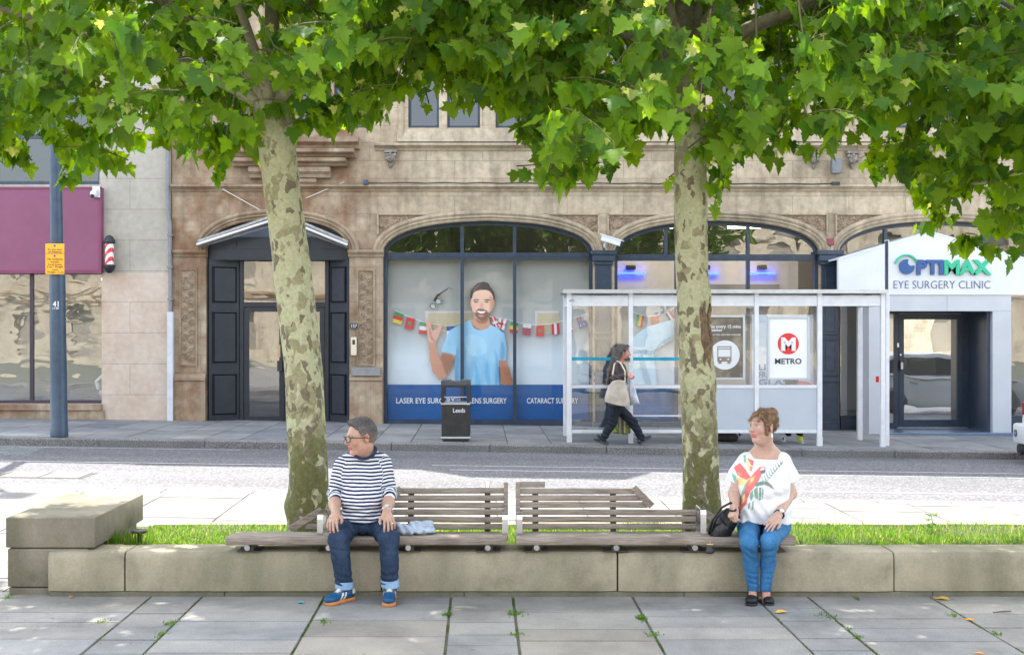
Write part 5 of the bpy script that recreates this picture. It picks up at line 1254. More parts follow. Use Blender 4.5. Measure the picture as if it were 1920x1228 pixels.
# manhole cover in the road
e = empty('manhole_cover', (WX(60, 17.1), 17.1, rz(-6.4, 17.1)), 'rectangular iron access cover set in the sunlit road on the left', 'cover')
x0, x1, y0, y1 = -7.4, -5.68, 16.75, 17.4
def rq(mb, a, b, c, d, k): mb.quad((a, c, rz(a, c) + k), (b, c, rz(b, c) + k), (b, d, rz(b, d) + k), (a, d, rz(a, d) + k))
m = MB(); rq(m, x0, x1, y0, y0 + .04, .006); rq(m, x0, x1, y1 - .04, y1, .006); rq(m, x0, x0 + .04, y0 + .04, y1 - .04, .006); rq(m, x1 - .04, x1, y0 + .04, y1 - .04, .006); m.build('frame', M_IRON, e)
m = MB()
for i in range(3):
    a_ = x0 + .05 + i * .545; rq(m, a_, a_ + .52, y0 + .05, y1 - .05, .008)
m.build('lid', pm('worn_iron', (.16, .155, .15), (.08, .078, .076), scale=30, rough=.55, bmp=.6, bscale=40), e)

# ---- white car just out of frame at the right, its rear corner showing
M_CAR = pm('pearl_white_paint', (.66, .68, .70), (.64, .66, .68), scale=1, rough=.22); M_CARB = flat('car_black_trim', (.015, .015, .017), rough=.45); M_CGL = glass('car_glass', .25, (.08, .09, .1))
cx0 = 8.30; cyf, cyn = 21.02, 19.18; gzc = rz(10.5, 20.1)
car = empty('parked_car', (cx0 + 2.2, 20.1, gzc), 'white car at the kerb, only its rear bumper corner in view at the right edge', 'car')
def carprof(pts, y0, y1, mat, name, bev=.05, parent=car, seg=2):
    mb = MB(); mb.prism([(cx0 + p[0], gzc + p[1]) for p in pts], y0, y1)
    o = mb.build(name, mat, parent); bm = bmesh.new(); bm.from_mesh(o.data)
    bmesh.ops.dissolve_limit(bm, angle_limit=.01, verts=bm.verts, edges=bm.edges)
    if bev: bmesh.ops.bevel(bm, geom=[e_ for e_ in bm.edges if len(e_.link_faces) == 2 and e_.calc_face_angle(0) > .9], offset=bev, segments=seg, affect='EDGES', profile=.6, clamp_overlap=True)
    bm.to_mesh(o.data); bm.free(); o.data.polygons.foreach_set('use_smooth', [True] * len(o.data.polygons)); o.data.set_sharp_from_angle(angle=R(35)); return o
wc = [1.05, 3.75]; wr = .345
def arch_w(c): return [(c + .42 * math.cos(t), .34 + .42 * math.sin(t)) for t in [math.pi * (1 - k / 10) for k in range(11)]]
low = [(.12, .30)] + [(wc[0] - .43, .30)] + arch_w(wc[0])[::1] + [(wc[0] + .43, .28), (wc[1] - .43, .28)] + arch_w(wc[1]) + [(wc[1] + .43, .28), (4.45, .30), (4.52, .55), (4.45, .80), (4.2, .93), (3.4, 1.02), (.45, 1.06), (.2, 1.0), (.14, .75)]
carprof(low, cyn, cyf, M_CAR, 'body', .06)
carprof([(.42, 1.0), (.5, 1.25), (.75, 1.50), (1.3, 1.60), (2.3, 1.60), (2.9, 1.46), (3.55, 1.0)], cyn + .14, cyf - .14, M_CAR, 'roof', .08)
for yy, s in ((cyn + .115, -1), (cyf - .115, 1)):
    m = MB(); poly = [(.72, 1.09), (.95, 1.36), (1.35, 1.49), (2.25, 1.49), (2.75, 1.38), (3.25, 1.06)]
    m.prism([(cx0 + p[0], gzc + p[1]) for p in poly], yy - .03, yy + .03); m.build('side_window', M_CARB, car)
    m = MB(); m.prism([(cx0 + p[0], gzc + p[1]) for p in [(1.42, 1.1), (1.42, 1.46), (2.2, 1.46), (2.2, 1.1)]], yy + s * .031 - .001, yy + s * .031 + .001); m.build('window_pane', M_CGL, car)
    m = MB(); m.bar((cx0 + .55, yy + s * .12, gzc + 1.0), (cx0 + 4.1, yy + s * .12, gzc + .92), .02, .03); m.build('chrome_strip', M_SSTEEL, car)
    m = MB(); m.bar((cx0 + 1.5, yy + s * .13, gzc + .88), (cx0 + 1.72, yy + s * .13, gzc + .88), .03, .03); m.build('door_handle', M_SSTEEL, car)
    for c_ in wc:
        yw = yy + s * .09
        m = MB(); m.lathe([(.2, yw - .1), (.33, yw - .1), (.345, yw - .07), (.345, yw + .07), (.33, yw + .1), (.2, yw + .1)], (cx0 + c_, 0, gzc + .345), 28, 'y'); w_ = m.build('wheel', flat('tyre_rubber', (.02, .02, .021), rough=.8), car, smooth=40)
        m = MB(); m.lathe([(.0, yw + s * .06), (.05, yw + s * .08), (.06, yw + s * .05), (.21, yw + s * .04), (.225, yw + s * .09), (.235, yw + s * .09)], (cx0 + c_, 0, gzc + .345), 28, 'y')
        for k in range(5):
            t = k * 2 * math.pi / 5; m.bar((cx0 + c_ + .04 * math.cos(t), yw + s * .075, gzc + .345 + .04 * math.sin(t)), (cx0 + c_ + .22 * math.cos(t), yw + s * .085, gzc + .345 + .22 * math.sin(t)), .05, .03, up=(0, 1, 0))
        m.build('rim', M_STEEL, w_, smooth=40)
# rear end: bumper, lamps, plate
m = MB(); m.box(cx0 - .01, cx0 + .3, cyn + .02, cyf + .03, gzc + .33, gzc + .66, .05); m.build('rear_bumper', M_CAR, car, smooth=40)
m = MB(); m.box(cx0 + .03, cx0 + .4, cyn + .06, cyf - .02, gzc + .16, gzc + .325, .05); m.tube([(cx0 + .02, cyf - .25, gzc + .2), (cx0 + .3, cyf - .25, gzc + .2)], .045, 10); m.build('under_tray', M_CARB, car, smooth=40)
m = MB(); m.lathe([(.0, cx0 - .02), (.06, cx0 - .02), (.06, cx0 - .005)], (0, cyf - .13, gzc + .50), 18, 'x'); rf_ = m.build('round_reflector', flat('grey_ring', (.08, .09, .10), rough=.3), car)
m = MB(); m.lathe([(.0, cx0 - .024), (.022, cx0 - .024), (.022, cx0 - .0205)], (0, cyf - .13, gzc + .50), 14, 'x'); m.build('ring_centre', flat('grey_ring_centre', (.35, .36, .38)), rf_)
m = MB(); m.box(cx0 + .1, cx0 + .2, cyf - .32, cyf - .1, gzc + .8, gzc + 1.0, .02); m.build('tail_lamp', flat('red_lens', (.35, .01, .015), rough=.15), car)
m = MB(); m.box(cx0 + .085, cx0 + .115, cyf - .85, cyf - .33, gzc + .74, gzc + .86, .005); m.build('number_plate', pm('plate_yellow', s2l(236, 180, 60), scale=4, rough=.35), car)

# ---- small things on the ground
d_ = 10.02; p = W(262, 1010, d_); e = empty('ground_lamp', (p.x, d_, .30), 'small black mushroom spotlight standing in the grass by the stone block', 'lamp')
m = MB(); m.lathe([(0, .405), (.055, .402), (.062, .392), (.058, .384), (.02, .38), (.016, .29)], (p.x, d_, 0), 18); m.build('cap', pm('black_metal', (.03, .03, .032), scale=9, rough=.35), e, smooth=40)
def leaflet(name, px, py, d, c, label, s=.04):
    p = Vector((WX(px, d), d, .006)); m = MB(); rg = random.Random(px)
    a = rg.random() * 6; pts = [(0, -1, 0), (.45, -.5, .25), (.6, .1, .3), (.25, .6, .1), (0, 1.1, .2), (-.3, .6, .05), (-.55, .1, .2), (-.4, -.5, .1)]
    m.add([(p.x + s * (x * math.cos(a) - y * math.sin(a)), p.y + s * (x * math.sin(a) + y * math.cos(a)), p.z + s * z * .8) for x, y, z in pts], [(0, 1, 2, 7), (2, 3, 6, 7), (3, 4, 5, 6)])
    o = m.build(name, flat('dry_' + name, c, rough=.7), None, loc=p); tag(o, label, 'leaf', 'fallen leaves on the paving'); return o
leaflet('fallen_leaf', 1464, 1149, 2 * F / (1149 - 614), s2l(226, 178, 84), 'yellow fallen leaf in front of the woman\'s shoes', .055)
leaflet('fallen_leaf', 1766, 1124, 2 * F / (1124 - 614), s2l(206, 170, 60), 'curled yellow leaf at the foot of the wall on the right', .06)
leaflet('fallen_leaf', 1818, 1163, 2 * F / (1163 - 614), s2l(240, 150, 10), 'small orange leaf on the paving at the right', .035)
leaflet('fallen_leaf', 134, 1120, 2 * F / (1120 - 614), s2l(196, 130, 60), 'small orange brown leaf at the left end of the wall', .03)
leaflet('fallen_leaf', 1836, 1226, 2 * F / (1226 - 614), s2l(236, 160, 30), 'small orange leaf at the lower right edge', .03)
leaflet('fallen_leaf', 350, 1147, 2 * F / (1147 - 614), s2l(200, 140, 50), 'tiny orange leaf on the paving joint left of the man', .018)
o = MB().add([(WX(560, 9.25), 9.25, .006), (WX(569, 9.25), 9.25, .008), (WX(571, 9.22), 9.18, .006), (WX(565, 9.2), 9.19, .012), (WX(558, 9.2), 9.2, .006)], [(0, 1, 3), (1, 2, 3), (3, 4, 0)]).build('litter_scrap', flat('turquoise_paper', s2l(70, 190, 210)), None, loc=(WX(564, 9.22), 9.22, .006)); tag(o, 'turquoise scrap of paper on the paving left of the man', 'litter')
m = MB(); yv = 2 * F / (1151 - 614); m.tube([(WX(1862, yv), yv, .012), (WX(1880, yv), yv + .02, .014), (WX(1901, yv), yv + .05, .012)], [.004, .006, .004], 6); o = m.build('twig', flat('twig_bark', (.10, .08, .06)), None, loc=(WX(1880, yv), yv, .01)); tag(o, 'thin dark twig lying on the paving at the right', 'twig')
# ================================================================== TREES
def bark_mat():
    m, n, b = newmat('plane_bark'); L = n.links.new; geo = n.nodes.new('ShaderNodeNewGeometry'); pos = geo.outputs['Position']
    sp = n.nodes.new('ShaderNodeSeparateXYZ'); L(pos, sp.inputs[0])
    wn = N(n, 'ShaderNodeTexNoise', Scale=9.0, Detail=5.0); L(pos, wn.inputs['Vector'])
    va = n.nodes.new('ShaderNodeVectorMath'); va.operation = 'SCALE'; L(wn.outputs['Color'], va.inputs[0]); va.inputs['Scale'].default_value = .13
    vb = n.nodes.new('ShaderNodeVectorMath'); vb.operation = 'ADD'; L(pos, vb.inputs[0]); L(va.outputs[0], vb.inputs[1])
    def patch(sc, loc, stretch=(1, 1, .62)):
        mp = N(n, 'ShaderNodeMapping'); mp.inputs['Scale'].default_value = stretch; mp.inputs['Location'].default_value = loc; L(vb.outputs[0], mp.inputs[0])
        v = N(n, 'ShaderNodeTexVoronoi', Scale=sc); v.feature = 'SMOOTH_F1'; v.inputs['Smoothness'].default_value = .25; L(mp.outputs[0], v.inputs['Vector']); return v
    v1 = patch(19.0, (0, 0, 0)); v2 = patch(24.0, (4, 2, 9)); v3 = patch(15.0, (7, 7, 1), (1, 1, .5))
    mr = n.nodes.new('ShaderNodeMapRange'); L(sp.outputs[2], mr.inputs[0]); mr.inputs[1].default_value = .4; mr.inputs[2].default_value = 2.6; mr.inputs[3].default_value = .20; mr.inputs[4].default_value = -.14
    s1 = N(n, 'ShaderNodeSeparateColor'); L(v1.outputs['Color'], s1.inputs[0]); s2 = N(n, 'ShaderNodeSeparateColor'); L(v2.outputs['Color'], s2.inputs[0]); s3 = N(n, 'ShaderNodeSeparateColor'); L(v3.outputs['Color'], s3.inputs[0])
    def thr(src, t, add=True):
        a = N(n, 'ShaderNodeMath', operation='ADD'); L(src, a.inputs[0])
        if add: L(mr.outputs[0], a.inputs[1])
        else: a.inputs[1].default_value = 0
        r = ramp(n, a.outputs[0], [(t - .04, 0.0), (t + .04, 1.0)]); return r.outputs[0]
    fine = N(n, 'ShaderNodeTexNoise', Scale=38.0, Detail=6.0); L(pos, fine.inputs['Vector'])
    pale = ramp(n, fine.outputs[0], [(.3, (.34, .34, .20)), (.7, (.47, .46, .30))])
    mid = ramp(n, fine.outputs[0], [(.3, (.23, .21, .12)), (.7, (.32, .29, .175))])
    dark = ramp(n, fine.outputs[0], [(.3, (.13, .108, .072)), (.7, (.20, .165, .11))])
    moss = ramp(n, fine.outputs[0], [(.3, (.095, .095, .034)), (.7, (.16, .155, .062))])
    c = mix(n, pale.outputs[0], mid.outputs[0], thr(s1.outputs[0], .62)); c = mix(n, c, dark.outputs[0], thr(s2.outputs[1], .74)); 
    mo = N(n, 'ShaderNodeMath', operation='MULTIPLY'); L(thr(s3.outputs[2], .52), mo.inputs[0])
    mr2 = n.nodes.new('ShaderNodeMapRange'); L(sp.outputs[2], mr2.inputs[0]); mr2.inputs[1].default_value = 1.6; mr2.inputs[2].default_value = .9; mr2.inputs[3].default_value = 0.0; mr2.inputs[4].default_value = 1.0; L(mr2.outputs[0], mo.inputs[1])
    c = mix(n, c, moss.outputs[0], mo.outputs[0])
    # rough grey-brown bark high up round the fork
    mr3 = n.nodes.new('ShaderNodeMapRange'); L(sp.outputs[2], mr3.inputs[0]); mr3.inputs[1].default_value = 3.55; mr3.inputs[2].default_value = 4.1; mr3.inputs[3].default_value = 0; mr3.inputs[4].default_value = .85
    c = mix(n, c, dark.outputs[0], mr3.outputs[0])
    L(c, b.inputs['Base Color']); b.inputs['Roughness'].default_value = .8; b.inputs['Specular IOR Level'].default_value = .25
    b1 = bump(n, b, thr(s1.outputs[0], .62), -.55, .012); b2 = bump(n, b, thr(s2.outputs[1], .74), -.5, .012, b1); b3 = bump(n, b, v3.outputs['Distance'], .3, .02, b2); bump(n, b, fine.outputs[0], .5, .012, b3); return m
M_BARK = bark_mat()
def leaf_mat():
    m, n, b = newmat('plane_leaf'); L = n.links.new; out = n.nodes['Material Output']
    a = n.nodes.new('ShaderNodeAttribute'); a.attribute_name = 'Col'
    b.inputs['Roughness'].default_value = .5; b.inputs['Specular IOR Level'].default_value = .28
    L(a.outputs['Color'], b.inputs['Base Color'])
    tr = N(n, 'ShaderNodeBsdfTranslucent'); hs = N(n, 'ShaderNodeHueSaturation', Hue=.476, Saturation=1.1, Value=2.9); L(a.outputs['Color'], hs.inputs['Color']); L(hs.outputs[0], tr.inputs[0])
    ms = N(n, 'ShaderNodeMixShader'); ms.inputs[0].default_value = .48; L(b.outputs[0], ms.inputs[1]); L(tr.outputs[0], ms.inputs[2]); L(ms.outputs[0], out.inputs[0]); return m
M_LEAF = leaf_mat()
# one palmate plane leaf: right half outline, stalk at the origin, tip at y = 1
HALF = [(0, .02), (.15, -.09), (.33, -.08), (.47, -.11), (.44, .02), (.40, .10), (.52, .17), (.74, .27), (.60, .34), (.54, .42), (.36, .44), (.27, .50), (.33, .60), (.22, .66), (.20, .76), (.10, .84), (0, 1.0)]
def leaf_template():
    vs = []; fs = []
    def zz(x, y): return -.16 * abs(x) - .10 * y * y + .07 * abs(x) * (1 - y)
    mid = [(0, .02), (0, .3), (0, .6), (0, 1.0)]
    for s in (1, -1):
        n = len(vs); pts = HALF + [(0, .6), (0, .3)]
        vs += [(s * x, y, zz(x, y)) for x, y in pts]
        f = tuple(range(n, n + len(pts))); tr = tessellate_polygon([[Vector((p[0], p[1], 0)) for p in pts]])
        for t in tr:
            t = tuple(n + i for i in t); fs.append(t if s > 0 else t[::-1])
    # stalk: a slim three-sided strip behind the blade
    n = len(vs); vs += [(-.012, .02, 0), (.012, .02, 0), (.010, -.28, .10), (-.010, -.28, .10), (.008, -.45, .22), (-.008, -.45, .22)]; fs += [(n, n + 1, n + 2), (n, n + 2, n + 3), (n + 3, n + 2, n + 4), (n + 3, n + 4, n + 5)]
    return np.array(vs, dtype=np.float64), np.array(fs, dtype=np.int64)
LV, LF = leaf_template()
def leaves_mesh(name, pos, tipdir, nrm, size, col, parent):
    """thousands of individual leaves in one crown mesh"""
    n = len(pos); t = tipdir / np.linalg.norm(tipdir, axis=1)[:, None]
    nr = nrm - (nrm * t).sum(1)[:, None] * t; nr /= np.linalg.norm(nr, axis=1)[:, None]; sd = np.cross(t, nr)
    rs = np.random.RandomState(1); curl = rs.uniform(.3, 3.4, n) * rs.choice([1, 1, 1, -.6], n); wid = rs.uniform(.68, 1.12, n)
    k = len(LV)
    V = (pos[:, None, :] + size[:, None, None] * (LV[None, :, 0, None] * wid[:, None, None] * sd[:, None, :] + LV[None, :, 1, None] * t[:, None, :] + LV[None, :, 2, None] * curl[:, None, None] * nr[:, None, :])).reshape(-1, 3)
    Fc = (LF[None] + (np.arange(n) * k)[:, None, None]).reshape(-1, 3)
    me = bpy.data.meshes.new(name); me.vertices.add(len(V)); me.vertices.foreach_set('co', V.ravel())
    me.loops.add(Fc.size); me.loops.foreach_set('vertex_index', Fc.ravel()); me.polygons.add(len(Fc)); me.polygons.foreach_set('loop_start', np.arange(len(Fc)) * 3)
    try: me.polygons.foreach_set('loop_total', np.full(len(Fc), 3))
    except Exception: pass
    me.update(calc_edges=True); ca = me.color_attributes.new('Col', 'FLOAT_COLOR', 'POINT')
    cc = np.ones((n, k, 4), dtype=np.float32); cc[:, :, :3] = col[:, None, :]; cc[:, -6:, :3] = np.array([.16, .15, .05]); ca.data.foreach_set('color', cc.ravel())
    me.materials.append(M_LEAF); me.polygons.foreach_set('use_smooth', [False] * len(Fc))
    o = bpy.data.objects.new(name, me); C.objects.link(o); put(o, parent); return o

# lowest foliage along the street: (x, z) of the drooping fringe
FR = [(-300, 310), (-100, 350), (0, 372), (60, 378), (100, 345), (150, 335), (200, 295), (250, 335), (300, 340), (340, 280), (390, 352), (430, 315), (465, 300), (500, 290), (540, 290), (585, 318), (630, 275), (690, 262), (735, 238), (790, 195), (850, 210), (900, 235), (950, 240), (1000, 320), (1040, 395), (1085, 398), (1120, 345), (1160, 305), (1205, 355), (1262, 300), (1270, 175), (1325, 175), (1332, 385), (1372, 418), (1400, 345), (1450, 345), (1500, 360), (1530, 280), (1580, 300), (1620, 290), (1660, 262), (1700, 310), (1740, 385), (1780, 390), (1825, 375), (1850, 410), (1885, 535), (1930, 540), (2000, 480), (2200, 420)]
FRX = np.array([WX(p, 10.0) for p, _ in FR]); FRZ = np.array([WZ(q, 10.0) for _, q in FR])
def zfringe(x): return np.interp(x, FRX, FRZ)

def crown_points(rs, cx, cy, rx, ry, n):
    P = []
    while len(P) < n:
        x = rs.uniform(cx - rx, cx + rx, 4000); y = rs.uniform(cy - ry, cy + ry, 4000); z = 2.4 + 4.6 * rs.rand(4000) ** 1.9
        e = ((x - cx) / rx) ** 2 + ((y - cy) / ry) ** 2 + (np.clip(z - 4.6, 0, 9) / 2.7) ** 2
        lo = zfringe(x) + .16 + .30 * np.abs(y - 9.9) * (y > 8.6) * .6
        sh = y - .613 * z < 9.85 + .55 * np.sin(x * 1.7 + 1.0) * np.sin(x * .6 + y)      # crown trimmed to keep its shade off the street
        gap = np.sin(x * 2.9 + 1.3 * np.sin(z * 2.1)) * np.sin(z * 3.3 + y * 1.7 + x) 
        ok = (e < 1) & (z > lo) & (gap > -.86) & sh
        P += list(np.stack([x, y, z], 1)[ok])
    return np.array(P[:n])
def upper_points(rs, cx, cy, rx, ry, n):
    """the closed roof of the crown, above the picture, that shades the paving"""
    P = []
    while len(P) < n:
        x = rs.uniform(cx - rx - .6, cx + rx + .6, 3000); z = rs.uniform(4.9, 7.6, 3000); y = .613 * z + rs.uniform(6.3, 9.8, 3000)
        ok = (((x - cx) / (rx + .6)) ** 2 + ((z - 5.6) / 2.6) ** 2 < 1) & (y < 14.4)
        P += list(np.stack([x, y, z], 1)[ok])
    return np.array(P[:n])
def make_tree(label, trunk_pts, trunk_r, fork, limbs, crown, seed, nspray, group='plane trees along the bench wall'):
    rs = np.random.RandomState(seed); rg = random.Random(seed)
    e = empty('plane_tree', trunk_pts[0], label, 'tree', group)
    m = MB(); pts = [Vector(p) for p in trunk_pts]
    # resample the trunk
    def interp(t):
        f = t * (len(pts) - 1); i = min(int(f), len(pts) - 2); u = f - i; return pts[i].lerp(pts[i + 1], u), trunk_r[i] * (1 - u) + trunk_r[i + 1] * u
    nseg, nr = 70, 28; vs = []
    for i in range(nseg + 1):
        p, r = interp(i / nseg)
        for k in range(nr):
            a = 2 * math.pi * k / nr; d = Vector((math.cos(a), math.sin(a), 0))
            q = 1 + .07 * mnoise.noise((d.x * 1.4 + seed, d.y * 1.4, p.z * 1.6)) + .03 * mnoise.noise((d.x * 4, d.y * 4 + seed, p.z * 6))
            for (bz_, ba, bs, bw) in TBUMP.get(seed, ()):
                da = math.atan2(math.sin(a - ba), math.cos(a - ba)); q += bs * math.exp(-((p.z - bz_) / bw) ** 2 - (da / .6) ** 2)
            vs.append(p + d * (r * q))
    fs = [(i * nr + k, i * nr + (k + 1) % nr, (i + 1) * nr + (k + 1) % nr, (i + 1) * nr + k) for i in range(nseg) for k in range(nr)]
    m.add(vs, fs); m.build('trunk', M_BARK, e, smooth=True)
    tips = []
    f = Vector(fork)
    for (dx_, dy_, dz_, r0) in limbs:
        end = f + Vector((dx_, dy_, dz_)); a = f + Vector((dx_ * .25, dy_ * .25, dz_ * .55)); b = f + Vector((dx_ * .65, dy_ * .65, dz_ * .9))
        path = []
        for i in range(13):
            t = i / 12; path.append(f * (1 - t) ** 3 + a * 3 * t * (1 - t) ** 2 + b * 3 * t * t * (1 - t) + end * t ** 3 + Vector((rg.gauss(0, .02), rg.gauss(0, .02), rg.gauss(0, .02))) * t)
        m = MB(); m.tube(path, [r0 * (1 - .8 * i / 12) for i in range(13)], 10); m.build('limb', M_BARK, e, smooth=True); tips += path[4:]
    # sprays of leaves on drooping twigs
    P = np.concatenate([crown_points(rs, *crown, nspray), upper_points(rs, *crown, int(nspray * 1.0))]); tw = MB(); T = np.array([tuple(t) for t in tips])
    pos = []; tip = []; nrm = []; siz = []; col = []
    cxy = np.array([crown[0], crown[1]])
    for ip, p in enumerate(P):
        j = np.argmin(((T - p) ** 2).sum(1)); base = T[j]
        out = np.array([p[0] - cxy[0], p[1] - cxy[1], 0]); out /= (np.linalg.norm(out) + 1e-6)
        tw_len = rs.uniform(.3, .6); d0 = out * .7 + np.array([0, 0, .25]) + rs.normal(0, .45, 3); d0 /= np.linalg.norm(d0)
        start = p - d0 * tw_len * .6 + np.array([0, 0, .12])
        if ip % 14 == 0: 
            midp = (base + start) / 2 + np.array([0, 0, .12]); tw.tube([tuple(base), tuple(midp), tuple(start)], [.013, .009, .006], 5, cap=False)
        tpts = [start + d0 * tw_len * t + np.array([0, 0, -.30 * t * t * tw_len]) for t in (0, .33, .66, 1)]
        if ip % 2 == 0: tw.tube([tuple(q) for q in tpts], [.006, .005, .004, .003], 4, cap=False)
        base_c = rs.uniform(.78, 1.15); nl = rs.randint(9, 15)
        for k in range(nl):
            t = (k + .6) / nl; q = start + d0 * tw_len * t + np.array([0, 0, -.30 * t * t * tw_len])
            side = np.cross(d0, [0, 0, 1.0]); side /= (np.linalg.norm(side) + 1e-6); side *= (1 if k % 2 else -1)
            td = side * rs.uniform(.1, .7) + d0 * rs.uniform(.0, .4) + np.array([0, 0, -rs.uniform(.8, 1.7)]) + rs.normal(0, .25, 3)
            nd = out * rs.uniform(.3, 1.0) + side * rs.uniform(-.2, .9) + np.array([0, 0, rs.uniform(.1, .8)]) + np.array([0, -.35, 0]) + rs.normal(0, .5, 3)
            young = t > .8 and rs.rand() < .30
            s = rs.uniform(.078, .168) * (.5 if young else 1.0)
            pos.append(q + td / np.linalg.norm(td) * s * .45); tip.append(td); nrm.append(nd); siz.append(s)
            g = base_c * rs.uniform(.72, 1.25)
            c = np.array([.094, .186, .012]) * g
            if rs.rand() < .25: c = np.array([.048, .125, .014]) * g
            elif rs.rand() < .25: c = np.array([.112, .21, .014]) * g
            if young: c = np.array([.30, .34, .09]) * rs.uniform(.8, 1.1)
            col.append(c)
    tws = tw.build('twigs', pm('twig_bark', (.07, .075, .025), (.11, .11, .045), scale=20, rough=.8), e); tws['kind'] = 'stuff'
    pos = np.array(pos); tip = np.array(tip); nrm = np.array(nrm); siz = np.array(siz); col = np.array(col)
    leaves_mesh('crown', pos, tip, nrm, siz, col, e); return e
TBUMP = {21: ((.55, math.pi * 1.05, .22, .10), (.42, math.pi * 1.25, .10, .15), (.36, -.6, .10, .15)), 22: ((.35, -.3, .2, .2), (2.05, -.35, -.10, .22), (2.25, -.1, .10, .1), (1.55, .1, .10, .1)), 23: ()}
def TW(px, py, d=10.4): return tuple(W(px, py, d))
make_tree('mottled plane tree leaning left, behind the seated man', [(W(579, 1010, 10.4)), W(578, 900, 10.4), W(570, 700, 10.4), W(545, 480, 10.4), W(517, 260, 10.4), W(508, 195, 10.4)], [.172, .160, .157, .157, .150, .145], W(508, 205, 10.4),
          [(-.9, -.3, 1.0, .085), (.55, .2, 1.3, .085), (-2.6, -.6, .75, .06), (-2.2, .9, 1.5, .06), (1.8, -.7, 1.0, .06), (1.3, 1.2, 1.6, .06), (-.2, -1.6, .9, .055), (-3.4, .2, 1.0, .05), (0, .3, 2.3, .07)], (WX(430, 10.3), 10.25, 3.0, 2.1), 21, 860)
make_tree('upright mottled plane tree with a split scar, to the left of the seated woman', [W(1316, 1010, 10.4), W(1315, 900, 10.4), W(1308, 700, 10.4), W(1297, 500, 10.4), W(1294, 200, 10.4), W(1290, 120, 10.4)], [.165, .145, .14, .135, .13, .13], W(1290, 130, 10.4),
          [(-.15, -.05, 1.4, .09), (.3, .2, 1.2, .07), (-2.0, -.5, .6, .06), (-1.6, .9, 1.2, .055), (1.9, -.7, .7, .06), (1.6, 1.0, 1.3, .055), (.4, -1.7, .8, .05), (-.7, -1.5, .8, .05), (2.6, .1, .9, .05), (-2.6, .2, .9, .05)], (WX(1240, 10.3), 10.25, 2.6, 2.1), 22, 800)
make_tree('plane tree whose leafy boughs hang in from the right edge', [W(2120, 1010, 10.4), W(2118, 800, 10.4), W(2112, 500, 10.4), W(2105, 200, 10.4)], [.17, .15, .14, .135], W(2105, 230, 10.4),
          [(-1.2, -.4, .9, .07), (-1.6, .6, 1.2, .06), (.3, .2, 1.8, .08), (1.5, -.6, 1.0, .06), (-.5, -1.5, .9, .05), (-2.0, .1, .3, .05), (-1.3, .2, -.5, .045)], (WX(2060, 10.3), 10.2, 2.3, 2.0), 23, 680)

# torn bark round the long scar on the right trunk
rg = random.Random(8); m = MB(); trees_ = [o for o in C.objects if o.name == 'plane_tree.001'][0]
for i in range(16):
    py0 = rg.uniform(560, 640); ln = rg.uniform(25, 75); off = rg.uniform(8, 26); pts_ = []; rr = []
    for k in range(7):
        py = py0 + ln * k / 6; cx_ = 1297 + (py - 500) * .055; r_ = .139; dx_ = min((off + 2.5 * math.sin(k + i)) / 228.8, .134)
        c_ = W(cx_, py, 10.4); pts_.append((c_.x + dx_, 10.4 - math.sqrt(r_ * r_ - dx_ * dx_) - .004, c_.z)); rr.append(.004 + .011 * math.sin(math.pi * (k + .4) / 7))
    m.tube(pts_, rr, 6)
m.build('torn_bark', pm('torn_bark', (.10, .065, .04), (.22, .15, .09), scale=26, rough=.9, bmp=.5), trees_)
# ================================================================== GRASS, WEEDS
def blade_obj(name, B, mat, kind='stuff'):
    V = []; Fc = []; cc = []
    for (x, y, z, h, w, a, lean, c) in B:
        n = len(V); dx, dy = math.cos(a), math.sin(a); lx, ly = -dy * lean, dx * lean
        V += [(x - dx * w, y - dy * w, z), (x + dx * w, y + dy * w, z), (x + dx * w * .7 + lx * h * .4, y + dy * w * .7 + ly * h * .4, z + h * .6), (x - dx * w * .7 + lx * h * .4, y - dy * w * .7 + ly * h * .4, z + h * .6), (x + lx * h, y + ly * h, z + h * .98)]
        Fc += [(n, n + 1, n + 2, n + 3), (n + 3, n + 2, n + 4)]; cc += [c] * 5
    me = bpy.data.meshes.new(name); me.from_pydata(V, [], Fc); ca = me.color_attributes.new('Col', 'FLOAT_COLOR', 'POINT')
    arr = np.ones((len(V), 4), dtype=np.float32); arr[:, :3] = np.array(cc); ca.data.foreach_set('color', arr.ravel()); me.materials.append(mat)
    o = bpy.data.objects.new(name, me); C.objects.link(o); tag(o, kind=kind); return o
rg = random.Random(77); B = []
def gcol(rg):
    k = rg.uniform(.7, 1.25)
    return rg.choice([(.065 * k, .15 * k, .018 * k), (.085 * k, .16 * k, .024 * k), (.11 * k, .165 * k, .035 * k), (.16 * k, .175 * k, .06 * k)] if rg.random() < .5 else [(.05 * k, .135 * k, .014 * k)])
for i in range(62000):
    x = rg.uniform(-3.15, 6.0); y = rg.uniform(9.77, 10.97)
    if x < -3.12 + .0 * y: continue
    dn = mnoise.noise((x * 1.7, y * 1.7, 2))
    if rg.random() > .9 + dn: continue
    h = rg.uniform(.022, .052) * (1.0 + .5 * mnoise.noise((x * .9, y * 2, 5)))
    if y < 9.9: h *= .8
    B.append((x, y, .275 + .03 * mnoise.noise((x * 1.3, y * 1.3, 0)), h, rg.uniform(.002, .0042), rg.uniform(0, 6.28), rg.uniform(-.9, .9), gcol(rg)))
for i in range(260):                            # tall seed stalks at the right
    x = rg.uniform(2.0, 5.5) if i < 200 else rg.uniform(-3, 2); y = rg.uniform(9.85, 10.95); B.append((x, y, .28, rg.uniform(.10, .24), .0022, rg.uniform(0, 6.28), rg.uniform(-.8, .8), (.20, .20, .09)))
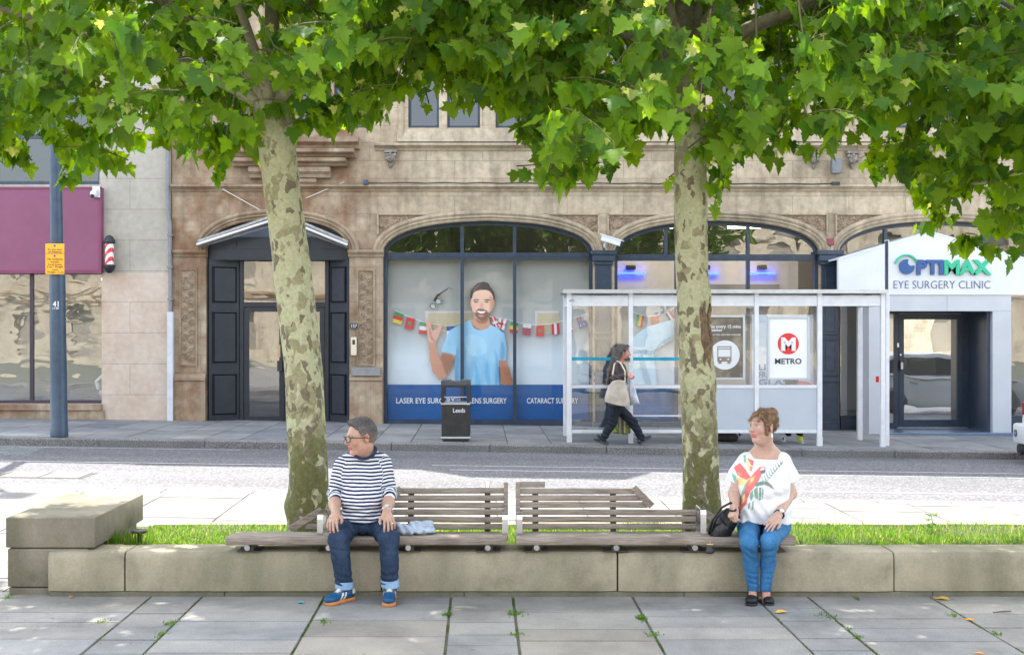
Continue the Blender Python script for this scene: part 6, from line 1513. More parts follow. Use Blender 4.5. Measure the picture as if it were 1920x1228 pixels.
for (px, py, k) in ((262, 1010, 60), (220, 1010, 160), (205, 1015, 120), (560, 985, 120)):
    p = W(px, py, 9.95)
    for i in range(k): B.append((p.x + rg.gauss(0, .1), p.y + rg.gauss(0, .08) + .05, .28, rg.uniform(.07, .15), .004, rg.uniform(0, 6.28), rg.uniform(-.5, .5), gcol(rg)))
M_GRASS = leaf_mat(); M_GRASS.name = 'grass_blades'
tag(blade_obj('grass', B, M_GRASS), 'grass growing in the raised bed behind the benches', 'grass')
# moss and weeds in the paving joints
B = []
def joint_px(p0, p1, n, spread=.012, hh=.014):
    for i in range(n):
        t = rg.random(); px = p0[0] + (p1[0] - p0[0]) * t; py = p0[1] + (p1[1] - p0[1]) * t; d = 2 * F / (py - 614)
        B.append((WX(px, d) + rg.gauss(0, spread), d + rg.gauss(0, spread), -.008, rg.uniform(.4, 1.3) * hh, rg.uniform(.003, .006), rg.uniform(0, 6.28), rg.uniform(-.9, .9), (.07 * rg.uniform(.6, 1.3), .12 * rg.uniform(.6, 1.3), .02)))
for i in range(1, len(xs) - 1):
    X = xs[i]
    if abs(X) > 4.6: continue
    y = 7.6
    while y < 9.3:
        l = rg.uniform(.08, .3)
        if rg.random() < .42:
            for k in range(int(l * 260)):
                yy = y + l * rg.random(); B.append((X - (yy - 9.3) * ROT + rg.gauss(0, .007), yy, -.012, rg.uniform(.006, .017), rg.uniform(.003, .006), rg.uniform(0, 6.28), rg.uniform(-.9, .9), (.075 * rg.uniform(.6, 1.3), .125 * rg.uniform(.6, 1.3), .022)))
        y += l
for (px, py, n) in ((608, 1166, 60), (840, 1152, 110), (965, 1150, 120), (968, 1190, 90), (1205, 1160, 130), (1200, 1158, 90), (1225, 1190, 60), (1540, 1152, 110), (1560, 1158, 70), (1605, 1122, 40), (1785, 1154, 90), (190, 1165, 60), (320, 1168, 90), (300, 1190, 60), (1594, 1180, 40), (1610, 1194, 50), (1870, 1188, 50), (20, 1117, 40)):
    d = 2 * F / (py - 614)
    sx_, sy_ = rg.uniform(.008, .035), rg.uniform(.015, .06)
    for i in range(int(n * rg.uniform(.35, .9))): B.append((WX(px, d) + rg.gauss(0, sx_), d + rg.gauss(0, sy_), -.004, rg.uniform(.006, .026), rg.uniform(.003, .007), rg.uniform(0, 6.28), rg.uniform(-1.2, 1.2), (.08 * rg.uniform(.6, 1.3), .17 * rg.uniform(.6, 1.2), .03)))
for (a_, b_, y_, n) in ((-4.2, -2.7, 1162, 200), (-4.2, -2.85, 1174, 260), (-3.2, -2.0, 1206, 120), (-2.0, -.4, 1216, 140), (1.05, 1.7, 1197, 130), (2.0, 2.75, 1157, 90), (2.35, 3.3, 1156, 80), (3.3, 4.2, 1152, 60), (1.9, 2.3, 1196, 60)):
    d = 2 * F / (y_ - 614)
    for i in range(n): B.append((rg.uniform(a_, b_), d + rg.gauss(0, .006), -.01, rg.uniform(.006, .014), rg.uniform(.003, .006), rg.uniform(0, 6.28), rg.uniform(-.9, .9), (.07 * rg.uniform(.6, 1.3), .115 * rg.uniform(.6, 1.3), .022)))
tag(blade_obj('joint_weeds', B, M_GRASS), 'moss and small weeds in the joints of the paving', 'weeds')
# one leafy weed standing above the grass on the right, and two seedlings behind the right bench
def weed(px, py, d, h, nl, label, seed):
    rg = random.Random(seed); p = W(px, py, d); p.z = .28; e = empty('weed_plant', p, label, 'plant'); m = MB()
    m.tube([p, p + Vector((.01, 0, h * .5)), p + Vector((-.01, 0, h))], [.004, .003, .002], 5); m.build('stem', flat('weed_stem', (.10, .14, .04)), e)
    P = []; T = []; Nn = []; S = []; Cc = []
    for i in range(nl):
        t = rg.uniform(.35, 1.0); a = rg.uniform(0, 6.28); P.append((p.x + .02 * math.cos(a), p.y + .02 * math.sin(a), p.z + h * t)); T.append((math.cos(a), math.sin(a), rg.uniform(-.3, .5))); Nn.append((0, -.4, 1)); S.append(rg.uniform(.04, .07)); Cc.append((.10, .19, .03))
    leaves_mesh('leaves', np.array(P), np.array(T), np.array(Nn), np.array(S), np.array(Cc), e)
weed(1747, 990, 10.6, .17, 14, 'small bright leafy weed standing above the grass at the right', 4)
weed(1035, 1000, 9.9, .10, 9, 'low green seedling showing through the lower slats of the right bench', 5)
# ================================================================== PEOPLE (implicit surfaces meshed with surface nets)
V3 = lambda p: np.array(tuple(p), dtype=np.float64)
class S:
    """a smooth-blended solid: rounded cones and ellipsoids, each with a colour"""
    def __init__(s): s.ops = []
    def cone(s, a, b, r1, r2, k=.02, c=(1, 1, 1), m='u', st=None): s.ops.append((m, 'c', V3(a), V3(b), r1, r2, k, c, st)); return s
    def ell(s, c0, r, k=.02, c=(1, 1, 1), m='u', rot=None): s.ops.append((m, 'e', V3(c0), V3(r) if hasattr(r, '__len__') else np.array([r] * 3), rot, 0, k, c, None)); return s
    def half(s, p, n, k=.004, m='i'): n = V3(n); s.ops.append((m, 'h', V3(p), n / np.linalg.norm(n), 0, 0, k, None, None)); return s
    def disp(s, fn): s.ops.append(('d', fn)); return s
    def local(s, sub, o, Rm, sc, k=.02): s.ops.append(('u', 'l', sub, V3(o), Rm, sc, k, None, None)); return s
    @staticmethod
    def dist(op, P):
        t = op[1]
        if t == 'c':
            a, b, r1, r2 = op[2:6]; ba = b - a; h = np.clip(((P - a) @ ba) / max(ba @ ba, 1e-9), 0, 1)
            return np.linalg.norm(P - a - h[:, None] * ba, axis=1) - (r1 + (r2 - r1) * h)
        if t == 'e':
            q = P - op[2]
            if op[4] is not None: q = q @ op[4]
            r = op[3]; k0 = np.linalg.norm(q / r, axis=1); k1 = np.linalg.norm(q / (r * r), axis=1) + 1e-9
            return k0 * (k0 - 1) / k1
        if t == 'h': return (P - op[2]) @ op[3]
        if t == 'l': return op[2].eval(((P - op[3]) @ op[4]) / op[5]) * op[5]
    def eval(s, P):
        d = np.full(len(P), 1.0)
        for op in s.ops:
            if op[0] == 'd': d = d + op[1](P); continue
            e = s.dist(op, P); k = op[6]
            if op[0] == 'u': h = np.clip(.5 + .5 * (d - e) / k, 0, 1); d = d * (1 - h) + e * h - k * h * (1 - h)
            else:
                if op[0] == 's': e = -e
                h = np.clip(.5 - .5 * (d - e) / k, 0, 1); d = d * (1 - h) + e * h + k * h * (1 - h)
        return d
    def attrs(s, P, soft=.005):
        """blended colour and stripe coordinate of the nearest solids"""
        W_ = np.zeros(len(P)); Cc = np.zeros((len(P), 3)); best = np.full(len(P), 9.0); St = np.zeros(len(P))
        for op in s.ops:
            if op[0] != 'u': continue
            e = s.dist(op, P); w = np.exp(np.clip(-e / soft, -60, 12))
            cc = op[2].attrs(((P - op[3]) @ op[4]) / op[5], min(soft, .0016) if len(op[2].ops) > 25 and soft < .006 else soft)[0] if op[1] == 'l' else np.array(op[7])[None]
            W_ += w; Cc += w[:, None] * cc
            up = e < best; best = np.where(up, e, best)
            if op[1] == 'c' and op[8] is not None:
                a, b = op[2:4]; u = (b - a) / np.linalg.norm(b - a); sv = op[8] - (P - a) @ u
            else: sv = P[:, 2]
            St = np.where(up, sv, St)
        return Cc / (W_[:, None] + 1e-12), St
    def bounds(s):
        lo, hi = [], []
        for op in s.ops:
            if op[0] != 'u': continue
            if op[1] == 'c': r = max(op[4], op[5]); lo += [np.minimum(op[2], op[3]) - r]; hi += [np.maximum(op[2], op[3]) + r]
            elif op[1] == 'e': r = op[3] if op[4] is None else np.array([max(op[3])] * 3); lo += [op[2] - r]; hi += [op[2] + r]
            elif op[1] == 'l':
                a, b = op[2].bounds(); cs = np.array([[x, y, z] for x in (a[0], b[0]) for y in (a[1], b[1]) for z in (a[2], b[2])]) * op[5] @ op[4].T + op[3]; lo += [cs.min(0)]; hi += [cs.max(0)]
        return np.min(lo, 0), np.max(hi, 0)
def nets(sd, h, pad=.02):
    lo, hi = sd.bounds(); lo = lo - pad; hi = hi + pad; n = np.ceil((hi - lo) / h).astype(int) + 1
    ax = [lo[i] + h * np.arange(n[i]) for i in range(3)]
    f = np.empty(n)
    for i in range(n[0]):
        Y, Z = np.meshgrid(ax[1], ax[2], indexing='ij'); P = np.stack([np.full(Y.size, ax[0][i]), Y.ravel(), Z.ravel()], 1); f[i] = sd.eval(P).reshape(n[1], n[2])
    s = f < 0; m = n - 1; cnt = np.zeros(m); acc = np.zeros((*m, 3))
    offs = [(i, j, k) for i in (0, 1) for j in (0, 1) for k in (0, 1)]
    sl = lambda o: tuple(slice(o[q], o[q] + m[q]) for q in range(3))
    for a in offs:
        for q in range(3):
            if a[q] == 0:
                b = list(a); b[q] = 1; fa, fb = f[sl(a)], f[sl(b)]; cr = (fa < 0) != (fb < 0)
                t = np.where(cr, fa / np.where(fa == fb, 1, fa - fb), 0)
                for r in range(3): acc[..., r] += np.where(cr, a[r] + (t if r == q else 0), 0)
                cnt += cr
    act = cnt > 0; idx = np.full(m, -1, dtype=np.int64); idx[act] = np.arange(act.sum())
    V = lo + h * (np.argwhere(act) + acc[act] / cnt[act][:, None]); Fs = []
    for q in range(3):
        a, b = (q + 1) % 3, (q + 2) % 3
        sa = [slice(None)] * 3; sb = [slice(None)] * 3; sa[q] = slice(0, n[q] - 1); sb[q] = slice(1, n[q])
        s0, s1 = s[tuple(sa)], s[tuple(sb)]
        for flip in (False, True):
            E = np.argwhere((s0 & ~s1) if not flip else (~s0 & s1))
            E = E[(E[:, a] > 0) & (E[:, b] > 0) & (E[:, a] < m[a]) & (E[:, b] < m[b])]
            def g(da, db): e = E.copy(); e[:, a] -= da; e[:, b] -= db; return idx[e[:, 0], e[:, 1], e[:, 2]]
            qd = np.stack([g(1, 1), g(0, 1), g(0, 0), g(1, 0)], 1); Fs.append(qd if not flip else qd[:, ::-1])
    Fs = np.concatenate(Fs); Fs = Fs[(Fs >= 0).all(1)]
    for _ in range(2):                          # settle the vertices on the true surface
        d = sd.eval(V); G = np.stack([sd.eval(V + np.eye(3)[i] * h * .3) - sd.eval(V - np.eye(3)[i] * h * .3) for i in range(3)], 1) / (h * .6)
        V = V - np.clip(d, -h, h)[:, None] * G / np.maximum((G * G).sum(1), .25)[:, None] * .7
    return V, Fs
def solid(name, sds, mat, parent, h=.006, paint=None, soft=.005):
    """mesh one or several solids into ONE object with vertex colours"""
    if not isinstance(sds, (list, tuple)): sds = [(sds, h)]
    VV = []; FF = []; CC = []; SS = []; n = 0
    for sd, hh in sds:
        V, Fq = nets(sd, hh); c, st = sd.attrs(V, soft); VV.append(V); FF.append(Fq + n); CC.append(c); SS.append(st); n += len(V)
    V = np.concatenate(VV); Fq = np.concatenate(FF); c = np.concatenate(CC); st = np.concatenate(SS)
    if paint: c = paint(V, c)
    me = bpy.data.meshes.new(name); me.vertices.add(len(V)); me.vertices.foreach_set('co', V.ravel()); me.loops.add(Fq.size); me.loops.foreach_set('vertex_index', Fq.ravel())
    me.polygons.add(len(Fq)); me.polygons.foreach_set('loop_start', np.arange(len(Fq)) * 4)
    try: me.polygons.foreach_set('loop_total', np.full(len(Fq), 4))
    except Exception: pass
    me.update(calc_edges=True); me.validate()
    ca = me.color_attributes.new('Col', 'FLOAT_COLOR', 'POINT'); a = np.ones((len(V), 4), dtype=np.float32); a[:, :3] = c; ca.data.foreach_set('color', a.ravel())
    fa = me.attributes.new('stripe', 'FLOAT', 'POINT'); fa.data.foreach_set('value', st.astype(np.float32))
    me.polygons.foreach_set('use_smooth', [True] * len(me.polygons)); me.materials.append(mat)
    o = bpy.data.objects.new(name, me); C.objects.link(o); put(o, parent); return o
def frame(f, up=(0, 0, 1)):
    """columns: forward, left, up"""
    f = V3(f); f /= np.linalg.norm(f); u = V3(up); s = np.cross(u, f); s /= np.linalg.norm(s); u = np.cross(f, s); return np.stack([f, s, u], 1)
def headframe(yaw, pitch=0, roll=0):
    """yaw 0 faces the camera, positive turns towards the left of the photo"""
    y, p, r = R(yaw), R(pitch), R(roll); f = V3((-math.sin(y) * math.cos(p), -math.cos(y) * math.cos(p), math.sin(p))); M = frame(f)
    c, s_ = math.cos(r), math.sin(r); return np.stack([M[:, 0], c * M[:, 1] + s_ * M[:, 2], -s_ * M[:, 1] + c * M[:, 2]], 1)
def head(skin, lip, blush, brow, jaw=1.0, eye=(.10, .075, .05), stub=None):
    h = S(); k = skin; st = stub or skin
    h.ell((-.012, 0, .040), (.098, .076, .085), .02, k); h.ell((.030, 0, -.018), (.066, .061 * jaw, .088), .03, k); h.ell((.018, 0, -.062), (.060, .056 * jaw, .047), .03, st); h.ell((.070, 0, -.098), (.021, .024 * jaw, .018), .025, st)
    for s in (1, -1):
        h.ell((.060, s * .040, -.026), .027, .02, blush); h.cone((.078, s * .046, .026), (.092, s * .012, .031), .009, .009, .012, k)
    for s in (1, -1): h.ell((.103, s * .031, .006), (.017, .019, .013), .012, k, 's')
    h.cone((.090, 0, .022), (.114, 0, -.022), .008, .0125, .014, k); h.ell((.110, 0, -.030), (.010, .009, .007), .008, blush)
    for s in (1, -1):
        h.ell((.102, s * .012, -.030), (.010, .008, .008), .008, blush)
        h.ell((.080, s * .031, .007), .0128, .001, (.46, .43, .41)); h.ell((.0892, s * .031, .007), (.0050, .0078, .0078), .0005, eye)
        h.ell((.082, s * .031, .0175), (.012, .016, .0050), .004, tuple(v * .62 for v in k)); h.ell((.083, s * .031, -.004), (.010, .015, .005), .004, k)
        h.cone((.091, s * .016, .030), (.082, s * .046, .029), .0055, .0040, .003, brow)
        a = frame((1, s * .35, .15)); h.ell((-.012, s * .079, .002), (.020, .008, .032), .006, blush, rot=a); h.ell((-.004, s * .089, .004), (.010, .007, .017), .006, blush, 's', rot=a); h.ell((-.010, s * .078, -.026), (.010, .007, .010), .006, blush)
    h.ell((.0905, 0, -.0565), (.011, .023, .0052), .006, lip); h.ell((.0895, 0, -.0675), (.011, .020, .0065), .006, lip); h.ell((.103, 0, -.0618), (.012, .024, .0016), .003, lip, 's')
    h.ell((.088, 0, -.082), (.008, .022, .006), .01, st, 's'); return h
def hand(fdir, back, thumb_left, skin, curl=(12, 16, 12), spread=.12, knuck=None, nail=None, thumb_in=0.0):
    """a hand in its own frame: x along the fingers, z out of the back, thumb on +y (or -y)"""
    h = S(); t = 1 if thumb_left else -1; kn = knuck or tuple(min(1, v * 1.05) for v in skin); nl = nail or tuple(min(1, v * 1.12) for v in skin)
    h.ell((.002, 0, 0), (.032, .027, .019), .02, skin); h.ell((.046, 0, 0), (.052, .039, .0145), .02, skin); h.ell((.062, t * .018, -.003), (.034, .022, .013), .01, skin); h.ell((.060, -t * .022, -.003), (.036, .018, .013), .01, skin)
    L = ((.043, .026, .021), (.048, .029, .022), (.044, .027, .021), (.034, .021, .018)); Y = (.029, .0098, -.0098, -.0285); X = (.084, .090, .086, .076); r = (.0092, .0094, .009, .0082)
    for i in range(4):
        p = V3((X[i], t * Y[i], .002)); a = 0; sp = spread * (1.2 - .8 * i); ca = curl if not isinstance(curl[0], (tuple, list)) else curl[i]
        h.ell(tuple(p), (.012, .0105, .0115), .008, kn)
        for j in range(3):
            a += R(ca[j] * (1 + .08 * i)); d = V3((math.cos(a) * math.cos(sp), t * math.sin(sp) * math.cos(a), -math.sin(a))); q = p + d * L[i][j]
            h.cone(p, q, r[i] * (1 - .10 * j), r[i] * (.93 - .12 * j), .004, skin); p = q
        h.ell(tuple(p + V3((0, 0, .003))), (.006, .005, .004), .002, nl)
    b = V3((.012, t * .022, -.006)); q = V3((.045, t * (.050 - thumb_in), -.012)); e = V3((.072, t * (.058 - thumb_in * 1.4), -.018)); g = V3((.094, t * (.058 - thumb_in * 1.6), -.022))
    h.cone(b, q, .0165, .0125, .012, skin); h.cone(q, e, .0118, .0100, .004, skin); h.cone(e, g, .0100, .0078, .004, skin); return h
def put_hand(sd, wrist, tipto, back, thumb_left, skin, sc=1.0, **kw):
    f = V3(tipto) - V3(wrist); M = frame(f, back); sd.local(hand(f, back, thumb_left, skin, **kw), V3(wrist) + M[:, 0] * .012, M, sc, .02)
M_SKIN = vcol('skin', .5, .08, 45, .12, .4, sss=.12, bscale=260, bdist=.001)
M_HAIR = vcol('hair', .6, .35, 190, .9, .35, bscale=170, bdist=.008)
M_CLOTH = vcol('cotton', .85, .05, 30, .35, .15, bscale=34, bdist=.012)
M_LEATH = vcol('shoe_leather', .5, .08, 60, .15, .4)
M_BAGL = vcol('black_leather', .42, .15, 40, .5, .5, bscale=22, bdist=.012)
def denim(name, c1, c2):
    m, n, b = newmat(name); L = n.links.new; a = n.nodes.new('ShaderNodeAttribute'); a.attribute_name = 'Col'
    co = coords(n, (1, 1, .5)); t = N(n, 'ShaderNodeTexNoise', Scale=11.0, Detail=6.0, Roughness=.6); L(co, t.inputs['Vector']); r = ramp(n, t.outputs[0], [(.3, c1), (.7, c2)])
    t2 = N(n, 'ShaderNodeTexNoise', Scale=260.0, Detail=2.0); L(co, t2.inputs['Vector']); r2 = ramp(n, t2.outputs[0], [(.3, .75), (.7, 1.25)])
    L(mix(n, mix(n, a.outputs['Color'], r.outputs[0], 1, 'MULTIPLY'), r2.outputs[0], 1, 'MULTIPLY'), b.inputs['Base Color']); b.inputs['Roughness'].default_value = .85; b.inputs['Specular IOR Level'].default_value = .15
    c3 = coords(n, (1, 1, 2.2)); w = N(n, 'ShaderNodeTexNoise', Scale=17.0, Detail=3.0, Distortion=1.0); L(c3, w.inputs['Vector']); bump(n, b, w.outputs[0], .6, .014); return m
def striped():
    m, n, b = newmat('striped_jersey'); L = n.links.new; a = n.nodes.new('ShaderNodeAttribute'); a.attribute_name = 'stripe'
    co = coords(n); w = N(n, 'ShaderNodeTexNoise', Scale=7.0, Detail=3.0); L(co, w.inputs['Vector'])
    m0 = N(n, 'ShaderNodeMath', operation='MULTIPLY_ADD'); L(w.outputs[0], m0.inputs[0]); m0.inputs[1].default_value = .018; L(a.outputs['Fac'], m0.inputs[2])
    mu = N(n, 'ShaderNodeMath', operation='MULTIPLY'); L(m0.outputs[0], mu.inputs[0]); mu.inputs[1].default_value = 1 / .0262; fr = N(n, 'ShaderNodeMath', operation='FRACT'); L(mu.outputs[0], fr.inputs[0])
    r = ramp(n, fr.outputs[0], [(0, s2l(34, 44, 78)), (.46, s2l(34, 44, 78)), (.5, (.72, .72, .73)), (.96, (.72, .72, .73))]); L(r.outputs[0], b.inputs['Base Color']); b.inputs['Roughness'].default_value = .9; b.inputs['Specular IOR Level'].default_value = .1
    c3 = coords(n, (1, 1, 1.8)); w2 = N(n, 'ShaderNodeTexNoise', Scale=13.0, Detail=3.0, Distortion=1.2); L(c3, w2.inputs['Vector']); bump(n, b, w2.outputs[0], .6, .018); return m
def nz(P, f, seed=0):
    q = P * f + seed * 3.1
    return (np.sin(q[:, 0] + 1.7 * np.sin(q[:, 1] * .8 + q[:, 2])) + np.sin(q[:, 1] * 1.1 + 1.4 * np.sin(q[:, 2] * .9 + q[:, 0])) + np.sin(q[:, 2] * 1.05 + 1.5 * np.sin(q[:, 0] * .7 + q[:, 1]))) / 3
def wrinkle(a, f, seed=0): return lambda P: a * nz(P, f, seed)
def folds(p, axis, amp, freq, width):
    p = V3(p); ax = V3(axis); ax /= np.linalg.norm(ax)
    def fn(P):
        q = P - p; w = np.exp(-(q * q).sum(1) / width ** 2); return amp * w * np.sin((q @ ax) * freq + 2.0 * np.sin((q[:, 0] + q[:, 2]) * 14))
    return fn
def shoe(parent, heel, toe, up_c, sole_c, accent, mat, style='trainer', sc=1.0, pitch=None):
    heel = V3(heel); toe = V3(toe); f = toe - heel; ln = np.linalg.norm(f); M = frame(f); o = heel + M[:, 0] * ln * .36; k = ln / .285 * sc
    u = S()
    if style == 'trainer':
        u.ell((.005, 0, .052), (.115, .043, .040), .02, up_c); u.ell((-.070, 0, .062), (.045, .036, .050), .02, up_c); u.ell((.115, 0, .040), (.062, .045, .030), .025, up_c); u.cone((-.045, 0, .075), (-.05, 0, .112), .042, .040, .02, up_c); u.cone((-.012, 0, .118), (.060, 0, .070), .020, .015, .008, accent)
        u.half((0, 0, .022), (0, 0, -1))
    else:
        u.ell((.010, 0, .034), (.125, .046, .034), .02, up_c); u.ell((-.075, 0, .046), (.045, .038, .046), .02, up_c); u.ell((-.030, 0, .095), (.058, .028, .040), .012, up_c, 's'); u.ell((.100, 0, .036), (.062, .048, .034), .02, up_c); u.half((0, 0, .016), (0, 0, -1))
    sl = S(); zt = .014 if style == 'trainer' else .011
    sl.cone((-.068, 0, zt), (.02, -.002, zt), .043, .040, .02, sole_c).cone((.02, -.002, zt), (.118, 0, zt), .042, .047, .02, sole_c); sl.half((0, 0, .026 if style == 'trainer' else .018), (0, 0, 1)); sl.half((0, 0, .0), (0, 0, -1))
    A = S().local(u, o, M, k); B_ = S().local(sl, o, M, k)
    def paint(V, c):
        L_ = ((V - o) @ M) / k
        if style == 'trainer':
            band = (((L_[:, 0] + L_[:, 2] * .55 > .066) & (L_[:, 0] + L_[:, 2] * .55 < .082)) | ((L_[:, 0] + L_[:, 2] * .55 > .036) & (L_[:, 0] + L_[:, 2] * .55 < .052))) & (np.abs(L_[:, 1]) > .020) & (L_[:, 2] < .075)
            heelp = (L_[:, 0] < -.055) & (L_[:, 2] > .055) & (L_[:, 2] < .088); lace = (np.abs(L_[:, 1]) < .017) & (L_[:, 0] > -.01) & (L_[:, 0] < .075) & (L_[:, 2] > .055)
            c = np.where((band | heelp)[:, None], np.array(accent), c); c = np.where(lace[:, None], np.array(accent) * .9, c)
        return c
    s_ = solid('shoe', [(A, .005)], mat, parent, paint=paint)
    solid('sole', [(B_, .006)], mat, s_); return s_
def loc_tube(mb, pts, o, M, sc, r, n=8): mb.tube([tuple(V3(o) + (M @ (V3(p) * sc))) for p in pts], r, n)
def in_poly(px, py, poly):
    r = np.zeros(len(px), bool); j = len(poly) - 1
    for i in range(len(poly)):
        xi, yi = poly[i]; xj, yj = poly[j]
        with np.errstate(divide='ignore', invalid='ignore'): r ^= ((yi > py) != (yj > py)) & (px < (xj - xi) * (py - yi) / (yj - yi + 1e-12) + xi)
        j = i
    return r

def strands(hair, n, length, down, curl, width, seed, cols, zmin=-9):
    """loose hairs lying over and standing off the hair mass"""
    rs = np.random.RandomState(seed); me = hair.data; co = np.empty(len(me.vertices) * 3); me.vertices.foreach_get('co', co); co = co.reshape(-1, 3)
    no = np.empty(len(me.vertices) * 3); me.vertices.foreach_get('normal', no); no = no.reshape(-1, 3); ctr = co.mean(0)
    V = []; Fq = []; Cc = []
    for i in rs.randint(0, len(co), n):
        p = co[i].copy(); nn = no[i] / (np.linalg.norm(no[i]) + 1e-9); t = np.cross(nn, rs.normal(size=3)); t = t * (1 - down) + np.array([0, 0, -1.0]) * down; t -= nn * (t @ nn) * .8; t /= np.linalg.norm(t) + 1e-9; b = np.cross(nn, t)
        L_ = length * rs.uniform(.5, 1.3); ph = rs.rand() * 6; m = len(V); c = cols[rs.randint(len(cols))]; q = p + nn * .001
        for k in range(5):
            u = k / 4; w = width * (1 - .7 * u); c_ = q + t * L_ * u + nn * (L_ * .22 * u * rs.uniform(.3, 1)) + b * curl * math.sin(ph + 5 * u) + nn * curl * math.cos(ph + 5 * u) * .6
            V += [tuple(c_ - b * w), tuple(c_ + b * w)]; Cc += [c, c]
            if k: Fq.append((m + 2 * k - 2, m + 2 * k - 1, m + 2 * k + 1, m + 2 * k))
    ms = bpy.data.meshes.new('loose_strands'); ms.from_pydata(V, [], Fq); ca = ms.color_attributes.new('Col', 'FLOAT_COLOR', 'POINT'); a = np.ones((len(V), 4), dtype=np.float32); a[:, :3] = np.array(Cc); ca.data.foreach_set('color', a.ravel()); ms.materials.append(M_HAIR)
    o = bpy.data.objects.new('loose_strands', ms); C.objects.link(o); o.parent = hair; o['kind'] = 'stuff'; return o

# ------------------------------------------------------------------ the seated man
SK = s2l(214, 160, 140); SKB = s2l(214, 142, 124); LIP = s2l(186, 108, 100)
SK = (.47, .285, .205); SKB = (.47, .235, .165)
man = empty('person', W(682, 1130, 9.4), 'seated person in glasses, navy striped top, dark jeans and blue trainers', 'person')
ho = W(677, 820, 9.58); hm = headframe(60, -5, 0); hs_ = 1.08
bd = S(); bd.local(head(SK, LIP, SKB, s2l(120, 96, 84), 1.06, stub=s2l(196, 148, 130)), ho, hm, hs_, .02)
nk = V3(ho) + hm @ (V3((-.028, 0, -.055)) * hs_); bd.cone(nk, W(684, 866, 9.66), .060, .072, .03, SK); bd.ell(W(684, 880, 9.66), (.12, .08, .07), .04, SK)
bd.ell(V3(ho) + hm @ (V3((.028, 0, -.108)) * hs_), (.035, .04, .025), .03, SK)
arms = []
EL, ER = W(628, 926, 9.60), W(730, 922, 9.60); WL, WR = W(630, 962, 9.34), W(725, 961, 9.34)
aL = S().cone(EL, W(628, 945, 9.48), .046, .043, .03, SK).cone(W(628, 945, 9.48), WL, .043, .030, .03, SK); put_hand(aL, WL, W(616, 993, 9.13), (-.25, -.5, .8), True, SK, 1.08, curl=(16, 30, 22), spread=.13)
aR = S().cone(ER, W(728, 944, 9.48), .046, .043, .03, SK).cone(W(728, 944, 9.48), WR, .043, .030, .03, SK); put_hand(aR, WR, W(735, 993, 9.12), (.12, -.5, .8), False, SK, 1.08, curl=(16, 30, 22), spread=.13)
an = S().cone(W(645, 1085, 9.28), W(646, 1112, 9.28), .036, .036, .01, s2l(196, 180, 168)).cone(W(731, 1085, 9.29), W(731, 1112, 9.29), .036, .036, .01, s2l(196, 180, 168))
ub = S().ell(W(682, 900, 9.66), (.13, .08, .13), .04, SK).ell(W(683, 955, 9.64), (.12, .09, .13), .05, SK).cone(W(650, 872, 9.66), EL, .05, .042, .03, SK).cone(W(712, 872, 9.66), ER, .05, .042, .03, SK).cone(W(684, 870, 9.67), W(684, 900, 9.66), .06, .06, .04, SK)
for (hx, kn_, ak) in ((662, W(635, 1010, 9.235), W(645, 1100, 9.28)), (706, W(729, 1010, 9.235), W(731, 1100, 9.29))): ub.cone(W(hx, 985, 9.62), kn_, .07, .05, .03, SK); ub.cone(kn_, ak, .05, .034, .02, SK)
solid('body', [(bd, .0042), (aL, .0042), (aR, .0042), (ub, .012), (an, .008)], M_SKIN, man)
def loc_ell(sd, c, r, k, col, m='u', rot=None): sd.ell(c, r, k, col, m, rot)
hr = S(); G1, G2, G3 = (.12, .105, .10), (.17, .155, .15), (.06, .053, .05)
hr.ell((-.016, 0, .046), (.101, .081, .088), .02, G1); hr.ell((-.045, 0, .02), (.073, .079, .078), .02, G3); hr.ell((.046, 0, .106), (.046, .050, .022), .03, G2); hr.ell((.0, 0, .114), (.07, .055, .020), .03, G3)
for s in (1, -1): hr.ell((.018, s * .074, .045), (.03, .008, .03), .01, G2)
hr.half((.013, 0, 0), (.84, 0, -.54), .008)
for s in (1, -1): hr.ell((-.004, s * .086, -.006), (.030, .03, .036), .006, G1, 's')
hr.half((0, 0, -.062), (0, 0, -1), .01); hr.disp(wrinkle(.0024, 260, 3)); hr.disp(wrinkle(.0018, 110, 5))
HO, HM = V3(ho), hm
def crop_fade(V, c):                             # clipped sides: skin shows through towards the ears and nape
    L_ = ((V - HO) @ HM) / 1.08; t = np.clip((L_[:, 2] + .035) / .085, 0, 1)[:, None]; nzv = (.5 + .5 * nz(V, 420, 2))[:, None]
    c = np.array([.30, .215, .175]) * (1 - t) + c * t; top_ = (L_[:, 2] > .085)[:, None]
    return np.where(top_, c * (.42 + .8 * nzv), c * (.85 + .3 * nzv))
solid('hair', [(S().local(hr, ho, hm, hs_), .0038)], M_HAIR, man, soft=.012, paint=crop_fade); strands([o for o in man.children if o.name.startswith('hair')][0], 2600, .012, .15, .001, .0007, 3, ((.05, .045, .043), (.12, .11, .105), (.26, .24, .23), (.07, .06, .056)))
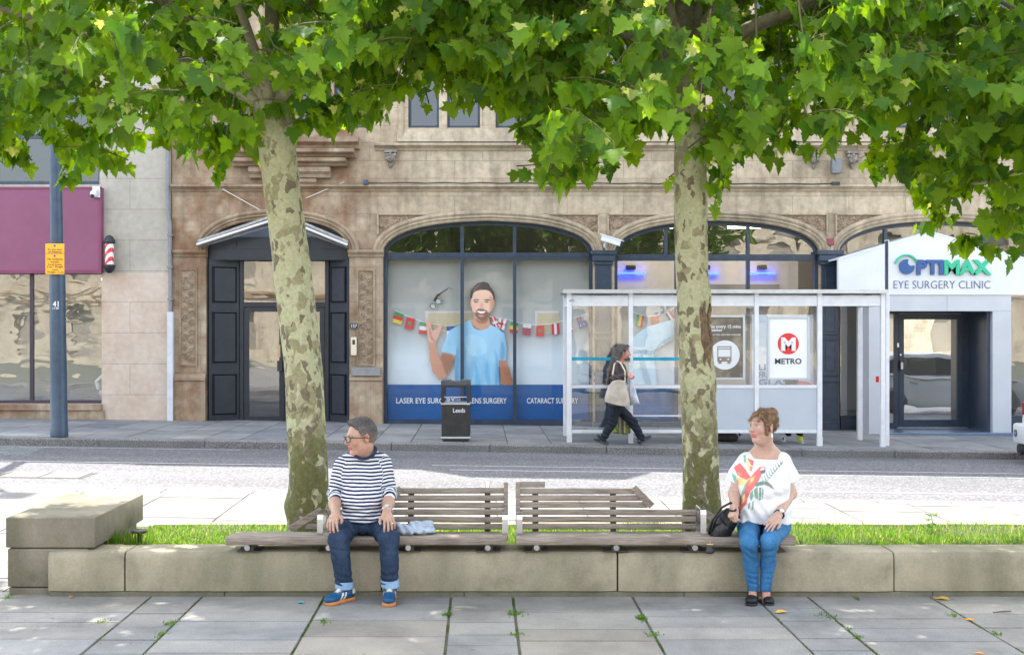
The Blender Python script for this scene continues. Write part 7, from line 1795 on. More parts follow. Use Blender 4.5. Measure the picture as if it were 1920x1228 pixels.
# glasses
gm = MB(); M_GLS = flat('glasses_frame', (.012, .012, .014), rough=.25)
for s in (1, -1):
    ring = [(.117 - .012 * (abs(math.cos(t)) if math.cos(t) * 1 > 0 else 0), s * (.033 + .0255 * math.copysign(abs(math.cos(t)) ** .7, math.cos(t))), .004 + .0205 * math.copysign(abs(math.sin(t)) ** .75, math.sin(t))) for t in [2 * math.pi * i / 20 for i in range(21)]]
    loc_tube(gm, ring, ho, hm, hs_, .0028, 6)
    loc_tube(gm, [(.105, s * .059, .012), (.06, s * .078, .010), (-.004, s * .0865, .006), (-.02, s * .086, -.004)], ho, hm, hs_, .0030, 6)
loc_tube(gm, [(.117, .009, .008), (.119, 0, .011), (.117, -.009, .008)], ho, hm, hs_, .0028, 6)
g_ = gm.build('glasses', M_GLS, man, smooth=True)
lm = MB()
for s in (1, -1):
    pts = [(.113, s * (.033 + .022 * math.copysign(abs(math.cos(t)) ** .7, math.cos(t))), .004 + .018 * math.copysign(abs(math.sin(t)) ** .75, math.sin(t))) for t in [2 * math.pi * i / 16 for i in range(16)]]
    lm.add([tuple(V3(ho) + hm @ (V3(p) * hs_)) for p in pts], [tuple(range(16))])
lm.build('lens', glass('spectacle_lens', .10, (.96, .97, .98)), g_)
# striped top, sleeves pushed up
T = S(); WH = (1, 1, 1)
T.ell(W(682, 893, 9.64), (.185, .125, .165), .05, WH); T.ell(W(680, 938, 9.57), (.165, .165, .145), .07, WH); T.ell(W(681, 968, 9.58), (.165, .165, .075), .05, WH)
T.cone(W(652, 866, 9.66), W(714, 864, 9.66), .062, .062, .05, WH); T.cone(W(676, 856, 9.68), W(694, 856, 9.68), .06, .06, .05, WH)
SL, SR = W(642, 872, 9.65), W(719, 870, 9.65)
T.cone(SL, EL, .066, .056, .03, WH, st=SL[2] + .006); T.cone(SR, ER, .066, .056, .03, WH, st=SR[2] - .004)
T.cone(EL, W(628, 933, 9.545), .057, .056, .02, WH, st=EL[2] + .01); T.cone(ER, W(730, 929, 9.545), .057, .056, .02, WH, st=ER[2] + .01)
T.ell(W(684, 842, 9.58), (.076, .10, .066), .012, WH, 's'); T.half(W(681, 979, 9.5), (0, .25, -1), .01)
T.disp(folds(EL, (0, .3, 1), .007, 150, .085)); T.disp(folds(ER, (0, .3, 1), .007, 150, .085)); T.disp(folds(W(681, 966, 9.42), (.1, 0, 1), .006, 120, .13)); T.disp(wrinkle(.003, 26, 2)); T.disp(folds(W(655, 905, 9.5), (.5, 0, 1), .005, 90, .09)); T.disp(folds(W(712, 900, 9.5), (-.5, 0, 1), .005, 90, .09))
solid('striped_top', [(T, .0055)], striped(), man)
mb = MB(); cc_ = W(684, 846, 9.60); mb.tube([(cc_.x + .083 * math.cos(t), cc_.y + .098 * math.sin(t) * 1.0, cc_.z - .006 + .040 * math.sin(t) + .012 * math.cos(t) ** 2) for t in [2 * math.pi * i / 32 for i in range(33)]], .0125, 8); mb.build('collar', pm('navy_rib', s2l(34, 42, 66), rough=.9), man, smooth=True)
J = S(); D1 = (1, 1, 1)
KL, KR = W(635, 1010, 9.235), W(729, 1010, 9.235); AL_, AR_ = W(645, 1092, 9.28), W(731, 1090, 9.28)
J.ell(W(684, 982, 9.66), (.185, .16, .085), .05, D1); J.cone(W(660, 984, 9.62), KL, .090, .070, .03, D1); J.cone(W(707, 984, 9.62), KR, .090, .070, .03, D1)
J.cone(KL, AL_, .075, .062, .03, D1); J.cone(KR, AR_, .074, .062, .03, D1); J.ell(W(683, 990, 9.50), (.08, .10, .05), .04, D1)
J.disp(folds(W(660, 985, 9.45), (1, .6, .4), .006, 95, .14)); J.disp(folds(W(707, 985, 9.45), (-1, .6, .4), .006, 95, .14)); J.disp(folds(V3(KL) + [0, .05, -.06], (0, -.3, 1), .006, 90, .09)); J.disp(folds(V3(KR) + [0, .05, -.06], (0, -.3, 1), .006, 90, .09)); J.disp(folds(AL_, (.2, 0, 1), .006, 110, .10)); J.disp(folds(AR_, (-.2, 0, 1), .006, 110, .10)); J.disp(wrinkle(.0025, 30, 8))
J.half(W(731, 1099, 9.28), (0, 0, -1), .004)
def seam(V, c):
    px = 960 + V[:, 0] * F / V[:, 1]; py = 614 - (V[:, 2] - HC) * F / V[:, 1]
    fr_ = (V[:, 1] < 9.52); fly = (np.abs(px - 681) < 1.0) & (py < 990) & fr_
    wear = np.exp(-(((px - 640) / 12) ** 2 + ((py - 1025) / 22) ** 2)) + np.exp(-(((px - 730) / 12) ** 2 + ((py - 1030) / 22) ** 2))
    c = c * (1 + .35 * wear)[:, None]; return np.where(fly[:, None], c * 1.5, c)
solid('jeans', [(J, .006)], denim('dark_denim', s2l(36, 49, 68), s2l(56, 71, 94)), man, paint=seam)
for p in (AL_, AR_):
    a = V3(p) + [0, 0, .006]; b = V3(p) + [.004, 0, -.038]; u = S().cone(a, b, .066, .067, .01, (1, 1, 1)); u.half(a + [0, 0, .012], (0, -.1, 1)); u.half(b, (0, .1, -1)); solid('turned_cuff', [(u, .006)], denim('pale_denim', s2l(128, 158, 190), s2l(150, 178, 206)), man)
BLU = s2l(20, 78, 118); GUM = s2l(196, 126, 72); CRM = s2l(222, 216, 200)
hl = Vector((WX(660, 9.34), 9.34, 0)); tl = Vector((WX(611, 9.12), 9.12, 0)); shoe(man, hl, tl, BLU, GUM, CRM, M_LEATH, sc=1.08)
hl = Vector((WX(732, 9.37), 9.37, 0)); tl = Vector((WX(729, 9.1), 9.09, 0)); shoe(man, hl, tl, BLU, GUM, CRM, M_LEATH, sc=1.12)
mb = MB(); w0 = V3(W(725.5, 959, 9.385)); ax = V3(WR) - V3(W(728, 944, 9.48)); Mw = frame(ax, (0, -1, .3)); mb.tube([tuple(w0 + Mw[:, 1] * .041 * math.cos(t) + Mw[:, 2] * .040 * math.sin(t)) for t in [2 * math.pi * i / 24 for i in range(25)]], .0085, 8); wt = mb.build('wrist_watch', M_SSTEEL, man, smooth=True)
mb = MB(); mb.tube([tuple(w0 + Mw[:, 2] * .040), tuple(w0 + Mw[:, 2] * .053)], .017, 16); mb.build('watch_face', flat('watch_face', (.6, .62, .64), rough=.2), wt)

# grey jacket bundled on the bench
jk = S(); JC = s2l(166, 178, 192); jc = W(780, 992, 9.58)
jk.ell(W(760, 993, 9.56), (.075, .11, .036), .03, JC); jk.ell(W(788, 993, 9.58), (.115, .12, .030), .03, JC); jk.cone(W(748, 985, 9.53), W(772, 997, 9.47), .03, .022, .02, JC); jk.cone(W(775, 983, 9.6), W(808, 980, 9.62), .028, .02, .03, JC)
jk.disp(wrinkle(.007, 30, 1)); jk.disp(folds(W(765, 985, 9.5), (1, .4, .3), .007, 95, .12)); jk.disp(folds(W(795, 985, 9.5), (.6, -.4, 1), .006, 110, .1)); jk.half((0, 0, .448), (0, 0, -1), .004)
jo = solid('folded_jacket', [(jk, .006)], vcol('jacket_fleece', .9, .1, 60, .5, .1, bscale=60), None); jo.data.transform(Matrix.Translation(-Vector((jc.x, jc.y, .45)))); jo.location = (jc.x, jc.y, .45); tag(jo, 'pale grey jacket bundled on the left bench beside the man', 'jacket')

# ------------------------------------------------------------------ the seated woman
SW = (.52, .325, .25); SWB = (.52, .27, .21)
wom = empty('person', W(1430, 1136, 9.4), 'seated person with curly pinned-up hair, white parrot print top and blue jeans', 'person')
ho = W(1430, 801, 9.58); hm = headframe(57, 5, 3); hs_ = 1.03
bd = S(); bd.local(head(SW, s2l(196, 112, 112), SWB, s2l(150, 110, 84), 1.08, eye=(.10, .12, .13)), ho, hm, hs_, .02)
nk = V3(ho) + hm @ (V3((-.025, 0, -.055)) * hs_); bd.cone(nk, W(1435, 850, 9.66), .056, .066, .03, SW); bd.ell(W(1434, 868, 9.65), (.165, .085, .075), .06, SW); bd.cone(W(1428, 842, 9.68), W(1402, 864, 9.68), .05, .045, .05, SW); bd.cone(W(1442, 842, 9.68), W(1466, 864, 9.68), .05, .045, .05, SW); bd.ell(V3(ho) + hm @ (V3((.03, 0, -.105)) * hs_), (.035, .04, .025), .03, SW)
EL, ER = W(1378, 926, 9.62), W(1481, 924, 9.62); WL, WR = W(1376, 953, 9.42), W(1459, 966, 9.36)
aL = S().cone(W(1390, 880, 9.65), EL, .056, .046, .03, SW).cone(EL, WL, .046, .030, .03, SW); put_hand(aL, WL, W(1372, 974, 9.30), (-.55, -.8, .25), True, SW, .95, curl=((55, 70, 50), (62, 75, 50), (66, 75, 50), (70, 75, 50)), spread=.04, thumb_in=.02)
aR = S().cone(W(1469, 880, 9.65), ER, .058, .048, .03, SW).cone(ER, WR, .048, .030, .03, SW); put_hand(aR, WR, W(1436, 992, 9.21), (.1, -.75, .65), True, SW, .95, curl=(8, 18, 14), spread=.08)
an = S().cone(W(1412, 1080, 9.25), W(1411, 1126, 9.225), .027, .031, .01, SWB).cone(W(1436, 1080, 9.25), W(1437, 1126, 9.215), .027, .031, .01, SWB)
ub = S().ell(W(1433, 900, 9.67), (.15, .08, .13), .04, SW).ell(W(1434, 955, 9.64), (.14, .09, .13), .05, SW).cone(W(1402, 872, 9.68), EL, .05, .042, .03, SW).cone(W(1464, 872, 9.68), ER, .05, .042, .03, SW)
for (hx, kn_, ak) in ((1408, W(1404, 1016, 9.22), W(1412, 1100, 9.245)), (1456, W(1442, 1016, 9.22), W(1435, 1100, 9.235))): sh_ = W(1408 if hx < 1430 else 1440, 1055, 9.275); ub.cone(W(hx, 985, 9.63), kn_, .06, .038, .03, SW); ub.cone(kn_, sh_, .038, .034, .02, SW); ub.cone(sh_, ak, .034, .026, .02, SW)
solid('body', [(bd, .0042), (aL, .0042), (aR, .0042), (ub, .012), (an, .006)], M_SKIN, wom)
hr = S(); rs = np.random.RandomState(12); H1, H2, H3 = (.19, .115, .065), (.33, .20, .105), (.12, .07, .042)
hr.ell((-.020, 0, .044), (.098, .080, .086), .02, H1)
hr.half((.020, 0, 0), (.86, 0, -.50), .008)
for s in (1, -1): hr.ell((-.006, s * .088, -.006), (.024, .03, .034), .006, H1, 's')
cl = []
while len(cl) < 150:
    v = rs.normal(size=3); v /= np.linalg.norm(v); p = np.array([-.020, 0, .044]) + v * np.array([.098, .080, .086])
    if (p[0] - .016) * .86 - p[2] * .50 > 0 or (abs(p[1]) > .06 and abs(p[0] + .006) < .026 and abs(p[2] + .006) < .034) or p[2] < -.045: continue
    cl.append(p); hr.ell(p, rs.uniform(.009, .017), .007, (H1, H2, H3)[rs.randint(3)])
for i in range(26):
    v = rs.normal(size=3); v /= np.linalg.norm(v); hr.ell(np.array([-.078, .015, .108]) + v * .024, rs.uniform(.010, .017), .006, (H2, (.34, .20, .09), H1)[rs.randint(3)])
for (x, y, z) in ((.080, .02, .094), (.088, .010, .086), (.095, -.004, .078), (.101, -.016, .068), (.104, -.026, .056), (.103, -.034, .044), (.072, .045, .086), (.082, .050, .070), (.088, .050, .056), (.090, .047, .044)):
    hr.ell((x, y, z), (.0085, .0085, .0085), .006, (.30, .19, .10))
for (x, y, z) in ((.060, .060, .072), (.050, .068, .055), (.044, .073, .036), (.038, .075, .014), (.034, .077, -.008), (.032, .077, -.028), (.028, .077, -.046), (.020, .076, .05), (.022, .079, .02)):
    hr.ell((x, y, z), (.013, .011, .014), .01, H1)
hr.disp(wrinkle(.0025, 210, 2))
solid('hair', [(S().local(hr, ho, hm, hs_), .004)], M_HAIR, wom, soft=.006); strands([o for o in wom.children if o.name.startswith('hair')][0], 3000, .026, .2, .005, .0008, 4, (H1, H2, H3, (.40, .26, .14), (.09, .055, .035)))
mb = MB(); ep = V3(ho) + hm @ (V3((-.010, .086, -.042)) * hs_); mb.tube([tuple(ep), tuple(ep + [0, 0, -.030])], [.003, .006], 8); mb.build('earring', M_SSTEEL, wom)
T = S(); TC = (.74, .74, .745)
T.ell(W(1432, 888, 9.65), (.205, .135, .145), .05, TC); T.ell(W(1433, 915, 9.58), (.195, .165, .14), .06, TC); T.ell(W(1434, 955, 9.58), (.208, .175, .15), .06, TC)
T.cone(W(1402, 862, 9.67), W(1466, 861, 9.67), .058, .058, .05, TC); I3 = np.eye(3); sl1 = S().cone(W(1400, 868, 9.67), W(1374, 903, 9.66), .078, .068, .05, TC); sl1.half(W(1371, 903, 9.6), (-.5, 0, -.86), .006); sl2 = S().cone(W(1466, 868, 9.67), W(1486, 905, 9.66), .078, .070, .05, TC); sl2.half(W(1488, 905, 9.6), (.5, 0, -.86), .006)
T.local(sl1, (0, 0, 0), I3, 1.0, .03); T.local(sl2, (0, 0, 0), I3, 1.0, .03)
T.cone(W(1400, 985, 9.52), W(1466, 985, 9.52), .075, .075, .05, TC)
T.ell(W(1432, 830, 9.60), (.118, .20, .112), .008, TC, 's')
T.half(W(1433, 988, 9.4), (0, .22, -1), .008)
T.disp(folds(W(1433, 970, 9.42), (1, 0, .5), .008, 60, .18)); T.disp(folds(W(1465, 935, 9.45), (-.8, 0, 1), .007, 62, .10)); T.disp(folds(W(1398, 935, 9.45), (.8, 0, 1), .006, 62, .09)); T.disp(wrinkle(.0045, 19, 6)); T.disp(folds(W(1440, 905, 9.42), (.5, 0, 1), .006, 70, .13)); T.disp(folds(W(1415, 980, 9.4), (1, 0, .2), .007, 85, .12))
def zp(pts): return [(1300 + x / 2.996, 750 + y / 2.996) for x, y in pts]
RED, ORG, YEL, TEA, GRN, DGR, BRN, DRK = [s2l(*c) for c in ((222, 62, 48), (236, 120, 60), (244, 206, 120), (80, 170, 160), (92, 150, 116), (60, 110, 90), (120, 76, 60), (40, 48, 66))]
PR = [(TEA, [(214, 408), (240, 425), (262, 468), (246, 478), (224, 448)]), (TEA, [(278, 292), (292, 300), (298, 345), (286, 352)]), (YEL, [(240, 432), (290, 440), (312, 445), (288, 488), (250, 472)]), (RED, [(226, 376), (262, 352), (296, 392), (322, 432), (300, 448), (262, 432), (238, 402)]), (ORG, [(250, 400), (275, 415), (262, 428), (244, 418)]),
      (YEL, [(292, 322), (310, 332), (322, 388), (306, 384), (300, 352)]), (RED, [(304, 326), (340, 340), (336, 372), (322, 362)]), (ORG, [(320, 366), (336, 376), (328, 402), (314, 396)]),
      (RED, [(346, 402), (372, 374), (398, 372), (406, 386), (388, 410), (374, 442), (348, 482), (322, 512), (306, 546), (300, 582), (278, 604), (262, 628), (258, 606), (268, 545), (286, 482), (312, 442)]),
      (ORG, [(318, 432), (350, 418), (344, 452), (318, 478), (304, 474)]), (YEL, [(322, 440), (340, 430), (334, 452), (320, 462)]), (YEL, [(276, 540), (292, 520), (286, 570), (272, 585)]), ((.72, .72, .70), [(374, 386), (392, 376), (402, 390), (384, 402)]), (DRK, [(386, 394), (406, 388), (404, 408), (390, 412), (370, 406), (378, 398)]),
      (TEA, [(290, 470), (305, 455), (268, 560), (256, 560)]), (DGR, [(340, 470), (372, 458), (410, 452), (440, 476), (458, 506), (430, 488), (400, 474), (352, 486)]), (BRN, [(400, 458), (432, 474), (450, 500), (426, 484)]),
      (GRN, [(340, 500), (362, 486), (366, 560), (344, 545)]), (DGR, [(368, 490), (382, 488), (378, 560), (370, 566)]), (GRN, [(384, 492), (396, 498), (392, 545), (384, 562)]), (GRN, [(318, 522), (334, 505), (338, 540), (322, 572)]), (GRN, [(310, 580), (322, 570), (314, 612), (304, 610)]), (GRN, [(330, 570), (342, 565), (338, 606), (328, 622)])]
for i in range(9):                              # palm frond strokes
    t = i / 8; x0, y0 = 396 + 98 * t, 462 - 100 * t
    for (ex, ey, w) in ((-18 + 6 * t, -44 + 10 * t, 4), (42 - 30 * t, -18 - 8 * t, 4)): PR.append(((GRN, DGR, BRN)[i % 3], [(x0 - w, y0), (x0 + w, y0 + 1), (x0 + ex, y0 + ey)]))
def parrot(V, c):
    px = 960 + V[:, 0] * F / V[:, 1]; py = 614 - (V[:, 2] - HC) * F / V[:, 1]; fr_ = V[:, 1] < 9.63
    for col, poly in PR: c = np.where((in_poly(px, py, zp(poly)) & fr_)[:, None], np.array(col) * .78 + .16, c)
    return c
solid('parrot_print_top', [(T, .0045)], M_CLOTH, wom, paint=parrot)
J = S(); KL, KR = W(1404, 1016, 9.20), W(1442, 1016, 9.20); AL_, AR_ = W(1412, 1106, 9.245), W(1435, 1107, 9.235)
l1 = S().cone(W(1405, 985, 9.62), KL, .094, .062, .03, D1).cone(KL, W(1408, 1055, 9.27), .062, .053, .03, D1).cone(W(1408, 1055, 9.27), AL_, .053, .041, .03, D1); l2 = S().cone(W(1460, 985, 9.62), KR, .094, .062, .03, D1).cone(KR, W(1440, 1055, 9.27), .062, .053, .03, D1).cone(W(1440, 1055, 9.27), AR_, .053, .041, .03, D1)
J.local(l1, (0, 0, 0), I3, 1.0, .01); J.local(l2, (0, 0, 0), I3, 1.0, .005); J.ell(W(1432, 985, 9.70), (.205, .14, .085), .03, D1)
J.disp(folds(W(1413, 1088, 9.2), (.1, 0, 1), .0035, 150, .08)); J.disp(folds(W(1435, 1088, 9.2), (-.1, 0, 1), .0035, 150, .08)); J.disp(folds(W(1404, 1035, 9.2), (.6, 0, 1), .004, 100, .07)); J.disp(folds(W(1441, 1035, 9.2), (-.6, 0, 1), .004, 100, .07)); J.disp(folds(W(1470, 1000, 9.4), (-1, .3, .6), .006, 90, .12)); J.disp(folds(W(1392, 1000, 9.4), (1, .3, .6), .005, 90, .1)); J.disp(wrinkle(.002, 30, 3)); J.half(W(1435, 1107, 9.24), (0, 0, -1), .004)
def fade(V, c):
    px = 960 + V[:, 0] * F / V[:, 1]; py = 614 - (V[:, 2] - HC) * F / V[:, 1]
    wear = np.exp(-(((px - 1404) / 11) ** 2 + ((py - 1010) / 28) ** 2)) + np.exp(-(((px - 1442) / 11) ** 2 + ((py - 1012) / 28) ** 2))
    hem = (py > 1104); c = c * (1 + .28 * wear)[:, None]; return np.where(hem[:, None], c * .8, c)
solid('jeans', [(J, .006)], denim('blue_denim', s2l(42, 92, 136), s2l(70, 122, 164)), wom, paint=fade)
BK = (.012, .012, .014)
shoe(wom, Vector((WX(1412, 9.36), 9.36, 0)), Vector((WX(1409, 9.06), 9.09, 0)), BK, (.02, .02, .022), BK, M_LEATH, 'flat', .96); shoe(wom, Vector((WX(1436, 9.34), 9.34, 0)), Vector((WX(1445, 9.08), 9.10, 0)), BK, (.02, .02, .022), BK, M_LEATH, 'flat', .96)
mb = MB(); w0 = V3(W(1461, 964, 9.375)); ax = V3(WR) - V3(ER); Mw = frame(ax, (.2, -1, .3)); mb.tube([tuple(w0 + Mw[:, 1] * .036 * math.cos(t) + Mw[:, 2] * .034 * math.sin(t)) for t in [2 * math.pi * i / 24 for i in range(25)]], .0065, 8); wt = mb.build('wrist_watch', M_BLACK, wom, smooth=True)
mb = MB(); mb.tube([tuple(w0 + Mw[:, 2] * .034 + Mw[:, 1] * -.008), tuple(w0 + Mw[:, 2] * .047 + Mw[:, 1] * -.010)], .016, 18); mb.build('watch_face', flat('white_dial', (.78, .78, .76), rough=.2), wt)

# black handbag leaning between her and the armrest, with a small purse on a clip
hb = empty('handbag', W(1352, 1008, 9.5), 'black soft leather handbag with a dangling coin purse between the armrest and the woman', 'handbag')
b = S(); BC = (.014, .014, .016); Mb = frame(W(1378, 950, 9.5) - W(1338, 1010, 9.5), (0, -1, 0))
b.ell(W(1357, 985, 9.50), (.125, .075, .085), .03, BC, rot=Mb); b.ell(W(1350, 997, 9.49), (.085, .085, .085), .04, BC); b.ell(W(1368, 967, 9.5), (.075, .055, .055), .04, BC); b.half((0, 0, .40), (0, 0, -1), .01)
b.disp(wrinkle(.006, 40, 4)); b.disp(folds(W(1365, 970, 9.43), (1, 0, .6), .006, 110, .1)); solid('body', [(b, .006)], M_BAGL, hb)
m = MB(); m.tube([W(1329, 1000, 9.47), W(1336, 975, 9.42), W(1352, 952, 9.42), W(1370, 942, 9.44), W(1384, 950, 9.45), W(1386, 962, 9.46)], .009, 8); m.build('strap', M_BAGL, hb, smooth=True)
m = MB(); m.tube([W(1334, 995, 9.44), W(1345, 968, 9.40), W(1362, 955, 9.40), W(1376, 958, 9.36), W(1380, 955, 9.34)], .008, 8); m.build('strap', M_BAGL, hb, smooth=True)
cpz = S().ell(W(1331, 1029, 9.38), (.026, .012, .034), .01, (.03, .03, .034)).cone(W(1326, 1034, 9.38), W(1336, 1034, 9.38), .012, .012, .02, (.03, .03, .034)); co_ = solid('coin_purse', [(cpz, .004)], M_BAGL, hb)
m = MB(); m.tube([W(1325, 1020.5, 9.38), W(1337, 1020.5, 9.38)], .006, 8); m.tube([W(1331, 1020, 9.38), W(1331.5, 1014, 9.39), W(1333, 1010, 9.41)], .003, 6); m.build('clasp', pm('brass', (.7, .5, .2), rough=.3, metal=1), co_, smooth=True)

# ------------------------------------------------------------------ the passer-by and the person waiting in the shelter
def walker(label, hd, yaw, skin, hairc, jac, tro, shc, chest, hipc, legs, shoes, arm, hair_fn, jac_r, loc, hem_y, dN):
    e = empty('person', loc, label, 'person'); b_ = S(); hm = headframe(yaw, -4); b_.local(head(skin, tuple(v * .7 for v in skin), skin, hairc[0]), hd, hm, 1.04, .02)
    b_.cone(V3(hd) + hm @ V3((-.03, 0, -.06)), V3(chest) + [0, 0, .2], .058, .07, .03, skin); parts = [(b_, .008)]
    if arm: q = S().cone(arm[1], arm[2], .04, .03, .02, skin); put_hand(q, V3(arm[2]) - (V3(arm[2]) - V3(arm[1])) * .05, V3(arm[2]) + [.05, -.02, -.02], (.1, -.9, .5), True, skin, 1.0, curl=(60, 70, 50), spread=.03, thumb_in=.02); parts.append((q, .006))
    q = S().ell(chest, (.10, .12, .18), .05, skin).ell(hipc, (.10, .12, .16), .05, skin).cone(V3(chest) + [0, 0, .1], V3(chest) + [0, 0, .24], .06, .055, .03, skin)
    if arm: q.cone(arm[0], arm[1], .05, .042, .02, skin)
    for (k_, a_, yo, r) in legs: q.cone(V3(hipc) + [0, yo, -.08], k_, .07, .05, .03, skin); q.cone(k_, a_, .05, .04, .02, skin)
    parts.append((q, .014)); solid('body', parts, M_SKIN, e); h = S(); hair_fn(h); solid('hair', [(S().local(h, hd, hm, 1.04), .007)], M_HAIR, e, soft=.02); strands([o for o in e.children if o.name.startswith('hair')][0], 1600, .07, .6, .006, .0018, 5, (hairc[0], tuple(v * 1.7 for v in hairc[0]), tuple(v * .5 for v in hairc[0])))
    t = S(); t.ell(chest, jac_r, .06, jac); t.ell(hipc, (jac_r[0] * .95, jac_r[1], .20), .10, jac); t.ell(V3(chest) + [0, 0, .14], (.11, .19, .10), .06, jac)
    if arm: t.cone(arm[0], arm[1], .075, .062, .03, jac); t.cone(arm[1], V3(arm[1]) + (V3(arm[2]) - V3(arm[1])) * .86, .060, .048, .03, jac); t.disp(folds(arm[1], (.6, 0, 1), .012, 75, .14))
    t.disp(wrinkle(.008, 20, 3)); t.half((0, 0, WZ(hem_y, dN)), (0, 0, -1), .02); solid('jacket', [(t, .010)], vcol('jacket_cloth', .55, .15, 20, .6, .4, bscale=24, bdist=.03), e)
    j = S(); j.ell(V3(hipc) + [0, 0, -.05], (.14, .16, .15), .05, tro)
    for (k_, a_, yo, r) in legs:
        hp = V3(hipc) + [0, yo, -.08]; j.cone(hp, k_, .098, .078, .04, tro); j.cone(k_, a_, .077, .062, .03, tro); j.disp(folds(k_, (.3, 0, 1), .010, 60, .16)); j.disp(folds(a_, (.3, 0, 1), .010, 70, .14))
    solid('trousers', [(j, .010)], vcol('trouser_cloth', .8, .1, 20, .4, .2, bscale=20, bdist=.03), e)
    for (hh, tt) in shoes: shoe(e, hh, tt, shc[0], shc[1], shc[2], M_LEATH)
    return e
d_ = 21.65
def longhair(h):
    A, B2, C2 = (.11, .098, .09), (.065, .058, .054), (.20, .155, .115)
    h.ell((-.02, 0, .045), (.105, .086, .092), .02, B2); h.half((.02, 0, 0), (.86, 0, -.50), .01); h.cone((-.08, 0, .05), (-.13, -.01, -.10), .062, .06, .04, A); h.cone((-.13, 0, -.10), (-.20, -.02, -.30), .06, .045, .04, A); h.cone((-.20, -.02, -.30), (-.235, -.02, -.52), .045, .02, .04, C2)
    h.cone((-.05, -.07, .02), (-.13, -.09, -.20), .03, .025, .03, A); h.ell((.06, 0, -.085), (.055, .055, .03), .02, A); h.ell((.03, 0, .118), (.06, .05, .022), .02, A); h.disp(wrinkle(.007, 70, 2)); h.disp(wrinkle(.004, 150, 5))
NAV = (.018, .022, .032); BRJ = (.045, .034, .034)
wk = walker('person walking past the shelter with long grey hair, dark jacket and several bags', W(1169, 662, d_), -88, tuple(v * .8 for v in s2l(214, 150, 132)), [(.12, .11, .10)], BRJ, NAV, ((.03, .036, .045), (.10, .10, .10), (.09, .095, .10)), W(1160, 705, d_), W(1156, 752, d_),
    [(W(1186, 791, d_ + .06), W(1203, 821, d_ + .06), .08, .07), (W(1148, 793, d_ - .06), W(1131, 822, d_ - .06), -.08, .07)],
    [(tuple(W(1199, 834, d_ + .06)), tuple(W(1224, 820, d_ + .06))), (tuple(W(1113, 827, d_ - .06)), tuple(W(1141, 836, d_ - .06)))],
    (W(1156, 686, d_ - .15), W(1151, 711, d_ - .24), W(1177, 703, d_ - .26)), longhair, (.15, .20, .21), W(1165, 836, d_), 762, d_)
def bagsolid(name, label, pts, th, mat, extra=None, amp=.01):
    c = W(sum(p[0] for p in pts) / len(pts), max(p[1] for p in pts), extra or d_); e = empty(name, c, label, 'bag'); dd = extra or d_
    mb = MB(); n = len(pts); mb.prism([(WX(p[0], dd), WZ(p[1], dd)) for p in pts], dd - th / 2, dd + th / 2); o = mb.build('body', mat, e)
    bm = bmesh.new(); bm.from_mesh(o.data); bmesh.ops.subdivide_edges(bm, edges=bm.edges[:], cuts=4, use_grid_fill=True)
    bmesh.ops.smooth_vert(bm, verts=bm.verts[:], factor=.5, use_axis_x=True, use_axis_y=True, use_axis_z=True)
    for v in bm.verts: v.co.y += amp * 2 * mnoise.noise(v.co * 9)
    bm.to_mesh(o.data); bm.free(); o.data.polygons.foreach_set('use_smooth', [True] * len(o.data.polygons)); return e
tb = bagsolid('tote_bag', 'beige canvas tote bag slung from the passer-by\'s shoulder', [(1148, 714), (1160, 712), (1172, 714), (1178, 738), (1181, 757), (1174, 762), (1160, 760), (1146, 757), (1134, 753), (1134, 746), (1138, 732)], .16, pm('beige_canvas', s2l(196, 186, 172), s2l(176, 164, 148), scale=9, rough=.9, bmp=.4), d_ - .27)
m = MB(); m.tube([W(1150, 716, d_ - .28), W(1149, 700, d_ - .27), W(1152, 683, d_ - .22), W(1158, 677, d_ - .15), W(1164, 681, d_ - .22), W(1172, 696, d_ - .30), W(1172, 715, d_ - .28)], .014, 6); m.build('strap', flat('canvas_strap', s2l(206, 190, 168)), tb)
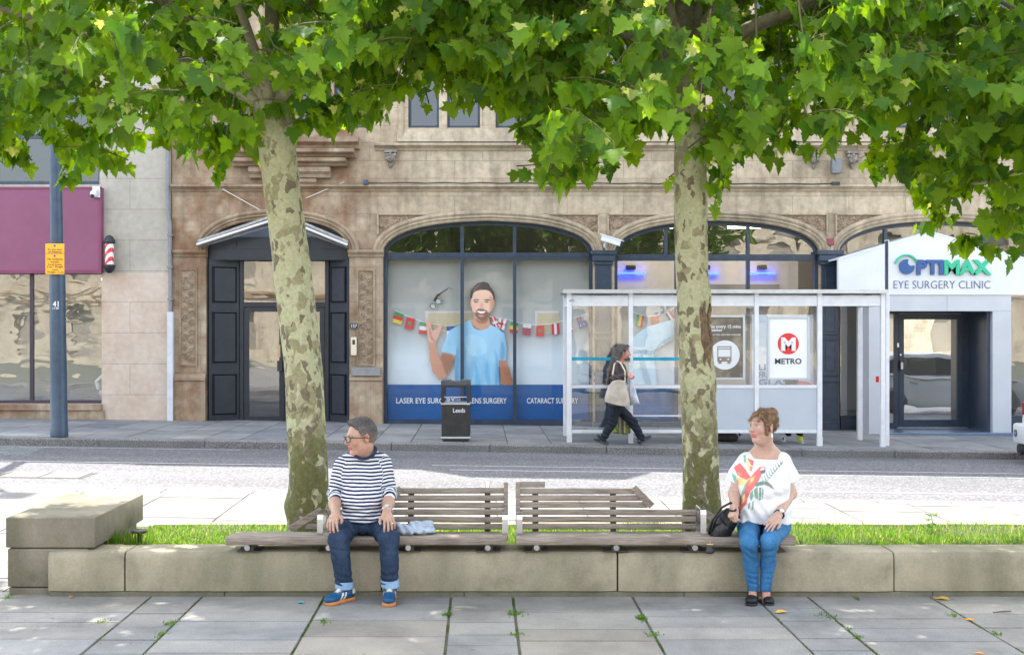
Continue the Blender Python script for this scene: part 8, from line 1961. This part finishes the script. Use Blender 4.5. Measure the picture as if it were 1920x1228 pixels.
wb = bagsolid('carrier_bag', 'white plastic carrier bag hanging in front of the passer-by', [(1180, 700), (1184, 700), (1190, 726), (1199, 757), (1190, 758), (1181, 760), (1179, 735)], .12, pm('white_polythene', (.66, .68, .72), (.55, .58, .64), scale=14, rough=.35, bmp=.6), d_ + .14, .02)
gb = bagsolid('shopping_bag', 'green patterned shopping bag with striped side behind the passer-by\'s legs', [(1156, 772), (1172, 772), (1180, 776), (1182, 812), (1168, 814), (1140, 810), (1146, 790)], .16, pm('green_pattern', s2l(150, 168, 62), s2l(70, 92, 40), scale=24, rough=.6, lo=.45, hi=.55), d_ + .22)
m = MB()
dd = d_ + .22 - .095
for (a_, b2, c_) in ((1160, 1164, 0), (1165, 1168, 1), (1169, 1172, 2)):
    m.m = c_; m.prism([(WX(a_, dd), WZ(774, dd)), (WX(b2, dd), WZ(774, dd)), (WX(b2 + 1, dd), WZ(812, dd)), (WX(a_ + 1, dd), WZ(812, dd))], dd, dd + .01)
m.build('striped_side', [flat('bag_grey', s2l(150, 146, 140)), flat('bag_brown', s2l(110, 84, 50)), flat('bag_cream', s2l(200, 190, 160))], gb)
def shorthair(h): h.ell((-.02, 0, .045), (.105, .086, .092), .02, (.04, .03, .025)); h.half((.02, 0, 0), (.86, 0, -.50), .01)
d2 = 22.75; YS_ = s2l(196, 200, 60)
pw = walker('person standing behind the transit poster in the shelter, only one shoe showing', W(1484, 672, d2), -90, tuple(v * .8 for v in s2l(210, 150, 130)), [(.05, .04, .03)], (.03, .03, .034), (.02, .021, .025), ((.72, .72, .73), (.7, .7, .7), (.10, .2, .3)), W(1484, 705, d2), W(1484, 748, d2),
    [(W(1486, 780, d2 - .08), W(1500, 813, d2 - .1), -.08, .07), (W(1480, 780, d2 + .1), W(1478, 812, d2 + .12), .08, .07)], [((WX(1500, d2), d2 + .0, -.115), (WX(1499, d2) + .02, d2 - .27, -.115)), ((WX(1474, d2), d2 + .3, -.115), (WX(1474, d2) - .02, d2 + .02, -.115))], None, shorthair, (.13, .17, .2), W(1490, 835, d2), 755, d2)
sk = S().cone(W(1500, 808, d2 - .1), W(1500, 824, d2 - .1), .045, .045, .01, YS_); solid('sock', [(sk, .008)], M_CLOTH, pw)
